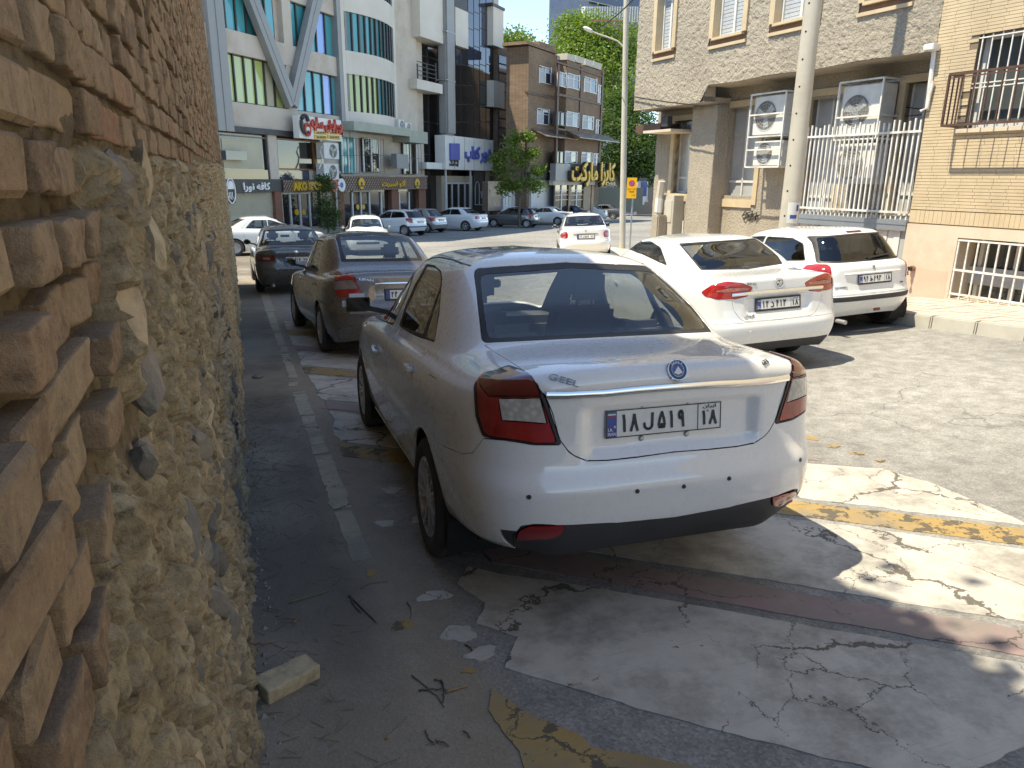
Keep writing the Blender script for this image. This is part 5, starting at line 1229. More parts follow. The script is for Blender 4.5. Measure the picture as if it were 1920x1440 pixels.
def pride(paint, glass=M_CARGLASS):
    lamp = [('tail_lamp', 'r', [(.56, .70), (.78, .70), (.77, .90), (.58, .90)], .02, M_LENSRB)]
    return three_box(3.56, .80, .92, .96, .28, 1.33, .62, .57, 2.72, .95, 2.05, .86, (.62, 2.96), .275, paint, lamp, None, glass=glass, lid_hw=.54, lid_bot=.58, bump=.55, bt=.58, ym=1.6, res=(70, 44), a=6, b=10, cabin=(.95, 2.4, .92, .60), bt_=0) if False else three_box(3.56, .80, .92, .96, .28, 1.33, .62, .57, 2.72, .95, 2.05, .86, (.62, 2.96), .275, paint, lamp, None, glass=glass, lid_hw=.54, lid_bot=.58, bump=.55, bt=.58, ym=1.6, res=(70, 44), a=6, b=10, cabin=(.95, 2.62, .92, .60))
def mid_saloon(paint, glass=M_CARGLASS_D):
    lamp = [('tail_lamp', 'r', [(.50, .78), (.80, .76), (.80, .92), (.62, .96), (.50, .90)], .03, M_LENSRB)]
    return three_box(4.35, .865, .98, 1.07, .60, 1.37, 1.15, .62, 3.3, 1.0, 2.45, .92, (.95, 3.58), .31, paint, lamp, None, glass=glass, lid_hw=.50, res=(70, 44), wheel='alloy5', wheel_mat=M_ALLOY)
far_car(old_saloon(P_OFFW), -1.2, 29.0, -84, 'old white saloon seen side on past the end of the brick wall', (1.0, 3.67), .7, None, None, (2.95, 1.0, .8))
far_car(hatch(P_OFFW, (70, 44), glass=M_CARGLASS), 5.05, 31.0, 172, 'white hatchback facing the camera with a dark fan shade in its windscreen', (.60, 3.04), .6, None, None, (2.38, .99, .78))
far_car(hatch(P_WHITE, (70, 44)), 9.55, 39.6, 40, 'white hatchback with dark rear window nose in to the shops', (.60, 3.04), .6, pl=.755)
far_car(pride(P_SILV), 11.55, 42.6, 40, 'silver boxy hatchback between the white hatchback and the white saloon', (.62, 2.96), .6, pl=.75)
far_car(mid_saloon(P_WHITE), 14.75, 44.2, 44, 'white saloon with tinted windows under the book shop sign', (.95, 3.58), .6, pl=.80)
far_car(hatch(P_GREY, (70, 44)), 20.0, 48.1, 52, 'slate grey hatchback parked before the small street tree', (.60, 3.04), .6, pl=.755)
far_car(pride(P_OFFW), 18.8, 53.8, -118, 'white boxy hatchback with only its front end showing behind the grey hatchback', (.62, 2.96), .6)
far_car(old_saloon(P_WHITE, M_CARGLASS_D), 24.5, 51.9, 52, 'angular white saloon parked below the grey sign board', (1.0, 3.67), .6, pl=.80)
far_car(mid_saloon(P_NAVY), 28.1, 56.0, 54, 'navy blue car under the yellow market lettering', (.95, 3.58), .6)
far_car(mid_saloon(P_OFFW, M_CARGLASS), 31.6, 59.5, 54, 'cream white saloon at the right end of the parked row', (.95, 3.58), .6)
far_car(mid_saloon(P_CHAR), 35.5, 63.6, 56, 'dark car partly hidden behind the cream white saloon', (.95, 3.58), .5)
far_car(mid_saloon(P_BLUE), 45.5, 72.0, 150, 'blue car just right of the concrete lamp post', (.95, 3.58), .5, 'cars in the far street')
far_car(mid_saloon(P_SILV), 50.0, 75.5, -120, 'silver car in the shade at the far street corner', (.95, 3.58), .5, 'cars in the far street')
# ================================================================== facades
class Fac:
    """a vertical plane: s along it, d out of it towards the street, z up"""
    def __init__(s, x, y, brg, side=-1):
        b = rad(brg); s.A = np.array([x, y, 0.]); s.S = np.array([math.sin(b), math.cos(b), 0]); s.N = np.array([math.cos(b), -math.sin(b), 0])*side
    def W(s, a, d, z): return Vector(s.A + s.S*a + s.N*d + np.array([0, 0, z]))
    def px(s, x, y, d=0):
        D = ray([(x, y)])[0]; t = ((s.A+s.N*d-CAMP)@s.N)/(D@s.N); q = CAMP+D*t-s.A; return float(q@s.S), float(q[2])
    def rect(s, x0, y0, x1, y1, d=0):
        ym, xm = (y0+y1)/2, (x0+x1)/2; a = s.px(x0, ym, d)[0]; b = s.px(x1, ym, d)[0]; z1 = s.px(xm, y0, d)[1]; z0 = s.px(xm, y1, d)[1]
        return min(a, b), max(a, b), z0, z1
    def box(s, mb, a0, a1, z0, z1, d0, d1):
        q = [s.W(a, d, z) for z in (z0, z1) for (a, d) in ((a0, d0), (a1, d0), (a1, d1), (a0, d1))]; return mb.hexa(q)
    def bar(s, mb, p, q, w, h=None): return mb.bar(s.W(*p), s.W(*q), w, h)
    def M(s, a, d, z):   # text frame: x along the facade reading left to right for a viewer in the street, y up, z out
        X = Vector(s.N).cross(Vector((0, 0, -1))); m = Matrix.Identity(4); p = s.W(a, d, z)
        for k in range(3): m[k][0], m[k][1], m[k][2], m[k][3] = X[k], (0, 0, 1)[k], s.N[k], p[k]
        return m
def root_of(o):
    while o.parent is not None: o = o.parent
    return o
def wb(mb, name, mat, parent, sm=False, bevel=0):
    """build a world-space mesh as a part of a thing whose Empty stands somewhere in the world"""
    off = root_of(parent).location if parent is not None else Vector((0, 0, 0))
    mb.v = [(p[0]-off.x, p[1]-off.y, p[2]-off.z) for p in mb.v]
    return mb.build(name, mat, parent, sm, bevel)
def wtext(name, body, M, w, h, mat, parent, bold=.0, thick=.05):
    off = root_of(parent).location; return text_fit(name, body, Matrix.Translation(-off) @ M, w, h, mat, parent, bold, .02, thick)
def thing(name, p, label, cat, group=None): return empty(name, p, 0, label, cat, group)

M_CREAM = pmat('cream_brick', (.56, .45, .30), (.48, .38, .25), 5, .75, .25, 90, world=True, dirt=(.42, .33, .22)); M_CREAMJ = pmat('cream_joint', (.20, .155, .11), None, 8, .9)
M_PLINTH = pmat('plinth_stone', (.60, .53, .42), (.52, .44, .34), 2, .75, .3, 60, world=True, dirt=(.50, .34, .25), dscale=.9)
M_PINK = pmat('pink_stain_stone', (.52, .37, .28), (.56, .45, .35), 3, .8, .3, 60, world=True)
def mat_pebble():
    m, nt, b = base_mat('pebble_dash', .9, spec=.25); v = ocoord(nt, True)
    n1 = noise_n(nt, .7, 6, .6, v); n2 = noise_n(nt, 34, 5, .7, v); vo = N(nt, 'ShaderNodeTexVoronoi', i_Scale=26.); nt.links.new(v, vo.inputs['Vector'])
    r = ramp(nt, [(.3, (.33, .29, .235)), (.7, (.425, .375, .305))]); nt.links.new(n1, r.inputs[0])
    rr = ramp(nt, [(.3, .68), (.7, 1.12)]); nt.links.new(n2, rr.inputs[0]); out = mixc(nt, 1., r.outputs[0], rr.outputs[0], 'MULTIPLY')
    nt.links.new(out, b.inputs['Base Color']); bump_n(nt, b, math_n(nt, 'ADD', vo.outputs['Distance'], n2), .8, .012); return m
M_PEB = mat_pebble()
M_WPAINT = pmat('white_metal_paint', (.72, .72, .69), (.62, .61, .57), 6, .45, dirt=(.40, .33, .26), dscale=3); M_WINFR = pmat('white_window_frame', (.66, .66, .63), (.55, .55, .52), 6, .5)
M_BROWN = pmat('brown_metal', (.07, .035, .025), (.12, .06, .04), 8, .55); M_GALV = pmat('galvanised', (.36, .40, .44), (.28, .31, .34), 3, .45, metallic=.6)
M_FROST = pmat('dusty_glass', (.33, .35, .36), (.42, .42, .41), 1.2, .22, world=True, dirt=(.38, .36, .31), dscale=1.5); M_WGLASS = pmat('window_glass', (.05, .06, .065), (.08, .09, .09), 1.5, .05, world=True)
M_CURT = pmat('curtain', (.44, .47, .50), (.32, .36, .40), 20, .8); M_CONC = pmat('concrete', (.50, .47, .40), (.42, .39, .33), 2.5, .85, .3, 80, dirt=(.34, .30, .24)); M_KERB = pmat('kerb_stone', (.50, .48, .42), (.42, .40, .35), 4, .85, .4, 60, world=True, dirt=(.30, .27, .22))
M_PAVER = pmat('paver', (.50, .41, .36), (.44, .35, .31), 4, .85, .3, 90, world=True, dirt=(.46, .41, .33)); M_PAVER2 = pmat('paver_pink', (.50, .36, .32), (.55, .43, .38), 4, .85, .3, 90, world=True)
M_FANBG = pmat('fan_shadow', (.20, .19, .17), (.13, .125, .115), 6, .8); M_RUSTY = pmat('rusty_metal', (.16, .09, .055), (.24, .14, .09), 9, .8); M_CABLE = pmat('cable', (.02, .02, .02), None, 9, .6)

R = Fac(10.75, 8.0, -6)
# kerb and pavement on the right ---------------------------------------
def kerb_xy(t): return 8.835-.0698*t, 6.4+t          # along the kerb, t metres from the near corner
walk = empty('sidewalk', (0, 0, 0)); tag(walk, kind='structure')
def wall_d(y): return R.A[0] + (y-R.A[1])*R.S[0]/R.S[1]
ys = np.arange(-6, 26, .5); V = []; 
for y in ys:
    xk = kerb_xy(y-6.4)[0]+.14; xw = 13.2
    for k in range(9): x = xk+(xw-xk)*k/8; V.append((x, y, G(kerb_xy(y-6.4)[0], y)+.165+.012*(x-xk)))
Vn = np.array(V); me = grid_mesh('paving_bed', Vn, len(ys), 9); link('paving_bed', me, M_PLINTH, walk)
def walk_z(x, y): xk = kerb_xy(y-6.4)[0]+.14; return G(xk-.14, y)+.165+.012*(x-xk)
kmesh = []
for i in range(48):
    t = -10.5+i*.62; mb = MB(); (x0, y0), (x1, y1) = kerb_xy(t+.004), kerb_xy(t+.612)
    za, zb_ = G(x0, y0)+.18, G(x1, y1)+.18
    mb.hexa([(x0, y0, za-.5), (x0+.14, y0, za-.5), (x1+.14, y1, zb_-.5), (x1, y1, zb_-.5), (x0+.012, y0, za), (x0+.14, y0, za), (x1+.14, y1, zb_), (x1+.012, y1, zb_)])
    mb.build('kerb_stone', M_KERB, walk, bevel=.018)
pm = [MB().box(-.122, .122, -.122, .122, -.03, .012).mesh('paver') for _ in range(1)][0]
for i in range(60):
    for j in range(7):
        y = 4.2+j*0+i*.252; xk, _ = kerb_xy(y-6.4); x = xk+.29+j*.252
        if x > wall_d(y)+.1 or y > 12.5: continue
        o = link('paver', pm, None, walk); 
        if not pm.materials: pm.materials.append(M_PAVER)
        if (i+j) % 2 == 0:
            o.material_slots[0].link = 'OBJECT'; o.material_slots[0].material = M_PAVER2
        o.location = (x, y, walk_z(x, y)+random.uniform(-.004, .004)); o.rotation_euler = (-.064+random.gauss(0, .01), random.gauss(0, .01), rad(4))

# cream brick building ----------------------------------------------------
cb = thing('brick_house', R.W(-1, -.3, -.2), 'cream brick house with brown balcony rail and white basement grille', 'building')
SL, SR = 1.26, -5.0
# openings (s0, s1, z0, z1)
UW = (-1.55, .60, 2.40, 3.74); BW = (-1.9, .36, -.2, .76)
def wall_with_holes(fac, mb, s0, s1, z0, z1, holes, d0, d1):
    ss = sorted({s0, s1, *[h[0] for h in holes], *[h[1] for h in holes]}); zs = sorted({z0, z1, *[h[2] for h in holes], *[h[3] for h in holes]})
    for a, b in zip(ss[:-1], ss[1:]):
        for c, d in zip(zs[:-1], zs[1:]):
            if a < s0-1e-6 or b > s1+1e-6 or c < z0-1e-6 or d > z1+1e-6: continue
            m_ = ((a+b)/2, (c+d)/2)
            if any(h[0] < m_[0] < h[1] and h[2] < m_[1] < h[3] for h in holes): continue
            fac.box(mb, a, b, c, d, d0, d1)
    return mb
wb(wall_with_holes(R, MB(), SR, SL, .93, 10.5, [UW], -.30, -.012), 'wall', M_CREAMJ, cb)
wb(R.box(MB(), SR, SL, .93, 10.5, -4, -3.8), 'back_wall', M_CREAM, cb)
wb(R.box(MB(), -26, SR, -1.5, 10.5, -4, -.01), 'long_wing', M_CREAM, cb)
# brick courses: thin long tiles, joints recessed
mb = MB(); pitch = .0495; z = .95; r_ = random.Random(3)
while z < 10.4:
    soldier = abs(z-.95) < .2
    a = SR
    while a < SL-.01:
        L_ = .075 if z < 1.16 else .24+.02*r_.random(); b_ = min(a+L_, SL)
        if SL-b_ < .05: b_ = SL
        h_ = .2 if z < 1.16 else pitch-.006
        if not (UW[0]-.01 < (a+b_)/2 < UW[1]+.01 and UW[2]-.04 < z+h_/2 < UW[3]):
            if not (UW[0]-.01 < b_ and a < UW[1]-.01 and UW[2]-.04 < z+h_/2 < UW[3]): R.box(mb, a+.002, b_-.002 if b_ < SL else b_, z, z+h_, -.02, r_.uniform(-.002, .002))
            else: R.box(mb, UW[1], b_, z, z+h_, -.02, .0) if b_ > UW[1]+.01 else None
        a = b_
    z += (.215 if z < 1.16 else pitch)
tag(wb(mb, 'brick_courses', M_CREAM, cb), kind='stuff')
# corner return
wb(R.box(MB(), SL, SL+.004, .95, 10.4, -3.8, -.0), 'corner_return', M_CREAM, cb)
wb(wall_with_holes(R, MB(), SR, SL-.0, -.7, .93, [BW], -.5, .03), 'plinth', M_PLINTH, cb)
wb(R.box(MB(), .42, SL+.005, -.7, .22, .0, .034), 'plinth_stain', M_PINK, cb)
wb(R.box(MB(), BW[0], BW[1], BW[2], BW[3], -.6, -.5), 'basement_pane', M_WGLASS, cb)
for a in (-1.55, -.95, -.35, .2): wb(R.box(MB(), a, a+.06, BW[2], BW[3], -.5, -.44), 'basement_frame', M_WINFR, cb)
wb(R.box(MB(), BW[0], BW[1], .02, .30, -.42, -.40), 'basement_curtain', M_CURT, cb)
g_ = [(BW[1]-.015-.155*k) for k in range(14)]
for a in g_: wb(R.box(MB(), a-.011, a+.011, BW[2], BW[3]-.02, -.01, .012), 'grille_bar', M_WPAINT, cb)
for z_ in (.0+.24, BW[3]-.05, -.14): wb(R.box(MB(), BW[0], BW[1], z_, z_+.03, -.018, .018), 'grille_rail', M_WPAINT, cb)
# window with bars
wb(R.box(MB(), UW[0], UW[1], UW[2], UW[3], -.26, -.24), 'window_pane', M_WGLASS, cb); 
for (a, b_, c, d_) in ((UW[1]-.07, UW[1], UW[2], UW[3]), (UW[0], UW[1], UW[2], UW[2]+.07), (UW[0], UW[1], UW[3]-.07, UW[3]), (-.25, -.17, UW[2], UW[3]), (-.95, -.88, UW[2], UW[3])): wb(R.box(MB(), a, b_, c, d_, -.24, -.18), 'window_frame', M_WINFR, cb)
for k in range(9):
    mbc = MB(); R.box(mbc, UW[0]+.15+k*.2, UW[0]+.23+k*.2, UW[2]+.05, UW[3]-.05, -.30, -.285); wb(mbc, 'curtain_fold', M_CURT, cb)
for k in range(15):
    a = UW[1]-.05-k*.145; wb(R.box(MB(), a-.008, a+.008, UW[2]+.02, UW[3]-.01, -.035, -.019), 'window_bar', M_WPAINT, cb)
for z_ in (3.04, 2.98, UW[3]-.06): wb(R.box(MB(), UW[0], UW[1], z_, z_+.016, -.042, -.012), 'window_bar', M_WPAINT, cb)
wb(R.box(MB(), UW[0], UW[1]+.1, UW[2]-.06, UW[2], -.24, .05), 'window_sill', M_PLINTH, cb)
# balcony rail
rail = thing('balcony_rail', R.W(-.5, .2, 2.4), 'brown iron balcony rail fixed below the barred window', 'railing')
ZT, ZB, a1, dd = 3.17, 2.44, .73, .34
def rb(p, q, w): mb = MB(); R.bar(mb, p, q, w); return mb
for z_ in (ZT, ZB): 
    wb(rb((a1, dd, z_), (-3, dd, z_), .035), 'rail', M_BROWN, rail); wb(rb((a1, dd, z_), (a1, .0, z_), .035), 'side_rail', M_BROWN, rail)
wb(rb((a1, dd, ZT-.05), (-3, dd, ZT-.05), .018), 'rail', M_BROWN, rail)
for k in range(16): a = a1-k*.20; wb(rb((a, dd, ZB), (a, dd, ZT), .03 if k in (0,) else .018), 'baluster', M_BROWN, rail)
for k in (1, 2): wb(rb((a1, dd*k/3, ZB), (a1, dd*k/3, ZT), .018), 'baluster', M_BROWN, rail)
# faucet / pipe outlet on plinth
p0 = R.W(1.02, .034, .20); tap = thing('wall_tap', p0, 'dark metal pipe outlet sticking out of the stained plinth', 'tap')
wb(MB().tube([p0, p0+Vector(R.N)*.06], .045, 14), 'flange', M_RUSTY, tap); wb(MB().tube([p0+Vector(R.N)*.03, p0+Vector(R.N)*.12+Vector((0, 0, .02)), p0+Vector(R.N)*.14+Vector((0, 0, -.10))], .028, 10), 'spout', M_RUBBER, tap)

# pebble dashed building ------------------------------------------------------
pb = thing('apartment_building', R.W(5, -1, -.5), 'apartment block with rough pebble dashed overhang and tan framed windows', 'building')
S0, S1 = 1.262, 9.29
RD = -.85      # lower wall plane
WIN = [(7.90, 8.52, 4.56, 5.95), (5.62, 6.50, 4.56, 5.95), (3.75, 4.75, 4.56, 5.95), (1.9, 2.7, 4.56, 5.95), (7.90, 8.52, 7.6, 9.0), (5.62, 6.50, 7.6, 9.0), (3.75, 4.75, 7.6, 9.0), (1.9, 2.7, 7.6, 9.0)]
def rough_sheet(fac, name, s0, s1, z0f, z1, d, holes, step, amp, mat, parent, seed=0, fade_edges=True):
    ss = np.arange(s0, s1+step, step); zs = np.arange(0, 1.0001, 1/max(2, int((z1-2.9)/step)))
    A = np.repeat(ss, len(zs)); zb = np.array([z0f(a) for a in ss]); Z = (zb[:, None]+(z1-zb[:, None])*zs[None, :]).ravel()
    P2 = np.c_[A/.042, Z/.042]; F1, F21, rid = worley(P2+.4*np.c_[fbm(np.c_[A*9, Z*9, A*0], 2, seed), fbm(np.c_[A*9+5, Z*9, A*0], 2, seed+1)], seed)
    dv = d + amp*(np.clip(F21*2.2, 0, 1)*(.4+.6*rid)) + amp*.7*fbm(np.c_[A*14, Z*14, A*0], 3, seed+2)
    Wd = fac.A[None, :]+fac.S[None, :]*A[:, None]+fac.N[None, :]*dv[:, None]; Wd[:, 2] = Z
    nz = len(zs); me = bpy.data.meshes.new(name); i = np.arange((len(ss)-1)*(nz-1)); a = (i//(nz-1))*nz+i % (nz-1)
    f = np.stack([a, a+nz, a+nz+1, a+1], 1); ca, cz = A[f].mean(1), Z[f].mean(1); keep = np.ones(len(f), bool)
    for h in holes: keep &= ~((ca > h[0]) & (ca < h[1]) & (cz > h[2]) & (cz < h[3]))
    off = np.array(root_of(parent).location); me.from_pydata((Wd-off).tolist(), [], f[keep].tolist()); me.update(); smooth(me)
    # consistent outward normals
    bm = bmesh.new(); bm.from_mesh(me); bm.normal_update()
    if sum(fc.normal.dot(Vector(fac.N)) for fc in bm.faces) < 0: bmesh.ops.reverse_faces(bm, faces=bm.faces)
    bmesh.ops.delete(bm, geom=[v for v in bm.verts if not v.link_faces], context='VERTS'); bm.to_mesh(me); bm.free()
    return link(name, me, mat, parent)
zf = lambda a: 3.62+.012*math.sin(a*3) if a < 6.55 else 3.28 if a > 6.8 else 3.62+(3.28-3.62)*(a-6.55)/.25
rough_sheet(R, 'overhang_face', S0, S1, zf, 10.5, 0., [(h[0]-.13, h[1]+.13, h[2]-.22, h[3]+.13) for h in WIN], .024, .020, M_PEB, pb, 3)
mb = MB(); wall_with_holes(R, mb, S0, S1, 3.75, 10.5, [(h[0]-.01, h[1]+.01, h[2]-.2, h[3]+.01) for h in WIN], -.35, -.03)
R.box(mb, 6.7, S1, 3.30, 3.75, -.35, -.03); R.box(mb, S0, S1, 10.3, 10.5, -5, -.35); R.box(mb, S1-.25, S1, 3.30, 10.5, -6, -.35); wb(mb, 'overhang_core', M_PEB, pb)
mb = MB(); R.box(mb, S0, 6.7, 3.62, 3.76, -1.4, -.02); R.box(mb, 6.7, S1, 3.29, 3.40, -1.4, -.03); wb(mb, 'soffit', M_PEB, pb)
for h in WIN:
    t = .125; fr = MB()
    for (a, b_, c, d_) in ((h[0]-t, h[0], h[2]-.0, h[3]), (h[1], h[1]+t, h[2]-.0, h[3]), (h[0]-t, h[1]+t, h[3], h[3]+t), (h[0]-t, h[1]+t, h[2]-.22, h[2]-.16)): R.box(fr, a, b_, c, d_, -.2, .05)
    wb(fr, 'window_surround', M_CREAM, pb); R.box(mb2 := MB(), h[0]-.02, h[1]+.02, h[2]-.05, h[2], -.18, .06); wb(mb2, 'window_sill', M_CREAM, pb)
    wb(R.box(MB(), h[0]-.13, h[1]+.13, h[2]-.16, h[2]-.05, -.2, -.02), 'sill_recess', M_RUSTY, pb)
    wd = wb(R.box(MB(), h[0], h[1], h[2], h[3], -.20, -.185), 'window', M_WGLASS, pb); mid = (h[0]+h[1])/2
    fr = MB(); 
    for (a, b_, c, d_) in ((h[0], h[0]+.05, h[2], h[3]), (h[1]-.05, h[1], h[2], h[3]), (mid-.03, mid+.03, h[2], h[3]), (h[0], h[1], h[2], h[2]+.05), (h[0], h[1], h[3]-.05, h[3])): R.box(fr, a, b_, c, d_, -.182, -.14)
    wb(fr, 'frame', M_WINFR, wd); bl = MB()
    for k in range(int((h[3]-h[2])/.075)): R.box(bl, h[0]+.05, h[1]-.05, h[2]+.03+k*.075, h[2]+.096+k*.075, -.184, -.172-.004*(k % 2))
    wb(bl, 'blind', M_CURT, wd)
# recessed ground floor wall
def prect(x0, y0, x1, y1, d=RD): return R.rect(x0, y0, x1, y1, d)
W0 = prect(1264, 226, 1304, 362); W1 = prect(1356, 200, 1420, 372); W2 = prect(1512, 180, 1572, 405); W3 = prect(1684, 155, 1737, 405); W2b = prect(1450, 190, 1504, 405)
HO = [W0, W1, W2, W3]; SEND = R.px(1228, 330, RD)[0]
rough_sheet(R, 'lower_wall', 1.0, SEND, lambda a: -1.1, 3.76, RD, HO, .026, .020, M_PEB, pb, 7)
mb = MB(); wall_with_holes(R, mb, .9, SEND, -1.1, 3.76, HO, RD-.4, RD-.03); wb(mb, 'lower_wall_core', M_PEB, pb)
for i, h in enumerate(HO):
    t = .13; fr = MB()
    for (a, b_, c, d_) in ((h[0]-t, h[0], h[2]-.13, h[3]+.13), (h[1], h[1]+t, h[2]-.13, h[3]+.13), (h[0], h[1], h[3], h[3]+.13), (h[0], h[1], h[2]-.2, h[2]-.02)): R.box(fr, a, b_, c, d_, RD-.2, RD+.045)
    wb(fr, 'tile_surround', M_CREAM, pb)
    wd = wb(R.box(MB(), h[0], h[1], h[2], h[3], RD-.2, RD-.185), 'window', M_FROST, pb); mid = (h[0]+h[1])/2; fr = MB()
    for (a, b_, c, d_) in ((h[0], h[0]+.04, h[2], h[3]), (h[1]-.04, h[1], h[2], h[3]), (mid-.02, mid+.02, h[2], h[3]), (h[0], h[1], h[2]+.35, h[2]+.40), (h[0], h[1], h[2], h[2]+.04)): R.box(fr, a, b_, c, d_, RD-.184, RD-.15)
    wb(fr, 'frame', M_WINFR, wd)
# rough pillar carrying the overhang, low block left of it
pa0, pa1, _, _ = R.rect(1297, 210, 1342, 420, -.55)
cor = [R.W(a, d, z_) for z_ in (-1.2, 3.30) for (a, d) in ((pa0, -1.1), (pa1, -1.1), (pa1, -.45), (pa0, -.45))]
mbp = MB().hexa(cor); me = mbp.mesh('pillar'); bm = bmesh.new(); bm.from_mesh(me); bmesh.ops.subdivide_edges(bm, edges=bm.edges, cuts=28, use_grid_fill=True)
co = np.array([tuple(v.co) for v in bm.verts]); dn = .035*fbm(co*11, 4, 21)
bm.normal_update()
for v, q in zip(bm.verts, dn): v.co += v.normal*float(q) - Vector(root_of(pb).location)
me2 = bpy.data.meshes.new('pillar'); bm.to_mesh(me2); bm.free(); smooth(me2); link('pillar', me2, M_PEB, pb)
# basement vent strips left of the pillar
a0, a1_, z0_, z1_ = R.rect(1262, 413, 1292, 436, RD)
for k in range(8): wb(R.box(MB(), a0+(a1_-a0)*k/8, a0+(a1_-a0)*(k+.5)/8, z0_-.3, z1_, RD+.03, RD+.06), 'vent_slat', M_WPAINT, pb)
# rusty sign bracket and small lamp under the corner
a0, a1_, z0_, z1_ = R.rect(1192, 233, 1238, 248, -.3); wb(R.box(MB(), a0, a1_, z0_, z1_, -.9, -.3), 'steel_beam', M_BROWN, pb)
wb(R.box(MB(), 7.9, 9.0, 2.72, 2.78, -1.2, -.1), 'corner_soffit', M_PLINTH, pb)
a0, a1_, z0_, z1_ = R.rect(1240, 218, 1254, 238, -.2); wb(R.box(MB(), a0, a1_, z0_, z1_, -.32, -.18), 'flood_lamp', M_BLKPL, pb, bevel=.02)
# graffiti scrawl
def scribble(fac, d, pts, w, name, mat, parent):
    mb = MB(); off = [fac.W(*(lambda q: (q[0], d, q[1]))(fac.px(x, y, d))) for x, y in pts]
    mb.tube(off, w, 5); return wb(mb, name, mat, parent)
sc_ = [(1392, 404), (1398, 396), (1404, 403), (1396, 412), (1391, 405), (1402, 399), (1411, 396), (1408, 408), (1404, 414), (1413, 402), (1419, 398), (1416, 412), (1424, 403), (1410, 410), (1398, 407), (1420, 405)]
scribble(R, RD+.04, sc_, .012, 'graffiti', M_CABLE, pb)

# window guard fence over the light well ------------------------------------------
fe = thing('window_guard', R.W(2.4, 0, .95), 'white vertical bar fence on a metal ledge before the recessed windows', 'fence')
for k in range(25):
    a = 1.32+k*(3.62-1.32)/24; zt = 2.58+.03*math.sin(k*1.7); wb(rb((a, 0, .98), (a, 0, zt), .026), 'bar', M_WPAINT, fe)
for z_ in (2.40, 1.10): wb(rb((1.28, .02, z_), (3.66, .02, z_), .035), 'rail', M_WPAINT, fe)
wb(R.box(MB(), 1.27, 3.72, .90, .98, -.9, .06), 'ledge', M_GALV, fe); wb(R.box(MB(), 1.27, 3.72, .80, .90, .03, .05), 'ledge_trim', M_GALV, fe)
for k in range(9): wb(rb((1.3+k*.29, -.05, 1.0), (1.3+k*.29, -1.15, 1.0), .02), 'floor_bar', M_WPAINT, fe)
cs = thing('sheet_metal_hoarding', R.W(2.4, 0, -.4), 'pale ribbed sheet metal panel below the white bar fence', 'panel')
for k in range(20): a = 1.27+k*.122; wb(R.box(MB(), a, a+.112, -.6, .80, -.06, -.02+.012*(k % 2)), 'rib', M_FROST if k % 5 == 0 else M_WINFR, cs)

# air conditioner cages ---------------------------------------------------------------
def ac_unit(fac, a0, a1, z0, z1, d0, d1, label, group, fan=True):
    t = thing('air_conditioner', fac.W((a0+a1)/2, (d0+d1)/2, z0), label, 'air conditioner', group)
    wb(fac.box(MB(), a0, a1, z0, z1, d0, d1), 'casing', M_WINFR, t, bevel=.015)
    c = a0+(a1-a0)*.60; r = min((z1-z0)*.42, (a1-a0)*.33); zc = (z0+z1)/2; X = Vector(fac.S); Z = Vector((0, 0, 1)); Nn = Vector(fac.N)
    ctr = fac.W(c, d1+.002, zc); wb(MB().add([ctr+X*(r*math.cos(q))+Z*(r*math.sin(q)) for q in np.linspace(0, 2*math.pi, 28, endpoint=False)], [tuple(range(28))]), 'fan_opening', M_FANBG, t)
    mb = MB()
    for rr in (r, r*.8, r*.6, r*.4, r*.2): mb.tube([ctr+Nn*.012+X*(rr*math.cos(q))+Z*(rr*math.sin(q)) for q in np.linspace(0, 2*math.pi, 25)], .0035, 5)
    for q in np.linspace(0, 2*math.pi, 16, endpoint=False): mb.bar(ctr+Nn*.012, ctr+Nn*.012+X*(r*math.cos(q))+Z*(r*math.sin(q)), .003)
    wb(mb, 'fan_guard', M_FROST, t)
    bl = MB()
    for q in (0.4, 2.5, 4.6): 
        u = X*math.cos(q)+Z*math.sin(q); w_ = X*-math.sin(q)+Z*math.cos(q); bl.add([ctr-u*.02-w_*.04-Nn*.0, ctr+u*r*.85-w_*.09+Nn*.006, ctr+u*r*.9+w_*.07+Nn*.004, ctr+w_*.04], [(0, 1, 2, 3)])
    wb(bl, 'fan_blade', M_FROST, t); return t
def cage(fac, a0, a1, z0, z1, d0, d1, label, shelves=()):
    t = thing('air_conditioner_cage', fac.W((a0+a1)/2, (d0+d1)/2, z0), label, 'cage'); 
    for a in (a0, a1):
        for d in (d0, d1): wb(rb2(fac, (a, d, z0), (a, d, z1), .03), 'upright', M_WPAINT, t)
    for z_ in (z0, z1, *shelves):
        for d in (d0, d1): wb(rb2(fac, (a0, d, z_), (a1, d, z_), .028), 'cross_bar', M_WPAINT, t)
        for a in (a0, a1): wb(rb2(fac, (a, d0, z_), (a, d1, z_), .028), 'side_bar', M_WPAINT, t)
    return t
def rb2(fac, p, q, w): mb = MB(); fac.bar(mb, p, q, w); return mb
DC = -.30
a0, a1_, z0_, z1_ = R.rect(1405, 175, 1466, 313, DC)
h_ = z1_-z0_; cage(R, a0-.02, a1_+.02, z0_, z1_, DC-.50, DC, 'white steel cage with two air conditioners left of the concrete pole', (z0_+h_*.42, z0_+h_*.72, z0_+h_*.24))
ac_unit(R, a0+.02, a1_-.02, z0_+h_*.44, z0_+h_*.97, DC-.42, DC-.06, 'upper air conditioner in the cage left of the concrete pole', 'air conditioners on the pebble dashed building'); ac_unit(R, a0+.02, a1_-.10, z0_+.02, z0_+h_*.36, DC-.42, DC-.08, 'lower air conditioner in the cage left of the concrete pole', 'air conditioners on the pebble dashed building')
a0, a1_, z0_, z1_ = R.rect(1566, 152, 1642, 345, DC); h_ = z1_-z0_
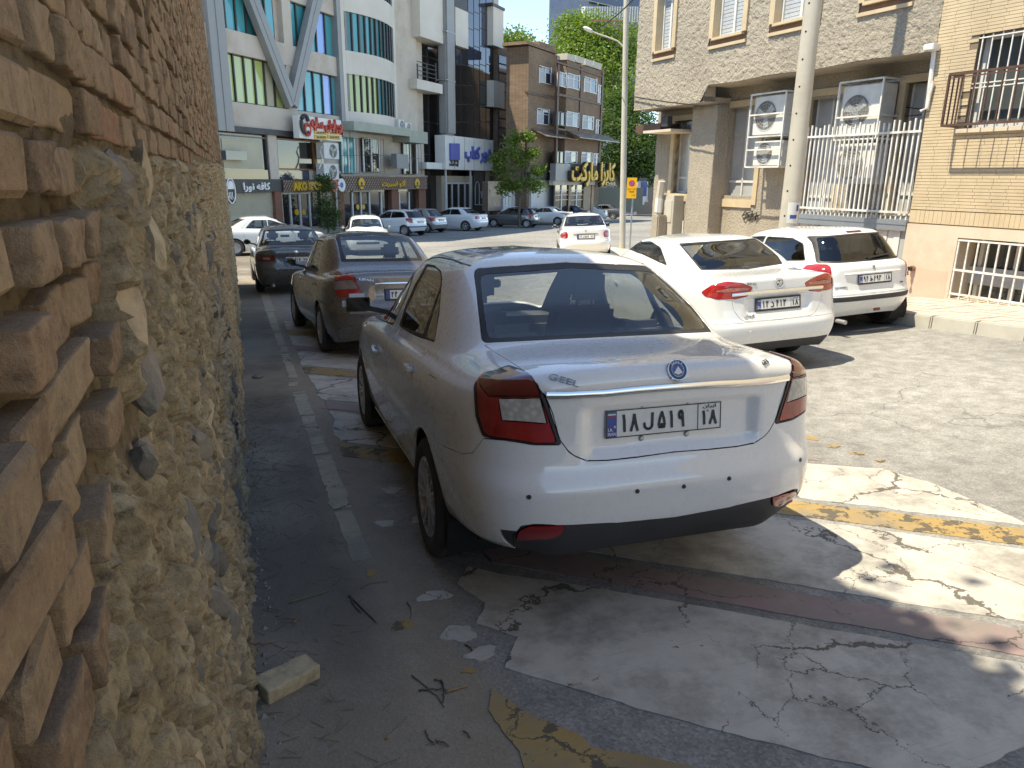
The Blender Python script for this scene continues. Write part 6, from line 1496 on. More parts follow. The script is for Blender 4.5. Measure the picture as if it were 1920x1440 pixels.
cage(R, a0-.02, a1_+.02, z0_+h_*.44, z1_, DC-.55, DC, 'white steel cage with a large air conditioner above the bar fence', (z0_+h_*.66,))
ac_unit(R, a0+.02, a1_-.02, z0_+h_*.47, z0_+h_*.96, DC-.45, DC-.05, 'large air conditioner in the cage above the bar fence', 'air conditioners on the pebble dashed building'); ac_unit(R, a0+.02, a1_-.02, z0_, z0_+h_*.40, DC-.45, DC-.08, 'air conditioner standing behind the white bars of the fence', 'air conditioners on the pebble dashed building')
# pipes and cables around them
def tube_px(name, pts, d, r, mat, parent, fac=R): return wb(MB().tube([fac.W(*(lambda q: (q[0], d, q[1]))(fac.px(x, y, d))) for x, y in pts], r, 7), name, mat, parent)
cab = thing('cable_bundle', R.W(4, -1, 3), 'dark pipes and cables running between the caged air conditioners', 'cables')
for pts, d, r in (([(1470, 312), (1474, 250), (1482, 190), (1476, 170), (1452, 168)], -.9, .03), ([(1660, 300), (1668, 150), (1660, 143), (1640, 146)], -.9, .03), ([(1520, 215), (1530, 180), (1538, 168), (1570, 152)], -.95, .02), ([(1600, 150), (1640, 120), (1650, 118)], -1.0, .012), ([(1650, 180), (1690, 200), (1730, 205)], -.9, .01), ([(1655, 190), (1700, 218), (1728, 215)], -.9, .01), ([(1500, 215), (1528, 182)], -.9, .01), ([(1446, 165), (1450, 150), (1462, 148)], -1.0, .03), ([(1538, 175), (1566, 158)], -.95, .04)): tube_px('cable', pts, d, r, M_CABLE if r < .025 else M_RUSTY, cab)
# camera / pipe bracket at the corner between the two houses
cv = thing('pipe_bracket', R.W(1.45, .05, 2.9), 'white vertical pipe with a floodlight beside the cream brick corner', 'pipe')
tube_px('pipe', [(1752, 92), (1738, 205)], .03, .035, M_WPAINT, cv); tube_px('arm', [(1726, 208), (1738, 203), (1750, 152)], .05, .022, M_WPAINT, cv); a0, a1_, z0_, z1_ = R.rect(1738, 83, 1757, 95, .1); wb(R.box(MB(), a0, a1_, z0_, z1_, .02, .2), 'flood_lamp', M_WPAINT, cv, bevel=.01)

# electrical cabinet by the far corner -----------------------------------------------
eb = thing('utility_cabinet', R.W(8.2, -.6, -1.0), 'grey concrete utility cabinet at the building corner', 'cabinet')
a0, a1_, z0_, z1_ = R.rect(1240, 366, 1262, 432, -.5); wb(R.box(MB(), a0, a1_, -1.1, z1_, -.95, -.5), 'cabinet_body', M_CONC, eb, bevel=.01); wb(R.box(MB(), a0+.05, a1_-.05, z0_+.2, z1_-.12, -.51, -.485), 'cabinet_door', M_CONC, eb, bevel=.01)
dp = thing('drain_pipe', R.W(9.0, -.4, -1), 'pale drain pipe with torn stickers running down the building corner', 'pipe'); tube_px('pipe', [(1241, 340), (1237, 366), (1232, 420), (1231, 450)], -.4, .10, M_CONC, dp); tube_px('sticker', [(1236.4, 372), (1234, 398)], -.392, .105, M_WINFR, dp)
rp = thing('stone_post', R.W(9.6, -.2, -1.2), 'rough broken stone post at the foot of the corner', 'post'); a0, a1_, z0_, z1_ = R.rect(1222, 403, 1233, 440, -.2); wb(R.box(MB(), a0, a1_, z0_-.5, z1_, -.5, -.2), 'shaft', M_PEB, rp, bevel=.03)
wb(R.box(MB(), SEND-.4, SEND, -1.3, 3.3, -2.5, RD-.01), 'corner_pier', M_PEB, pb, bevel=.03)

# concrete lamp post ------------------------------------------------------------------
d_ = ray([(1477, 428)])[0]; k_ = 13.2/math.hypot(d_[0], d_[1]); px_, py_ = d_[0]*k_, d_[1]*k_
lp = thing('lamp_post', (px_, py_, G(px_, py_)+.15), 'thick pale concrete lamp post between the caged air conditioners', 'lamp post')
zz_ = np.linspace(-.2, 9, 14); MB().tube([(0, 0, z_) for z_ in zz_], list(.158-.0062*zz_), 24).build('pole', M_CONC, lp, sm=True)
for k in range(14): MB().lathe([(0, .004), (.016, .003), (.018, -.004)], 10, 'z', Matrix.Rotation(rad(200), 4, 'Z') @ Matrix.Translation((.158-.0062*(.6+k*.4)-.002, 0, .6+k*.4)) @ Matrix.Rotation(rad(90), 4, 'Y')).build('bolt_hole', M_DARK, lp)
hs = MB(); 
for i in range(10):
    for j in range(2): pass
a_ = [rad(215+i*9) for i in range(10)]; hs.add([(.152*math.cos(a), .152*math.sin(a), z_) for z_ in (1.28, 1.62) for a in a_], [(i, i+1, i+11, i+10) for i in range(9)]); hs.build('paper_notice', M_WINFR, lp)
hs = MB(); hs.add([(.1535*math.cos(a), .1535*math.sin(a), z_) for z_ in (1.36, 1.42) for a in a_[2:8]], [(i, i+1, i+7, i+6) for i in range(5)]); hs.add([(.1535*math.cos(a), .1535*math.sin(a), z_) for z_ in (1.48, 1.58) for a in a_[6:9]], [(i, i+1, i+4, i+3) for i in range(2)]); hs.build('notice_print', M_PBLUE, lp)

# street light with arm ----------------------------------------------------------------
d_ = ray([(1168, 440)])[0]; k_ = 27/math.hypot(d_[0], d_[1]); px_, py_ = d_[0]*k_, d_[1]*k_; g0 = G(px_, py_)
sl_ = thing('street_lamp', (px_, py_, g0), 'tall round street lamp with a curved arm before the big tree', 'street lamp')
LX = CAX[0]*-.036; MB().tube([(LX[0]*z_, LX[1]*z_, z_) for z_ in (0, 4, 9.1)], [.115, .10, .085], 18).build('pole', M_CONC, sl_, sm=True)
def at_dist(x, y, D):
    d = ray([(x, y)])[0]; k = D/math.hypot(d[0], d[1]); return Vector((d[0]*k, d[1]*k, CAM_H+d[2]*k))
o_ = Vector((px_, py_, g0)); q_ = [at_dist(x, y, 27)-o_ for x, y in ((1169, 88), (1158, 77), (1140, 70), (1122, 64), (1112, 60))]
MB().tube(q_, .028, 8).build('arm', M_CONC, sl_); 
e0, e1 = q_[-1], at_dist(1094, 51, 27)-o_; ax_ = (e1-e0).normalized(); mid_ = (e0+e1)/2; Lh = (e1-e0).length/2
rot = ax_.to_track_quat('X', 'Z').to_matrix().to_4x4(); hm = MB(); n_ = 14
ringp = []
for i in range(9):
    t = -1+2*i/8; rr = math.sqrt(max(0, 1-t*t))*.12+.004; ringp.append([(t*Lh*1.1, rr*1.0*math.cos(q), rr*.55*math.sin(q)) for q in np.linspace(0, 2*math.pi, n_, endpoint=False)])
vs = [Matrix.Translation(mid_) @ rot @ Vector(p) for rg in ringp for p in rg]; hm.add(vs, [(i*n_+k, i*n_+(k+1) % n_, (i+1)*n_+(k+1) % n_, (i+1)*n_+k) for i in range(8) for k in range(n_)]); hm.build('lamp_head', M_WINFR, sl_, sm=True)
MB().bar(at_dist(1172, 40, 27)-o_, at_dist(1108, 38, 27)-o_, .05).build('cross_arm', M_RUSTY, sl_); MB().bar(at_dist(1169, 58, 27)-o_, at_dist(1140, 40, 27)-o_, .03).build('brace', M_RUSTY, sl_)
# yellow sign
ys_ = thing('no_parking_sign', at_dist(1182, 445, 25.5), 'yellow no parking sign with a red ring on a thin post', 'sign'); o_ = ys_.location.copy(); o_.z = G(o_.x, o_.y); ys_.location = o_
MB().tube([(0, 0, 0), (0, 0, (at_dist(1184, 334, 25.5)-o_).z)], .028, 10).build('post', M_GALV, ys_)
M_YEL = pmat('sign_yellow', (.75, .42, .015), (.68, .38, .02), 6, .5); M_SRED = pmat('sign_red', (.55, .03, .02), None, 6, .5); M_SBLUE = pmat('sign_violet', (.32, .10, .42), None, 6, .5)
tl, br = at_dist(1176, 333, 25.4)-o_, at_dist(1192.5, 372, 25.4)-o_; ctr = (tl+br)/2; Xs = Vector((br.x-tl.x, br.y-tl.y, 0)); ws = Xs.length; Xs.normalize(); hs_ = tl.z-br.z; Ns = Xs.cross(Vector((0, 0, 1)))
Ms = Matrix.Identity(4)
for k in range(3): Ms[k][0], Ms[k][1], Ms[k][2], Ms[k][3] = Xs[k], (0, 0, 1)[k], Ns[k], ctr[k]
pl_ = MB().box(-ws/2, ws/2, -hs_/2, hs_/2, -.02, 0, Ms).build('plate', M_YEL, ys_)
disc = lambda r, z_, mat, nm: MB().add([Ms @ Vector((r*math.cos(q), hs_*.23+r*math.sin(q), z_)) for q in np.linspace(0, 2*math.pi, 28, endpoint=False)], [tuple(range(28))]).build(nm, mat, pl_)
disc(ws*.30, .003, M_SRED, 'red_ring'); disc(ws*.21, .006, M_SBLUE, 'ring_field'); MB().bar(Ms @ Vector((-ws*.18, hs_*.23+ws*.18, .009)), Ms @ Vector((ws*.18, hs_*.23-ws*.18, .009)), ws*.07, .003, up=Ns).build('ring_slash', M_SRED, pl_)
text_fit('lettering', 'TAXI', Ms @ Matrix.Translation((0, -hs_*.17, .004)), ws*.5, hs_*.08, M_SRED, pl_, .02, .02, .004); text_fit('lettering', shape_fa('توقف ممنوع'), Ms @ Matrix.Translation((0, -hs_*.04, .004)), ws*.85, hs_*.07, M_SRED, pl_, .0, .02, .004)
text_fit('lettering', shape_fa('تاکسی'), Ms @ Matrix.Translation((ws*.2, -hs_*.34, .004)), ws*.4, hs_*.05, M_SRED, pl_, .0, .02, .004)
wl = thing('wall_cable', R.W(8, .05, 3.4), 'dark cable strung along the lower edge of the pebble dashed overhang', 'cable'); tube_px('wire', [(1187, 181), (1215, 186), (1250, 191), (1285, 195), (1318, 197), (1350, 195)], .07, .014, M_CABLE, wl)
# overhead cable
oc = thing('overhead_cable', at_dist(1120, 55, 27), 'thin black overhead cable sagging from the street lamp to the rough building', 'cable')
c0, c1 = at_dist(1115, 55, 26.8), R.W(8.0, .1, 6.6); pts = [c0.lerp(c1, t)-Vector((0, 0, 1.0*t*(1-t))) for t in np.linspace(0, 1, 14)]; wb(MB().tube(pts, .018, 6), 'wire', M_CABLE, oc)
# ================================================================== far side of the street
M_BEIGE = pmat('beige_render', (.57, .50, .425), (.50, .435, .36), .8, .8, .2, 30, world=True, dirt=(.40, .33, .26)); M_BEIGE2 = pmat('pale_panel', (.64, .59, .52), (.57, .52, .45), .7, .7, world=True)
M_STEEL = pmat('grey_steel_cladding', (.235, .24, .24), (.30, .30, .295), 1.5, .5, metallic=.2, world=True); M_DKFR = pmat('dark_frame', (.03, .032, .035), (.05, .05, .05), 4, .5)
def glassm(n, c, c2=None, r=.04): return pmat(n, c, c2 or tuple(x*.75 for x in c), .5, r, world=True, coat=.6)
M_TEAL = glassm('teal_glass', (.03, .30, .33), (.045, .38, .42)); M_TEAL2 = glassm('teal_glass_dark', (.02, .15, .155), (.03, .21, .20)); M_LIME = glassm('lime_reflection_glass', (.42, .50, .16), (.50, .57, .22)); M_BLUEG = glassm('blue_glass', (.18, .34, .72), (.24, .42, .8))  # lime panes: reflected sunlit building painted in base colour; teal brightened for reflections
M_SMOKE = glassm('smoked_glass', (.018, .017, .018), (.03, .026, .024)); M_SMOKE2 = glassm('smoked_glass_blue', (.03, .038, .062), (.05, .06, .09)); M_CREAMB = pmat('cream_blind', (.50, .46, .33), (.42, .39, .28), .8, .6, world=True)
M_SIGNW = pmat('sign_white', (.72, .72, .68), (.64, .64, .60), 1.5, .45, world=True); M_SIGNBK = pmat('sign_black', (.03, .03, .03), (.05, .047, .045), 3, .5, world=True); M_GOLD = pmat('sign_gold', (.70, .42, .03), (.6, .34, .02), 4, .45, world=True); M_SIGNR = pmat('sign_letter_red', (.62, .07, .04), None, 5, .45); M_SIGNB = pmat('sign_letter_blue', (.10, .13, .42), None, 5, .5)
M_BRKR = pmat('red_brick_pier', (.24, .10, .06), (.19, .085, .055), 4, .8, .2, 40, world=True); M_SHUT = pmat('cream_shutter', (.46, .42, .31), (.40, .36, .27), 2, .6, world=True); M_CHECK = pmat('check_panel_dark', (.05, .03, .025), None, 4, .5); M_CHECKL = pmat('check_panel_tan', (.30, .19, .14), None, 4, .5)
M_MARB = pmat('brown_marble', (.22, .16, .13), (.15, .11, .09), 2.5, .3, world=True); M_CORN = pmat('green_grey_fascia', (.36, .38, .31), (.30, .32, .26), 1.5, .6, world=True)
def mat_farbrick():
    m, nt, b = base_mat('brown_brick_wall', .85, spec=.3); v = ocoord(nt, True)
    n = noise_n(nt, .6, 5, .6, v); r = ramp(nt, [(.3, (.235, .16, .11)), (.7, (.31, .215, .15))]); nt.links.new(n, r.inputs[0])
    sp = N(nt, 'ShaderNodeSeparateXYZ'); nt.links.new(v, sp.inputs[0]); cb_ = N(nt, 'ShaderNodeCombineXYZ'); nt.links.new(math_n(nt, 'ADD', math_n(nt, 'MULTIPLY', sp.outputs[0], .95), math_n(nt, 'MULTIPLY', sp.outputs[1], .28)), cb_.inputs[0]); nt.links.new(sp.outputs[2], cb_.inputs[1])
    br = N(nt, 'ShaderNodeTexBrick', i_Scale=1.); br.inputs['Brick Width'].default_value = .24; br.inputs['Row Height'].default_value = .085; br.inputs['Mortar Size'].default_value = .012; br.inputs['Color1'].default_value = (1, 1, 1, 1); br.inputs['Color2'].default_value = (.72, .72, .72, 1); br.inputs['Mortar'].default_value = (.5, .48, .45, 1); nt.links.new(cb_.outputs[0], br.inputs['Vector'])
    nt.links.new(mixc(nt, 1., r.outputs[0], br.outputs['Color'], 'MULTIPLY'), b.inputs['Base Color']); bump_n(nt, b, br.outputs['Fac'], -.4, .01); return m
M_FBRICK = mat_farbrick()
def bx(fac, x0, y0, x1, y1, d0, d1, mat, name, parent, bevel=0):
    a0, a1, z0, z1 = fac.rect(x0, y0, x1, y1, d1); return wb(fac.box(MB(), a0, a1, z0, z1, d0, d1), name, mat, parent, False, bevel)
def bz(fac, a0, a1, z0, z1, d0, d1, mat, name, parent): return wb(fac.box(MB(), min(a0, a1), max(a0, a1), z0, z1, d0, d1), name, mat, parent)

FL = Fac(5.9, 43.6, 41.8, 1)
ob = thing('office_building', FL.W(0, -1, -1.7), 'office block with teal glazing, steel V braces and shops below', 'building')
sL = FL.px(360, 200)[0]; sR = FL.px(746, 150)[0]
zB1, zB0, zA0 = FL.px(466, 107)[1], FL.px(481, 197)[1], FL.px(470, 66)[1]; st_h = zA0-zB0; z_sp = FL.px(490, 243)[1]
bz(FL, sL-2, sR+3, -2.5, zB0+6*st_h, -6, -.25, M_BEIGE, 'wall', ob)
sc0 = FL.px(652, 150)[0]
# spandrel bands and glazing, four storeys
for k in range(4):
    z0, z1 = zB0+k*st_h, zB1+k*st_h; zs_lo = z_sp if k == 0 else zB1+(k-1)*st_h
    bz(FL, sL-2, sc0, zs_lo, z0, -.25, .10, M_BEIGE, 'spandrel', ob)
    row = [(421, 532, 6, 'a'), (553, 637, 5, 'b')] if k % 2 == 0 else [(414, 524, 6, 'c'), (545, 632, 5, 'b')]
    for (xa, xb, n, ty) in row:
        sa, sb = FL.px(xa, 140)[0], FL.px(xb, 140)[0]
        bz(FL, sa-.05, sb+.05, z0, z1, -.22, -.15, M_DKFR, 'window_frame', ob)
        for i in range(n):
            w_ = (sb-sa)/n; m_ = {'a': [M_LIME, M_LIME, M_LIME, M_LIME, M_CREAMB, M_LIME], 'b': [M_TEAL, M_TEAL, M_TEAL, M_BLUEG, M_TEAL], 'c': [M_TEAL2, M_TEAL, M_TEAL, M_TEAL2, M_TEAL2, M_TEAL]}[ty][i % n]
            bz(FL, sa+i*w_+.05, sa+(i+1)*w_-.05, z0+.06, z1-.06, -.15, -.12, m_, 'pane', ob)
            bz(FL, sa+i*w_-.04, sa+i*w_+.04, z0, z1, -.15, -.04, M_DKFR, 'mullion', ob)
    sa, sb = FL.px(536, 150)[0], FL.px(552, 150)[0]; bz(FL, sa, sb, z0, z1, -.25, .06, M_BEIGE, 'pier', ob)
def steel_px(fac, p, q, d, w, h, name, parent, mat=M_STEEL):
    a, b = fac.px(*p, d), fac.px(*q, d); return wb(MB().bar(fac.W(a[0], d, a[1]), fac.W(b[0], d, b[1]), h, w, up=tuple(fac.N)), name, mat, parent)
a_, b_ = FL.px(548, 196, .35), FL.px(470, -8, .35); c_ = FL.px(594, -8, .35)
for q in (b_, c_):
    d1_ = (q[0]-a_[0], q[1]-a_[1]); e_ = (a_[0]+d1_[0]*1.8, a_[1]+d1_[1]*1.8); P_, Q_ = FL.W(a_[0], .3, a_[1]), FL.W(e_[0], .3 if q is b_ else .303, e_[1]); ax = (Q_-P_).normalized(); sd_ = ax.cross(Vector(FL.N)).normalized()
    mbv = MB(); w2 = .34; t2 = .18; mbv.hexa([P_+sd_*a*w2+Vector(FL.N)*b*t2 for a, b in ((-1, -1), (1, -1), (1, 1), (-1, 1))]+[Q_+sd_*a*w2+Vector(FL.N)*b*t2 for a, b in ((-1, -1), (1, -1), (1, 1), (-1, 1))]); wb(mbv, 'brace', M_STEEL, ob)
    mbv = MB(); mbv.hexa([P_+sd_*(a*.05)+Vector(FL.N)*(t2+b*.02) for a, b in ((-1, 0), (1, 0), (1, 1), (-1, 1))]+[Q_+sd_*(a*.05)+Vector(FL.N)*(t2+b*.02) for a, b in ((-1, 0), (1, 0), (1, 1), (-1, 1))]); wb(mbv, 'brace_seam', M_STEEL, ob)
for (xa, xb) in ((396, 426), (634, 661)):
    sa, sb = FL.px(xa, 120, .2)[0], FL.px(xb, 120, .2)[0]; z0 = FL.px(xb, 246 if xa < 500 else 258, .2)[1]; bz(FL, sa, sb, z0, zB0+4*st_h, -.2, .28, M_STEEL, 'steel_column', ob); bz(FL, (sa+sb)/2-.03, (sa+sb)/2+.03, z0, zB0+4*st_h, .28, .31, M_STEEL, 'column_rib', ob)
# curved bay on the right of the column
def curve_d(t): return .25+1.0*(1-(2*t-1)**2)*.55
s0c, s1c = FL.px(657, 150, .5)[0], FL.px(745, 150, .5)[0]; NB = 11
zc = [FL.px(700, y, .6)[1] for y in (232, 214, 147, 106, 30)]
sth2 = zc[3]-zc[1]
def cseg(i): t0, t1 = i/NB, (i+1)/NB; return s0c+(s1c-s0c)*t0, s0c+(s1c-s0c)*t1, curve_d(t0), curve_d(t1)
def cwall(i, z0, z1, out=0, inset=0.): 
    a, b, d0, d1 = cseg(i); a += inset; b -= inset; mb = MB(); return mb.hexa([FL.W(a, d0-.4, z0), FL.W(b, d1-.4, z0), FL.W(b, d1+out, z0), FL.W(a, d0+out, z0), FL.W(a, d0-.4, z1), FL.W(b, d1-.4, z1), FL.W(b, d1+out, z1), FL.W(a, d0+out, z1)])
for k in range(4):
    zl, zh = zc[1]+k*sth2, zc[2]+k*sth2; zlow = zc[0]-.1 if k == 0 else zc[2]+(k-1)*sth2
    mb = MB(); 
    for i in range(NB): q = cwall(i, zlow, zl, .06); b0 = len(mb.v); mb.add(q.v, q.f)
    wb(mb, 'curved_spandrel', M_BEIGE2, ob)
    for i in range(NB):
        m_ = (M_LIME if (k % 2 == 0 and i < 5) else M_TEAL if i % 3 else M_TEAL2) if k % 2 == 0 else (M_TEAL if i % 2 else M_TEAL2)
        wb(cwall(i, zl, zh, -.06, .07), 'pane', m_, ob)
        a, b, d0, d1 = cseg(i); bz(FL, a-.05, a+.05, zl, zh, d0-.3, d0+.05, M_DKFR, 'mullion', ob)
bz(FL, s0c-.35, s0c, zc[0]-.1, zc[0]+4*sth2, -.3, .3, M_BEIGE2, 'bay_end', ob); bz(FL, s1c, s1c+.25, zc[0]-.1, zc[0]+4*sth2, -.3, .3, M_BEIGE2, 'bay_end', ob)
# lower storeys: fascia, barred windows, dark shop fronts
bx(FL, 664, 234, 770, 250, -.3, 1.1, M_CORN, 'fascia', ob); bx(FL, 768, 246, 802, 268, -.3, 1.0, M_CORN, 'fascia', ob)
bx(FL, 410, 240, 556, 251, -.2, .22, M_DKFR, 'fascia_dark', ob)
bx(FL, 412, 252, 502, 318, -.2, -.05, M_SMOKE, 'shop_window', ob); bx(FL, 418, 262, 492, 316, -.05, -.02, M_CREAMB, 'window_blind', ob); bx(FL, 424, 283, 463, 300, -.02, .3, M_SMOKE2, 'awning', ob)
bx(FL, 505, 250, 521, 336, -.2, .12, M_BEIGE, 'pier', ob); bx(FL, 500, 250, 506, 336, -.2, .05, M_DKFR, 'pier_edge', ob)
bx(FL, 521, 253, 606, 320, -.2, -.05, M_SMOKE, 'shop_window', ob)
for (x0, y0, x1, y1) in ((518, 262, 606, 264.5), (518, 316, 606, 319), (589, 262, 594, 318), (418, 255, 502, 257)): bx(FL, x0, y0, x1, y1, -.05, .05, pmat('wood_frame', (.30, .13, .05), None, 5, .5), 'timber_trim', ob)
bx(FL, 415, 318, 506, 336, -.2, .05, M_SMOKE, 'stall_riser', ob); bx(FL, 521, 320, 580, 336, -.2, .03, M_SMOKE2, 'stall_riser', ob); bx(FL, 580, 320, 640, 337, -.2, .02, M_BEIGE, 'stall_riser', ob)
WB = [(641, 258, 667, 325), (681, 260, 713, 322), (757, 268, 783, 326)]
for i, (x0, y0, x1, y1) in enumerate(WB):
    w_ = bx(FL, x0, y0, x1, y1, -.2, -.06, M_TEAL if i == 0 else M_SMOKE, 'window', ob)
    for fx in (x0+1, (x0+x1)/2, x1-1): bx(FL, fx-1.2, y0, fx+1.2, y1, -.06, -.02, M_WINFR, 'frame', w_)
    for k in range(7):
        xk = x0-2+(x1-x0+8)*k/6; steel_px(FL, (xk, y0), (xk+1.5, y1+1), .25, .02, .02, 'window_bar', w_, M_DKFR)
    for yk in (y0+2, (y0+y1)/2, y1): steel_px(FL, (x0-2, yk), (x1+6, yk), .25, .02, .02, 'window_bar', w_, M_DKFR)
bx(FL, 744, 289, 766, 316, .3, .7, M_STEEL, 'banner_case', ob)
# ground floor
bx(FL, 428, 358, 519, 420, -.2, -.05, M_SHUT, 'rolling_shutter', ob)
for k in range(11): bx(FL, 428, 361+k*3.7, 519, 363.4+k*3.7, -.05, -.01, M_SHUT, 'shutter_slat', ob)
for (x0, x1) in ((517, 530), (632, 646), (735, 748), (786, 799)): bx(FL, x0, 352, x1, 425, -.2, .15, M_BRKR, 'brick_pier', ob)
bx(FL, 530, 360, 632, 425, -.2, -.12, M_SMOKE, 'shop_front', ob); bx(FL, 602, 358, 632, 425, -.12, -.02, M_MARB, 'marble_panel', ob); bx(FL, 645, 355, 787, 425, -.2, -.12, M_SMOKE, 'shop_front', ob)
for x in (530, 546, 564, 582, 662, 678, 694, 716, 750, 768): bx(FL, x-1, 360, x+1, 425, -.12, -.04, M_WINFR, 'door_frame', ob)
bx(FL, 530, 361, 583, 363.5, -.12, -.04, M_WINFR, 'door_head', ob); bx(FL, 662, 357, 696, 359.5, -.12, -.04, M_WINFR, 'door_head', ob)
def emblem(fac, x, y, d, r, mat, name, parent):
    a, z = fac.px(x, y, d); X = Vector(fac.S); return wb(MB().add([fac.W(a+r*math.cos(q), d, z+r*math.sin(q)) for q in np.linspace(0, 2*math.pi, 26, endpoint=False)]+[fac.W(a+r*math.cos(q), d-.06, z+r*math.sin(q)) for q in np.linspace(0, 2*math.pi, 26, endpoint=False)], [tuple(range(26))]+[(i, (i+1) % 26, 26+(i+1) % 26, 26+i) for i in range(26)]), name, mat, parent)
for x, y in ((557, 398), (570, 398), (671, 388), (682, 388)): emblem(FL, x, y, -.02, .16, M_GOLD, 'door_sticker', ob)
def word(fac, x0, y0, x1, y1, d, txt, mat, parent, bold=.02, thick=.08, name='lettering'):
    a0, a1, z0, z1 = fac.rect(x0, y0, x1, y1, d); return wtext(name, txt, fac.M((a0+a1)/2, d, (z0+z1)/2), a1-a0, z1-z0, mat, parent, bold, thick)
# signs on it
cf = thing('shop_sign', FL.W(FL.px(470, 350)[0], .2, FL.px(470, 362)[1]), 'dark cafe sign with white Persian lettering over a cream shutter', 'sign')
bx(FL, 420, 337, 509, 362, -.05, .25, M_SIGNBK, 'board', cf); bx(FL, 509, 337, 530, 359, -.05, .18, M_SIGNBK, 'board_end', cf); word(FL, 456, 342, 506, 360, .27, shape_fa('کافه نورا'), M_WHITE, cf, .03)
bx(FL, 425, 358, 441, 381, -.05, .22, M_SIGNBK, 'emblem_board', cf)
a, z = FL.px(433, 358, .26); mb = MB()
def ringm(mb, fac, a, z, d, r, w, n=26, a0=0, a1=2*math.pi): return mb.tube([fac.W(a+r[0]*math.cos(q), d, z+r[1]*math.sin(q)) for q in np.linspace(a0, a1, n)], w, 6)
ringm(mb, FL, a, z, .27, (.27, .55), .035); wb(mb, 'emblem_ring', M_WHITE, cf); mb = MB(); mb.add([FL.W(a+.21*math.cos(q), .28, z+.08+.38*math.sin(q)) for q in np.linspace(0, math.pi, 14)], [tuple(range(14))]); wb(mb, 'emblem_dome', M_WHITE, cf)
mb = MB(); 
for k in (-1, 0, 1): mb.tube([FL.W(a+k*.10-.05, .28, z-.05), FL.W(a+k*.10-.05, .28, z-.35+.05*abs(k)), FL.W(a+k*.10+.03, .28, z-.38+.05*abs(k))], .025, 6)
wb(mb, 'emblem_script', M_WHITE, cf)
ak = thing('shop_sign', FL.W(FL.px(590, 350)[0], .2, FL.px(590, 360)[1]), 'chequered sports shop sign with yellow Latin letters', 'sign')
def checks(fac, x0, y0, x1, y1, d, cols, rows, par):
    bx(fac, x0, y0, x1, y1, -.05, d, M_CHECK, 'board', par); a0, a1, z0, z1 = fac.rect(x0, y0, x1, y1, d); mb = MB(); w_ = (a1-a0)/cols; h_ = (z1-z0)/rows
    for i in range(cols):
        for j in range(rows):
            a = a0+(i+.5*(j % 2))*w_; z = z0+j*h_
            if a+w_*.62 < a1: mb.hexa([fac.W(a, d, z+.0*h_), fac.W(a+w_*.6, d, z+.25*h_), fac.W(a+w_*.6, d+.03, z+.25*h_), fac.W(a, d+.03, z), fac.W(a, d, z+h_*.7), fac.W(a+w_*.6, d, z+h_*.95), fac.W(a+w_*.6, d+.03, z+h_*.95), fac.W(a, d+.03, z+h_*.7)])
    tag(wb(mb, 'check_relief', M_CHECKL, par), kind='stuff')
checks(FL, 531, 338, 642, 359, .25, 26, 5, ak); word(FL, 549, 341, 611, 357, .31, 'AKO SPORT', M_GOLD, ak, .06, .10)
ak2 = thing('shop_sign', FL.W(FL.px(720, 345)[0], .3, FL.px(720, 358)[1]), 'chequered sports shop sign with yellow Persian letters and round logos', 'sign')
checks(FL, 641, 331, 801, 356, .40, 38, 6, ak2); word(FL, 715, 338, 760, 352, .46, shape_fa('آکو اسپرت'), M_GOLD, ak2, .04, .10); bx(FL, 640, 328, 802, 331.5, -.05, .5, M_MARB, 'top_trim', ak2)
for x in (678.5, 783): emblem(FL, x, 344, .50, .32, M_GOLD, 'round_logo', ak2); emblem(FL, x, 344, .515, .10, M_SIGNBK, 'logo_mark', ak2); word(FL, x-5, 347.5, x+5, 350, .52, 'AKO SPORT', M_SIGNBK, ak2, .03, .01)
bb = thing('shop_sign', FL.W(FL.px(600, 240)[0], .8, FL.px(600, 262)[1]), 'white hairdresser billboard with red Persian letters and yellow panels', 'sign')
bx(FL, 560.5, 221, 640, 262, .5, .85, M_SIGNW, 'board', bb); word(FL, 583, 222, 641, 250, .90, shape_fa('پیرایش سایه'), M_SIGNR, bb, .05, .12)
for (x0, x1) in ((590, 613), (615, 638)):
    for (y0, y1, t) in ((246, 252, 'SALON'), (254, 261, '0912 77 500')): bx(FL, x0, y0, x1, y1, .85, .89, M_GOLD, 'yellow_panel', bb); word(FL, x0+3, y0+1.5, x1-3, y1-1.5, .90, t, M_SIGNBK, bb, .02, .01) if False else None
for i, (x0, x1) in enumerate(((590, 613), (615, 638))):
    for j, (y0, y1) in enumerate(((247.5, 250.5), (255.5, 259.5))):
        for k in range(6): bx(FL, x0+4+k*2.9, y0, x0+6+k*2.9, y1, .89, .895, M_SIGNBK, 'print', bb)
mb = MB(); a, z = FL.px(573, 237, .9)
ringm(mb, FL, a-.05, z+.1, .92, (.30, .42), .10, 20, 0.4, 5.4); wb(mb, 'shear_handle', M_SIGNBK, bb); mb = MB(); ringm(mb, FL, a+.1, z-.15, .94, (.22, .28), .07, 20); wb(mb, 'shear_loop', M_SIGNR, bb); emblem(FL, 578, 243, .97, .14, M_SIGNW, 'shear_eye', bb)
rs = thing('round_sign', FL.W(FL.px(625, 400)[0], .9, -1.7), 'round red and white shop sign beside the sports shop door', 'sign'); emblem(FL, 627, 347, .7, .38, M_SIGNR, 'red_disc', rs); emblem(FL, 641, 347, .7, .36, M_SIGNW, 'white_disc', rs); emblem(FL, 627, 347, .71, .22, M_DKFR, 'disc_motif', rs); emblem(FL, 641, 347, .71, .15, M_SIGNB, 'disc_motif', rs); steel_px(FL, (630, 355), (633, 432), .7, .07, .07, 'post', rs, M_WINFR)
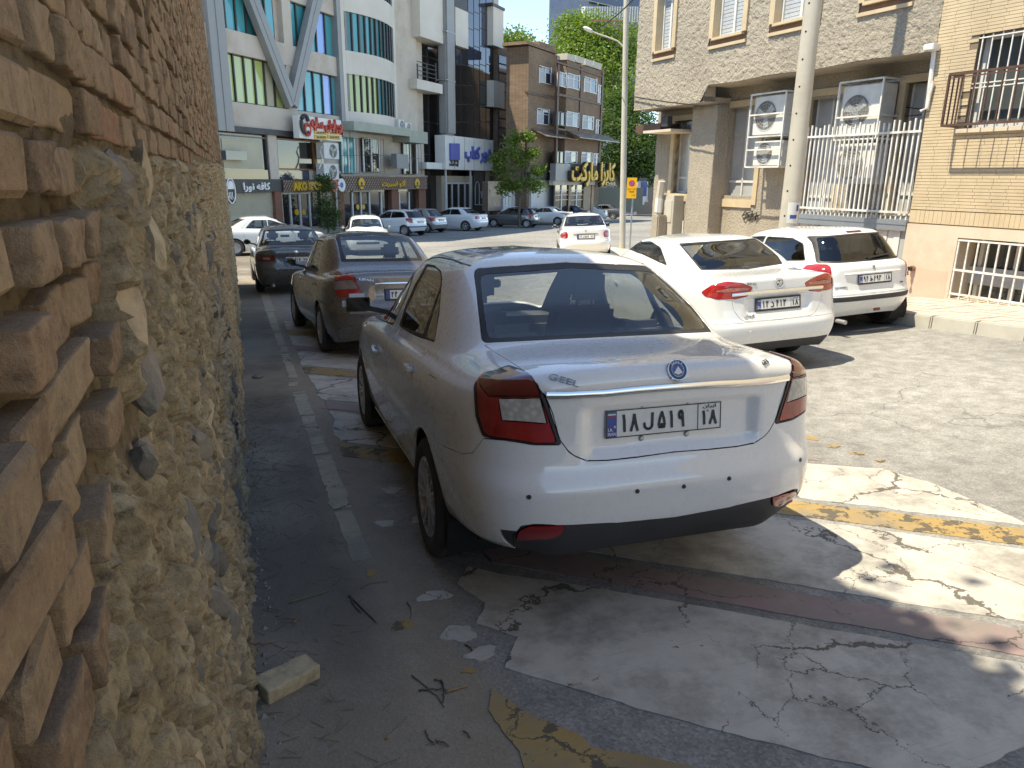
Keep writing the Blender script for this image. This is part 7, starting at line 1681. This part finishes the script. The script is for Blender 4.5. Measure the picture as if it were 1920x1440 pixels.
for i, (y0, y1, t) in enumerate(((268, 298, 'air conditioner hung below the hairdresser billboard'), (307, 337, 'air conditioner above the sports shop sign'))):
    a0, a1, z0, z1 = FL.rect(609, y0, 637, y1, .8); ac_unit(FL, a0, a1, z0, z1, .25, .75, t, 'air conditioners on the office block')
a0, a1, z0, z1 = FL.rect(750, 224, 760, 242, .8); ac_unit(FL, a0, a1, z0, z1, .3, .7, 'small air conditioner left on the green grey fascia', 'air conditioners on the fascia'); a0, a1, z0, z1 = FL.rect(762, 230, 774, 246, .8); ac_unit(FL, a0, a1, z0, z1, .3, .7, 'small air conditioner right on the green grey fascia', 'air conditioners on the fascia')
hose = thing('drain_hose', FL.W(FL.px(603, 300)[0], .6, 2), 'white curling drain hose left of the stacked air conditioners', 'hose'); tube_px('hose', [(603, 275), (600, 285), (604, 295), (603, 305), (598, 317)], .7, .04, M_WINFR, hose, FL)

# book shop building -------------------------------------------------------------------
FB = Fac(13.0, 51.6, 45, 1)
bk = thing('book_shop_building', FB.W(3, -1, -1.8), 'beige building with dark glazed front and a silver duct above the book shop', 'building')
bx(FB, 742, -120, 792, 420, -4, -.6, M_BEIGE, 'side_wall', bk); bx(FB, 785, -120, 925, 420, -3, -1.2, M_SMOKE, 'core', bk)
bx(FB, 792, 78, 838, 318, -1.2, -.8, M_SMOKE, 'recessed_glazing', bk)
for y in (110, 170, 230, 290): bx(FB, 792, y, 838, y+1.6, -.8, -.74, M_DKFR, 'transom', bk)
for x in (803, 826): bx(FB, x, 78, x+1.5, 318, -.8, -.72, M_DKFR, 'mullion', bk)
bx(FB, 787, -60, 838, 76, -1.0, .5, M_BEIGE2, 'bay', bk); bx(FB, 782, 153, 830, 171, -1., .5, M_BEIGE2, 'balcony_slab', bk)
for y in (119, 127, 135, 143): bx(FB, 782, y, 818, y+1.3, .40, .44, M_DKFR, 'balcony_rail', bk)
for x in (783, 800, 817): bx(FB, x, 119, x+1.4, 153, .38, .44, M_DKFR, 'balcony_post', bk)
bx(FB, 837, -120, 854, 253, .0, .75, M_STEEL, 'duct', bk, .12)
for y in (60, 150): bx(FB, 836.5, y, 854.5, y+2, -.02, .78, M_GALV, 'duct_joint', bk)
bx(FB, 800, 305, 838, 317, -.9, .3, M_SIGNW, 'canopy_edge', bk)
bx(FB, 853, -120, 925, 263, -1.2, -.05, M_DKFR, 'curtain_wall_frame', bk)
ys_b = [-90, -62, -34, -6, 24, 55, 88, 122, 160, 196, 229, 262]; xs_b = [854, 865, 877, 888, 899, 911, 924]
for i in range(len(xs_b)-1):
    for j in range(len(ys_b)-1):
        if i < 2 and 3 <= j < 6: continue
        m_ = M_SMOKE2 if j < 7 else M_SMOKE
        if (i, j) == (1, 6): m_ = M_DARK
        bx(FB, xs_b[i]+.7, ys_b[j]+.8, xs_b[i+1]-.7, ys_b[j+1]-.8, -.05, -.02 if m_ is not M_DARK else -.04, m_, 'pane', bk)
bx(FB, 854, 18, 878, 88, -.05, .35, M_BEIGE2, 'blank_panel', bk)
bx(FB, 925, 12, 944, 88, -2.5, .5, M_BEIGE2, 'corner_box', bk); bx(FB, 924, 10, 947, 15, -2.6, .6, M_DKFR, 'corner_coping', bk); bx(FB, 926, 153, 946, 202, -2.5, .6, M_BEIGE2, 'corner_box', bk); bx(FB, 925, -10, 934, 380, -4, -1.0, M_BEIGE, 'corner_wall', bk)
bx(FB, 797, 320, 830, 420, -1, -.75, M_SMOKE, 'shop_front', bk); bx(FB, 828, 330, 890, 420, -1., -.3, pmat('portal_stone', (.50, .40, .30), None, 2, .6), 'portal', bk); bx(FB, 836, 342, 882, 420, -.3, -.25, M_SMOKE, 'entrance_glass', bk)
for x in (838, 848, 860, 872, 881): bx(FB, x, 344, x+1.4, 420, -.25, -.18, M_WINFR, 'door_frame', bk)
bx(FB, 836, 342, 883, 345, -.25, -.18, M_WINFR, 'door_head', bk); bx(FB, 888, 318, 912, 400, -.8, -.2, M_SIGNBK, 'black_panel', bk); bx(FB, 911.5, 318, 919, 420, -.8, -.1, M_BEIGE2, 'pier', bk)
for x in (836.5, 882.5): bx(FB, x, 318, x+1.6, 420, .2, .3, M_WINFR, 'sign_post', bk)
mb = MB(); mb.tube([FB.W(*(lambda q: (q[0], -.17, q[1]))(FB.px(x, y, -.17))) for x, y in ((891, 384), (891, 350), (893, 342), (895.5, 340), (898, 344), (898.5, 352), (898.5, 384), (891, 384), (908, 384), (908, 379))], .03, 6); wb(mb, 'arch_motif', M_WHITE, bk)
scribble(FB, -.17, [(902, 370), (905, 355), (908, 362), (903, 366), (907, 350), (909, 358), (901, 360), (904, 372)], .025, 'script_motif', M_WHITE, bk)
bs = thing('shop_sign', FB.W(FB.px(880, 290)[0], .5, FB.px(880, 320)[1]), 'large white book shop sign with blue Persian letters', 'sign')
bx(FB, 835, 258, 925, 319, -.3, .55, M_SIGNW, 'board', bs)
for x in (852, 871, 889, 908): bx(FB, x-.3, 258, x+.3, 319, .55, .56, M_STEEL, 'board_joint', bs)
for k in range(3):
    x = 843.5+k*5.6; a0, a1, z0, z1 = FB.rect(x, 269, x+5.8, 300, .6); wb(FB.box(MB(), a0, a1-.03, z0, z1, .56, .70), 'book_symbol', M_SIGNB, bs); wb(MB().add([FB.W(a0, .6, z0), FB.W(a1-.03, .6, z0), FB.W(a1-.10, .6, z0-.35)], [(0, 1, 2)]), 'book_symbol_tip', M_DKFR, bs)
word(FB, 843, 306, 860, 313, .58, 'book city', M_SIGNBK, bs, .02, .04); word(FB, 872, 275, 922, 306, .62, shape_fa('شهر کتاب'), M_SIGNB, bs, .045, .14)

# brown brick market building -----------------------------------------------------------
FM = Fac(21.7, 53.8, 50, 1)
bm_ = thing('market_building', FM.W(5, -1, -2), 'brown brick building with metal awnings above the market', 'building')
a0, a1 = FM.px(990, 200)[0], FM.px(1044, 200)[0]; zt, = [FM.px(1010, 92)[1]]; bz(FM, a0, a1, -3, zt, -1.9, 0, M_FBRICK, 'wall', bm_)
a2, a3 = FM.px(1046, 200, .8)[0], FM.px(1129, 200, .8)[0]; zt2 = FM.px(1080, 118, .8)[1]; bz(FM, a1, a3, -3, zt2, -1.9, .8, M_FBRICK, 'bay_wall', bm_)
bx(FM, 1012, 82, 1040, 98, -3, -.4, M_FBRICK, 'roof_hut', bm_); bx(FM, 988, 86, 1046, 92, -2, .1, M_FBRICK, 'parapet', bm_)
for (x0, x1, y0) in ((1064, 1080, 102), (1080, 1096, 106), (1098, 1113, 112), (1113, 1129, 117)): bx(FM, x0, y0, x1-1, y0+12, -.6, .9, M_CONC, 'coping', bm_)
WN = [(1012, 126, 1034, 156, 0), (1008, 205, 1030, 233, 0), (1046, 136, 1062, 162, .8), (1065, 140, 1087, 166, .8), (1096, 147, 1119, 173, .8), (1122, 160, 1129, 193, .8), (1043, 210, 1060, 235, .8), (1063, 211, 1086, 237, .8), (1093, 218, 1113, 242, .8), (1118, 225, 1126, 256, .8), (1042, 284, 1058, 306, .8), (1060, 284, 1082, 306, .8), (1091, 286, 1110, 310, .8), (1113, 288, 1123, 310, .8)]
for i, (x0, y0, x1, y1, d) in enumerate(WN):
    w_ = bx(FM, x0, y0, x1, y1, d-.3, d+.02, M_SMOKE if i in (6, 10) else M_SMOKE2, 'window', bm_); dk = i in (6, 10)
    for fx in (x0, (x0+x1)/2, x1): bx(FM, fx-.7, y0, fx+.7, y1, d+.02, d+.07, M_DKFR if dk else M_WINFR, 'frame', w_)
    for fy in (y0, y1): bx(FM, x0, fy-.7, x1, fy+.7, d+.02, d+.07, M_DKFR if dk else M_WINFR, 'frame', w_)
    if not dk: bx(FM, x0, (y0*2+y1)/3-.5, x1, (y0*2+y1)/3+.5, d+.02, d+.06, M_WINFR, 'frame', w_); bx(FM, x0+1, y0+2, (x0+x1)/2-1, y1-1, d+.02, d+.03, M_CURT, 'curtain', w_)
for (x0, y0, x1, y1, d) in ((988, 177, 1044, 181, .0), (1044, 184, 1129, 188, .8), (1044, 128, 1129, 131, .8), (1044, 246, 1129, 249, .8), (988, 258, 992, 330, .0), (1044, 120, 1047, 330, .8), (1088, 125, 1090, 250, .8), (1126, 128, 1129, 330, .8)): bx(FM, x0, y0, x1, y1, d-.1, d+.10, M_BROWN, 'steel_beam', bm_)
def awning(x0, x1, y0, y1, d, nm, lab):
    a0, a1, z0, z1 = FM.rect(x0, y0, x1, y1, d); mb = MB(); n = 8
    for k in range(n): mb.hexa([FM.W(a0+(a1-a0)*k/n, d, z1), FM.W(a0+(a1-a0)*(k+.96)/n, d, z1), FM.W(a0+(a1-a0)*(k+.96)/n, d+1.3, z0+.1), FM.W(a0+(a1-a0)*k/n, d+1.3, z0+.1), FM.W(a0+(a1-a0)*k/n, d, z1+.06), FM.W(a0+(a1-a0)*(k+.96)/n, d, z1+.06), FM.W(a0+(a1-a0)*(k+.96)/n, d+1.3, z0+.16), FM.W(a0+(a1-a0)*k/n, d+1.3, z0+.16)])
    tag(wb(mb, 'awning', M_MARB, bm_), kind='stuff')
awning(996, 1058, 246, 262, 0, 'awning', ''); awning(1060, 1138, 250, 266, .8, 'awning', '')
bx(FM, 995, 323, 1044, 336, -.1, .5, M_SIGNBK, 'shop_fascia', bm_); bx(FM, 996, 337, 1037, 390, -.1, .2, pmat('white_brick', (.62, .62, .58), (.54, .54, .5), 3, .8, world=True), 'white_wall', bm_)
bx(FM, 1038, 338, 1116, 347, .7, 1.1, M_CONC, 'lintel', bm_); bx(FM, 1040, 346, 1096, 400, .7, .85, M_SMOKE, 'shop_doors', bm_)
for x in (1040, 1053, 1066, 1081, 1095): bx(FM, x-.8, 347, x+.8, 400, .85, .92, M_WINFR if x in (1053, 1081) else M_BROWN, 'door_frame', bm_)
for y in (356, 365, 374): bx(FM, 1040, y, 1066, y+1.2, .85, .9, M_WINFR, 'door_bar', bm_); bx(FM, 1070, y, 1095, y+1.2, .85, .9, M_WINFR, 'door_bar', bm_)
bx(FM, 1066, 346, 1071, 400, .85, .95, pmat('tan_timber', (.34, .24, .15), None, 4, .6), 'post', bm_); bx(FM, 1094, 346, 1107, 400, .7, .95, MATS['tan_timber'], 'timber_panel', bm_); bx(FM, 1109, 346, 1113, 400, .7, .95, MATS['tan_timber'], 'post', bm_)
ms = thing('market_sign', FM.W(FM.px(1100, 330)[0], 1.2, FM.px(1100, 340)[1]), 'big yellow three dimensional market lettering on a grey panel', 'sign')
bx(FM, 1042, 307, 1069, 339, .8, 1.3, M_STEEL, 'panel', ms); bx(FM, 1069, 307, 1112, 339, .8, 1.0, M_DKFR, 'backing', ms)
FMs = FM; a0_, a1_s, z0_s, z1_s = FM.rect(1071, 303, 1152, 350, 1.6)
wtext('letter_side', shape_fa('کایرا مارکت'), FM.M((a0_+a1_s)/2-.12, 1.45, (z0_s+z1_s)/2-.05), a1_s-a0_, z1_s-z0_s, M_SIGNBK, ms, .045, .25); wtext('lettering', shape_fa('کایرا مارکت'), FM.M((a0_+a1_s)/2, 1.64, (z0_s+z1_s)/2), a1_s-a0_, z1_s-z0_s, M_GOLD, ms, .035, .10)
gt = thing('metal_gate', FM.W(FM.px(965, 380)[0], -1, -2), 'white ribbed metal gate beside the small street tree', 'gate')
a0, a1, z0, z1 = FM.rect(944, 358, 994, 392, -1.0)
for k in range(16): bz(FM, a0+(a1-a0)*k/16, a0+(a1-a0)*(k+.8)/16, z0-.4, z1, -1.1, -1.0+.04*(k % 2), M_WINFR, 'slat', gt)
sw = thing('boundary_wall', FM.W(FM.px(930, 380)[0], -1.2, -2), 'brown stone wall between the book shop and the white gate', 'wall'); bx(FM, 915, 340, 946, 395, -1.6, -1.1, M_MARB, 'masonry', sw)
lk = thing('link_building', FM.W(-2, -3, -2), 'dark strip windowed block between the book shop and the brick building', 'building'); bx(FM, 933, 90, 966, 420, -7, -4.5, M_FBRICK, 'wall', lk)
for y in range(106, 260, 17): bx(FM, 936, y, 955, y+14, -4.5, -4.4, M_SMOKE2, 'window', lk)
# far cross street: green hoarding, coach, pale wall
d0_ = at_dist(1110, 395, 74); fw = thing('hoarding_wall', d0_, 'long dull green wall behind the big tree trunk', 'wall'); FG = Fac(d0_.x, d0_.y, 75, 1)
FG_l = [(1112, 352, 1205, 395)]; bx(FG, 1112, 352, 1205, 398, -.3, 0, pmat('dull_green', (.10, .115, .09), (.14, .15, .12), .8, .8, world=True), 'panel', fw)
d1_ = at_dist(1222, 370, 95); fp = thing('pale_hoarding', d1_, 'pale ribbed hoarding at the far end of the street', 'wall'); FP = Fac(d1_.x, d1_.y, 80, 1)
a0, a1, z0, z1 = FP.rect(1195, 268, 1300, 345, 0)
for k in range(22): bz(FP, a0+(a1-a0)*k/22, a0+(a1-a0)*(k+.9)/22, z0, z1, -.2, .05*(k % 2), M_CURT, 'rib', fp)
bx(FP, 1195, 345, 1300, 402, -.3, .1, M_MARB, 'base_wall', fp)
cc = thing('coach', at_dist(1207, 395, 84), 'white coach with a tall blue windscreen in the far street', 'bus'); FC = Fac(cc.location.x, cc.location.y, 105, 1)
bx(FC, 1196, 335, 1216, 384, -8, 0, M_WPAINT, 'body', cc, .3); bx(FC, 1201, 341, 1213, 368, 0, .08, pmat('coach_glass', (.03, .06, .2), (.05, .1, .3), .7, .05, world=True), 'windscreen', cc, .03); bx(FC, 1199, 334, 1214, 339, -2, .1, M_SMOKE2, 'roof_visor', cc); bx(FC, 1199, 374, 1204, 379, 0, .06, M_LENSC, 'headlamp', cc); bx(FC, 1211, 374, 1215, 379, 0, .06, M_LENSC, 'headlamp', cc)
# dark tower far behind
d2_ = at_dist(1140, 60, 170); tw = thing('tower_block', Vector((d2_.x, d2_.y, -3)), 'dark glass tower with white vertical fins behind the big tree', 'building'); FT = Fac(d2_.x, d2_.y, 70, 1)
bx(FT, 1098, -60, 1200, 420, -12, 0, M_SMOKE2, 'core', tw)
for k in range(22): x = 1096+k*4.7; bx(FT, x, 12, x+1.4, 42, .0, .9, M_WINFR, 'fin', tw)
for y in (10, 26, 41): bx(FT, 1092, y, 1200, y+1.6, .2, .7, M_STEEL, 'band', tw)
bx(FT, 1085, 33, 1110, 60, -4, .3, M_BEIGE2, 'side_block', tw)
# ================================================================== trees
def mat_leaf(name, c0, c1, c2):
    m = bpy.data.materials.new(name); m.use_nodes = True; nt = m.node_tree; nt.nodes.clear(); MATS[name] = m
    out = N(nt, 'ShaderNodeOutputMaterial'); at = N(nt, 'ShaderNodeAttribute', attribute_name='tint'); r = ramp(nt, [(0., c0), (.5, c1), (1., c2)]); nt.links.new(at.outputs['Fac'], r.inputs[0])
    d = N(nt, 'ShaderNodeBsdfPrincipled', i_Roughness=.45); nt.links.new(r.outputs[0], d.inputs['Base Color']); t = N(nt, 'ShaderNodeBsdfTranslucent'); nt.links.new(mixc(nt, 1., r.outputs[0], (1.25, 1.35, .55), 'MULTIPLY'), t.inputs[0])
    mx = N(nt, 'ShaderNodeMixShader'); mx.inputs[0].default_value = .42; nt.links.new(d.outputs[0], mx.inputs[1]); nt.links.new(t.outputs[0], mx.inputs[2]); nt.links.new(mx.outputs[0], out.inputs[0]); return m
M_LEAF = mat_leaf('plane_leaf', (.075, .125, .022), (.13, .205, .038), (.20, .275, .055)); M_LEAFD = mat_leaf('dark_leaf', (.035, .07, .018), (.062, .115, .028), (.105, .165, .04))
M_BARK = pmat('bark', (.14, .115, .085), (.09, .075, .055), 6, .9, .5, 30)
def leaves(name, centres, radii, n, size, mat, parent, seed=0, squash=.8, local=None):
    rg = np.random.default_rng(seed); V = []; T = []; per = n//len(centres)
    C = []; tt = []
    for c, r in zip(centres, radii):
        # small clumps inside each lobe, denser near the outside
        nc = max(6, per//28); d = rg.normal(size=(nc, 3)); d /= np.linalg.norm(d, axis=1)[:, None]; rr = r*rg.uniform(.35, 1.08, nc)**.7; cl = np.array(c)+d*rr[:, None]*np.array([1, 1, squash]); ct_ = rg.uniform(0, 1, nc)
        k = rg.integers(0, nc, per); sp = r*.19+size*.8; C.append(cl[k]+rg.normal(size=(per, 3))*sp*np.array([1, 1, .7])); tt.append(np.clip(ct_[k]*.6+rg.uniform(0, .5, per), 0, 1))
    C = np.concatenate(C); tt = np.concatenate(tt); m = len(C)
    a = rg.normal(size=(m, 3)); a[:, 2] *= .6; a /= np.linalg.norm(a, axis=1)[:, None]; nrm = rg.normal(size=(m, 3)); nrm[:, 2] += .9; b = np.cross(nrm, a); b /= np.linalg.norm(b, axis=1)[:, None]
    s_ = size*rg.uniform(.6, 1.25, m)[:, None]; up = np.cross(a, b)*s_*.12
    q = np.stack([C-a*s_*.5, C-b*s_*.38+up, C+a*s_*.55, C+b*s_*.38+up], 1).reshape(-1, 3)
    f = np.arange(m*4).reshape(-1, 4); me = bpy.data.meshes.new(name); me.from_pydata(q.tolist(), [], f.tolist()); me.update(); at = me.attributes.new('tint', 'FLOAT', 'FACE'); at.data.foreach_set('value', tt.astype(np.float32)); return link(name, me, mat, parent)
def tree(base, lobes, trunk_r, n, size, mat, label, group=None, seed=1, name='street_tree', fork=.45):
    """base on the ground; lobes = [(centre in world, radius)]"""
    t = thing(name, base, label, 'tree', group); rg = random.Random(seed); o = Vector(base)
    L_ = [(Vector(c)-o, r) for c, r in lobes]; top = sum((c for c, r in L_), Vector())/len(L_); fk = Vector((top.x*.5, top.y*.5, top.z*fork))
    mb = MB(); mid = fk*.5+Vector((rg.uniform(-.15, .15), rg.uniform(-.15, .15), 0))*trunk_r*4; mb.tube([Vector((0, 0, -.2)), mid, fk], [trunk_r*1.25, trunk_r, trunk_r*.8], 10); mb.build('trunk', M_BARK, t, sm=True)
    for c, r in L_:
        lm_ = MB(); m1 = fk.lerp(c, .5)+Vector((rg.uniform(-.3, .3), rg.uniform(-.3, .3), .2))*r*.4; lm_.tube([fk*.97, m1, c], [trunk_r*.5, trunk_r*.3, trunk_r*.12], 7)
        for k in range(4):
            e = c+Vector((rg.uniform(-1, 1), rg.uniform(-1, 1), rg.uniform(-.5, 1)))*r*.8; lm_.tube([m1.lerp(c, rg.uniform(.2, .9)), c.lerp(e, .5), e], [trunk_r*.16, trunk_r*.1, trunk_r*.03], 5)
        lm_.build('limb', M_BARK, t)
    leaves('crown', [tuple(c) for c, r in L_], [r for c, r in L_], n, size, mat, t, seed); return t
def lob(L_, D, k=1.): return [(at_dist(x, y, D+dz), r*k) for x, y, r, dz in L_]
b_ = at_dist(1110, 395, 96); b_.z = G(b_.x, b_.y)
tree(b_, lob([(1062, 150, 2.6, 0), (1100, 70, 2.6, 2), (1145, 85, 3.0, 3), (1090, 120, 3.0, -1), (1150, 150, 3.2, 0), (1175, 100, 2.6, 4), (1120, 185, 2.8, 0), (1165, 205, 2.6, 2), (1075, 55, 1.6, 4), (1060, 100, 1.8, 2)], 96, 1.2), .5, 30000, .34, M_LEAF, 'tall sunlit plane tree behind the brown brick building', seed=3)
b_ = at_dist(1152, 400, 86); b_.z = G(b_.x, b_.y)
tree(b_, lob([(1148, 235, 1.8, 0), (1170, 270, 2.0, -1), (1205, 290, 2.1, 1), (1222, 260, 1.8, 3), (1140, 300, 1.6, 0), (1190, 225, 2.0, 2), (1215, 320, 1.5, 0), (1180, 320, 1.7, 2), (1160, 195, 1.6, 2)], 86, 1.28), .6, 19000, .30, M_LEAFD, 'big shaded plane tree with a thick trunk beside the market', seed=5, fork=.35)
b_ = at_dist(975, 400, 51.5); b_.z = G(b_.x, b_.y)
tree(b_, lob([(959, 285, .75, 0), (982, 300, .7, .5), (950, 322, .75, 0), (976, 342, .65, 0), (1004, 350, .5, 0), (964, 258, .45, .3), (996, 288, .4, 0), (949, 352, .5, 0), (1009, 320, .35, 0), (934, 300, .5, 0), (989, 255, .25, 0)], 51.5), .09, 5200, .17, M_LEAF, 'small leafy street tree in front of the brown brick building', seed=8)
b_ = at_dist(962, 400, 80); b_.z = G(b_.x, b_.y)
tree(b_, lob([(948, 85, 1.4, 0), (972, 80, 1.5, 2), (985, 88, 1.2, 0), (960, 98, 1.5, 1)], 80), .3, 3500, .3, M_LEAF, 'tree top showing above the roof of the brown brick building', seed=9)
b_ = at_dist(615, 430, 40.5); b_.z = G(b_.x, b_.y)
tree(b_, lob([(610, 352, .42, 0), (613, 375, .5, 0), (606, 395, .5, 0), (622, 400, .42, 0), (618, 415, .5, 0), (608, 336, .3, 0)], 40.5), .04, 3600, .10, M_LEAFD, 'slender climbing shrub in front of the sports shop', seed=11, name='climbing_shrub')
# the tree leaning over the old wall; its leaves dapple the road at the lower right
tree((-1.3, .9, 0), [((-1.02, .95, 6.0), .62), ((-.92, 1.7, 5.9), .5), ((-.95, .1, 6.1), .7), ((-1.3, 2.6, 6.1), .6), ((-1.9, 1.2, 6.8), .9), ((-1.5, .3, 6.6), .8)], .13, 1300, .13, M_LEAF, 'leafy tree behind the old brick wall', seed=13, name='wall_tree')
tree((-1.6, 7.2, -.4), [((-1.3, 6.6, 6.0), .8), ((-1.2, 8.0, 6.1), .8), ((-1.5, 7.4, 6.7), 1.0)], .12, 1100, .13, M_LEAF, 'second leafy tree farther along behind the old brick wall', seed=14, name='wall_tree')
# ================================================================== litter on the ground
def gpt(x, y, up=0.): p = ground_px([(x, y)])[0]; return Vector((p[0], p[1], G(p[0], p[1])+up))
b0 = gpt(540, 1285)
lb = brick_mesh('loose_brick', .205, .098, .062, 99, True); o = link('loose_brick', lb, mat_stone('pale_brick', [(0., (.38, .30, .19)), (1., (.42, .34, .22))])); o.location = b0+Vector((0, 0, .029)); o.rotation_euler = (rad(-3), rad(4), rad(-62)); tag(o, 'loose pale brick lying on the dark asphalt at the wall foot', 'brick')
d0 = gpt(485, 709); o = link('dark_stone', chunk('dark_stone', 33, .075, .05, .03), M_SLATE); o.location = d0+Vector((0, 0, .02)); tag(o, 'dark flat stone lying on the asphalt beside the wall', 'stone')
o = link('dung_lump', chunk('pebble', 35, .02, .022, .012), M_SLATE); o.location = gpt(658, 850, .008); tag(o, 'small dark pebble on the yellow stripe left of the foreground car', 'stone')
M_TWIG = pmat('dry_twig', (.23, .17, .10), (.13, .10, .065), 30, .85); M_TWIGD = pmat('dark_twig', (.06, .05, .04), (.10, .08, .06), 30, .85); M_TWIGT = pmat('tan_twig', (.34, .20, .09), (.28, .17, .08), 30, .8)
def c4z(L_): return [(440+x/2.5946, 980+y/2.5946) for x, y in L_]
TW = [([(262, 395), (360, 365), (450, 338)], .0045, M_TWIG, 'pale straight twig with a light tip upper left of the loose brick'), ([(558, 362), (620, 420), (690, 493)], .0048, M_TWIGD, 'dark split twig lying on the asphalt left of the white paint'), ([(566, 378), (590, 420), (612, 440)], .004, M_TWIGD, 'short dark fork beside the dark split twig'),
 ([(82, 598), (140, 592), (203, 580)], .004, M_TWIGT, 'small orange twig above the loose brick at the wall foot'), ([(862, 750), (920, 795), (985, 850), (1020, 900)], .0028, M_TWIG, 'thin curved stalk of the twig cluster'), ([(893, 822), (960, 818), (1030, 815)], .0034, M_TWIGD, 'dark level stalk of the twig cluster'), ([(1005, 770), (1022, 820), (1012, 880)], .004, M_TWIGD, 'dark upright stalk of the twig cluster'), ([(1030, 832), (1085, 815), (1130, 798)], .005, M_TWIGT, 'thick brown stalk of the twig cluster'),
 ([(972, 770), (1000, 772), (1012, 790)], .003, M_TWIGD, 'short hooked stalk of the twig cluster'), ([(928, 1015), (945, 1055), (975, 1085)], .003, M_TWIG, 'thin bent stalk left of the yellow paint patch'), ([(975, 1068), (1010, 1075), (1045, 1090)], .004, M_TWIG, 'short pale twig left of the yellow paint patch'), ([(838, 392), (858, 420), (856, 468)], .0032, M_TWIG, 'small bent twig at the edge of the white paint'),
 ([(612, 324), (650, 300), (745, 290)], .003, M_TWIG, 'thin branching stalk behind the rear wheel'), ([(1123, 598), (1140, 612), (1158, 628)], .004, M_TWIGD, 'short dark twig lying on the white paint'), ([(475, 305), (495, 295), (512, 282)], .003, M_TWIG, 'tiny straw left of the dark split twig'), ([(205, 460), (225, 450), (245, 440)], .003, M_TWIG, 'tiny straw near the wall foot'), ([(285, 490), (300, 478), (312, 470)], .003, M_TWIGT, 'tiny orange straw near the wall foot'), ([(735, 1058), (745, 1050), (752, 1040)], .004, M_TWIGT, 'tiny tan splinter at the lower edge'), ([(1115, 1020), (1130, 1035), (1145, 1050)], .003, M_TWIGD, 'tiny dark splinter left of the yellow paint patch')]
for pts, r, m_, lab in TW:
    P_ = [gpt(x, y, r*.9) for x, y in c4z(pts)]; c_ = P_[0].copy(); Q_ = []
    for a, b in zip(P_[:-1], P_[1:]):
        for k in range(3): Q_.append(a.lerp(b, k/3)+Vector((random.gauss(0, .0015), random.gauss(0, .0015), abs(random.gauss(0, .003)))))
    Q_.append(P_[-1]); me = MB().tube([q-c_ for q in Q_], r, 6, r1=r*.55).mesh('twig', True); o = link('twig', me, m_, None, c_); tag(o, lab, 'twig', 'dry twigs on the asphalt')
# crumbs of grit and dead leaves: nobody could count them
rg = np.random.default_rng(4); bmv = MB()
n_ = 2600
for i in range(n_):
    if i < 1700: x = rg.uniform(-.08, .55); y = rg.uniform(1.3, 6)
    else: x = rg.uniform(-.1, 1.9); y = rg.uniform(.9, 3.2)
    if rg.random() < .55: x = -.10+abs(rg.normal(0, .12))
    s_ = rg.uniform(.0015, .0048)*(1.3 if x < .05 else 1)
    if i < 330: x = -.10+abs(rg.normal(0, .05)); s_ = rg.uniform(.004, .015); a = rg.uniform(0, 6.28); z = G(x, y)
    p = [(x+s_*math.cos(a+q)*rg.uniform(.7, 1.3), y+s_*math.sin(a+q)*rg.uniform(.7, 1.3), z+.0005) for q in (0, 2.1, 4.2)]; bmv.add(p+[(x, y, z+s_*1.1)], [(0, 1, 3), (1, 2, 3), (2, 0, 3)])
o = bmv.build('gravel', mat_stone('grit', [(0., (.24, .22, .19)), (1., (.30, .27, .22))])); tag(o, kind='stuff')
bmv = MB()
for i in range(420):
    x = -.08+abs(rg.normal(0, .22)); y = rg.uniform(1.4, 7); a = rg.uniform(0, 3.14); l = rg.uniform(.012, .045); z = G(x, y)+.002; dx, dy = math.cos(a)*l, math.sin(a)*l; w_ = .0016
    bmv.bar((x-dx, y-dy, z+rg.uniform(0, .003)), (x+dx, y+dy, z+rg.uniform(0, .006)), w_, .0014)
o = bmv.build('straw_litter', M_TWIG); tag(o, kind='stuff')
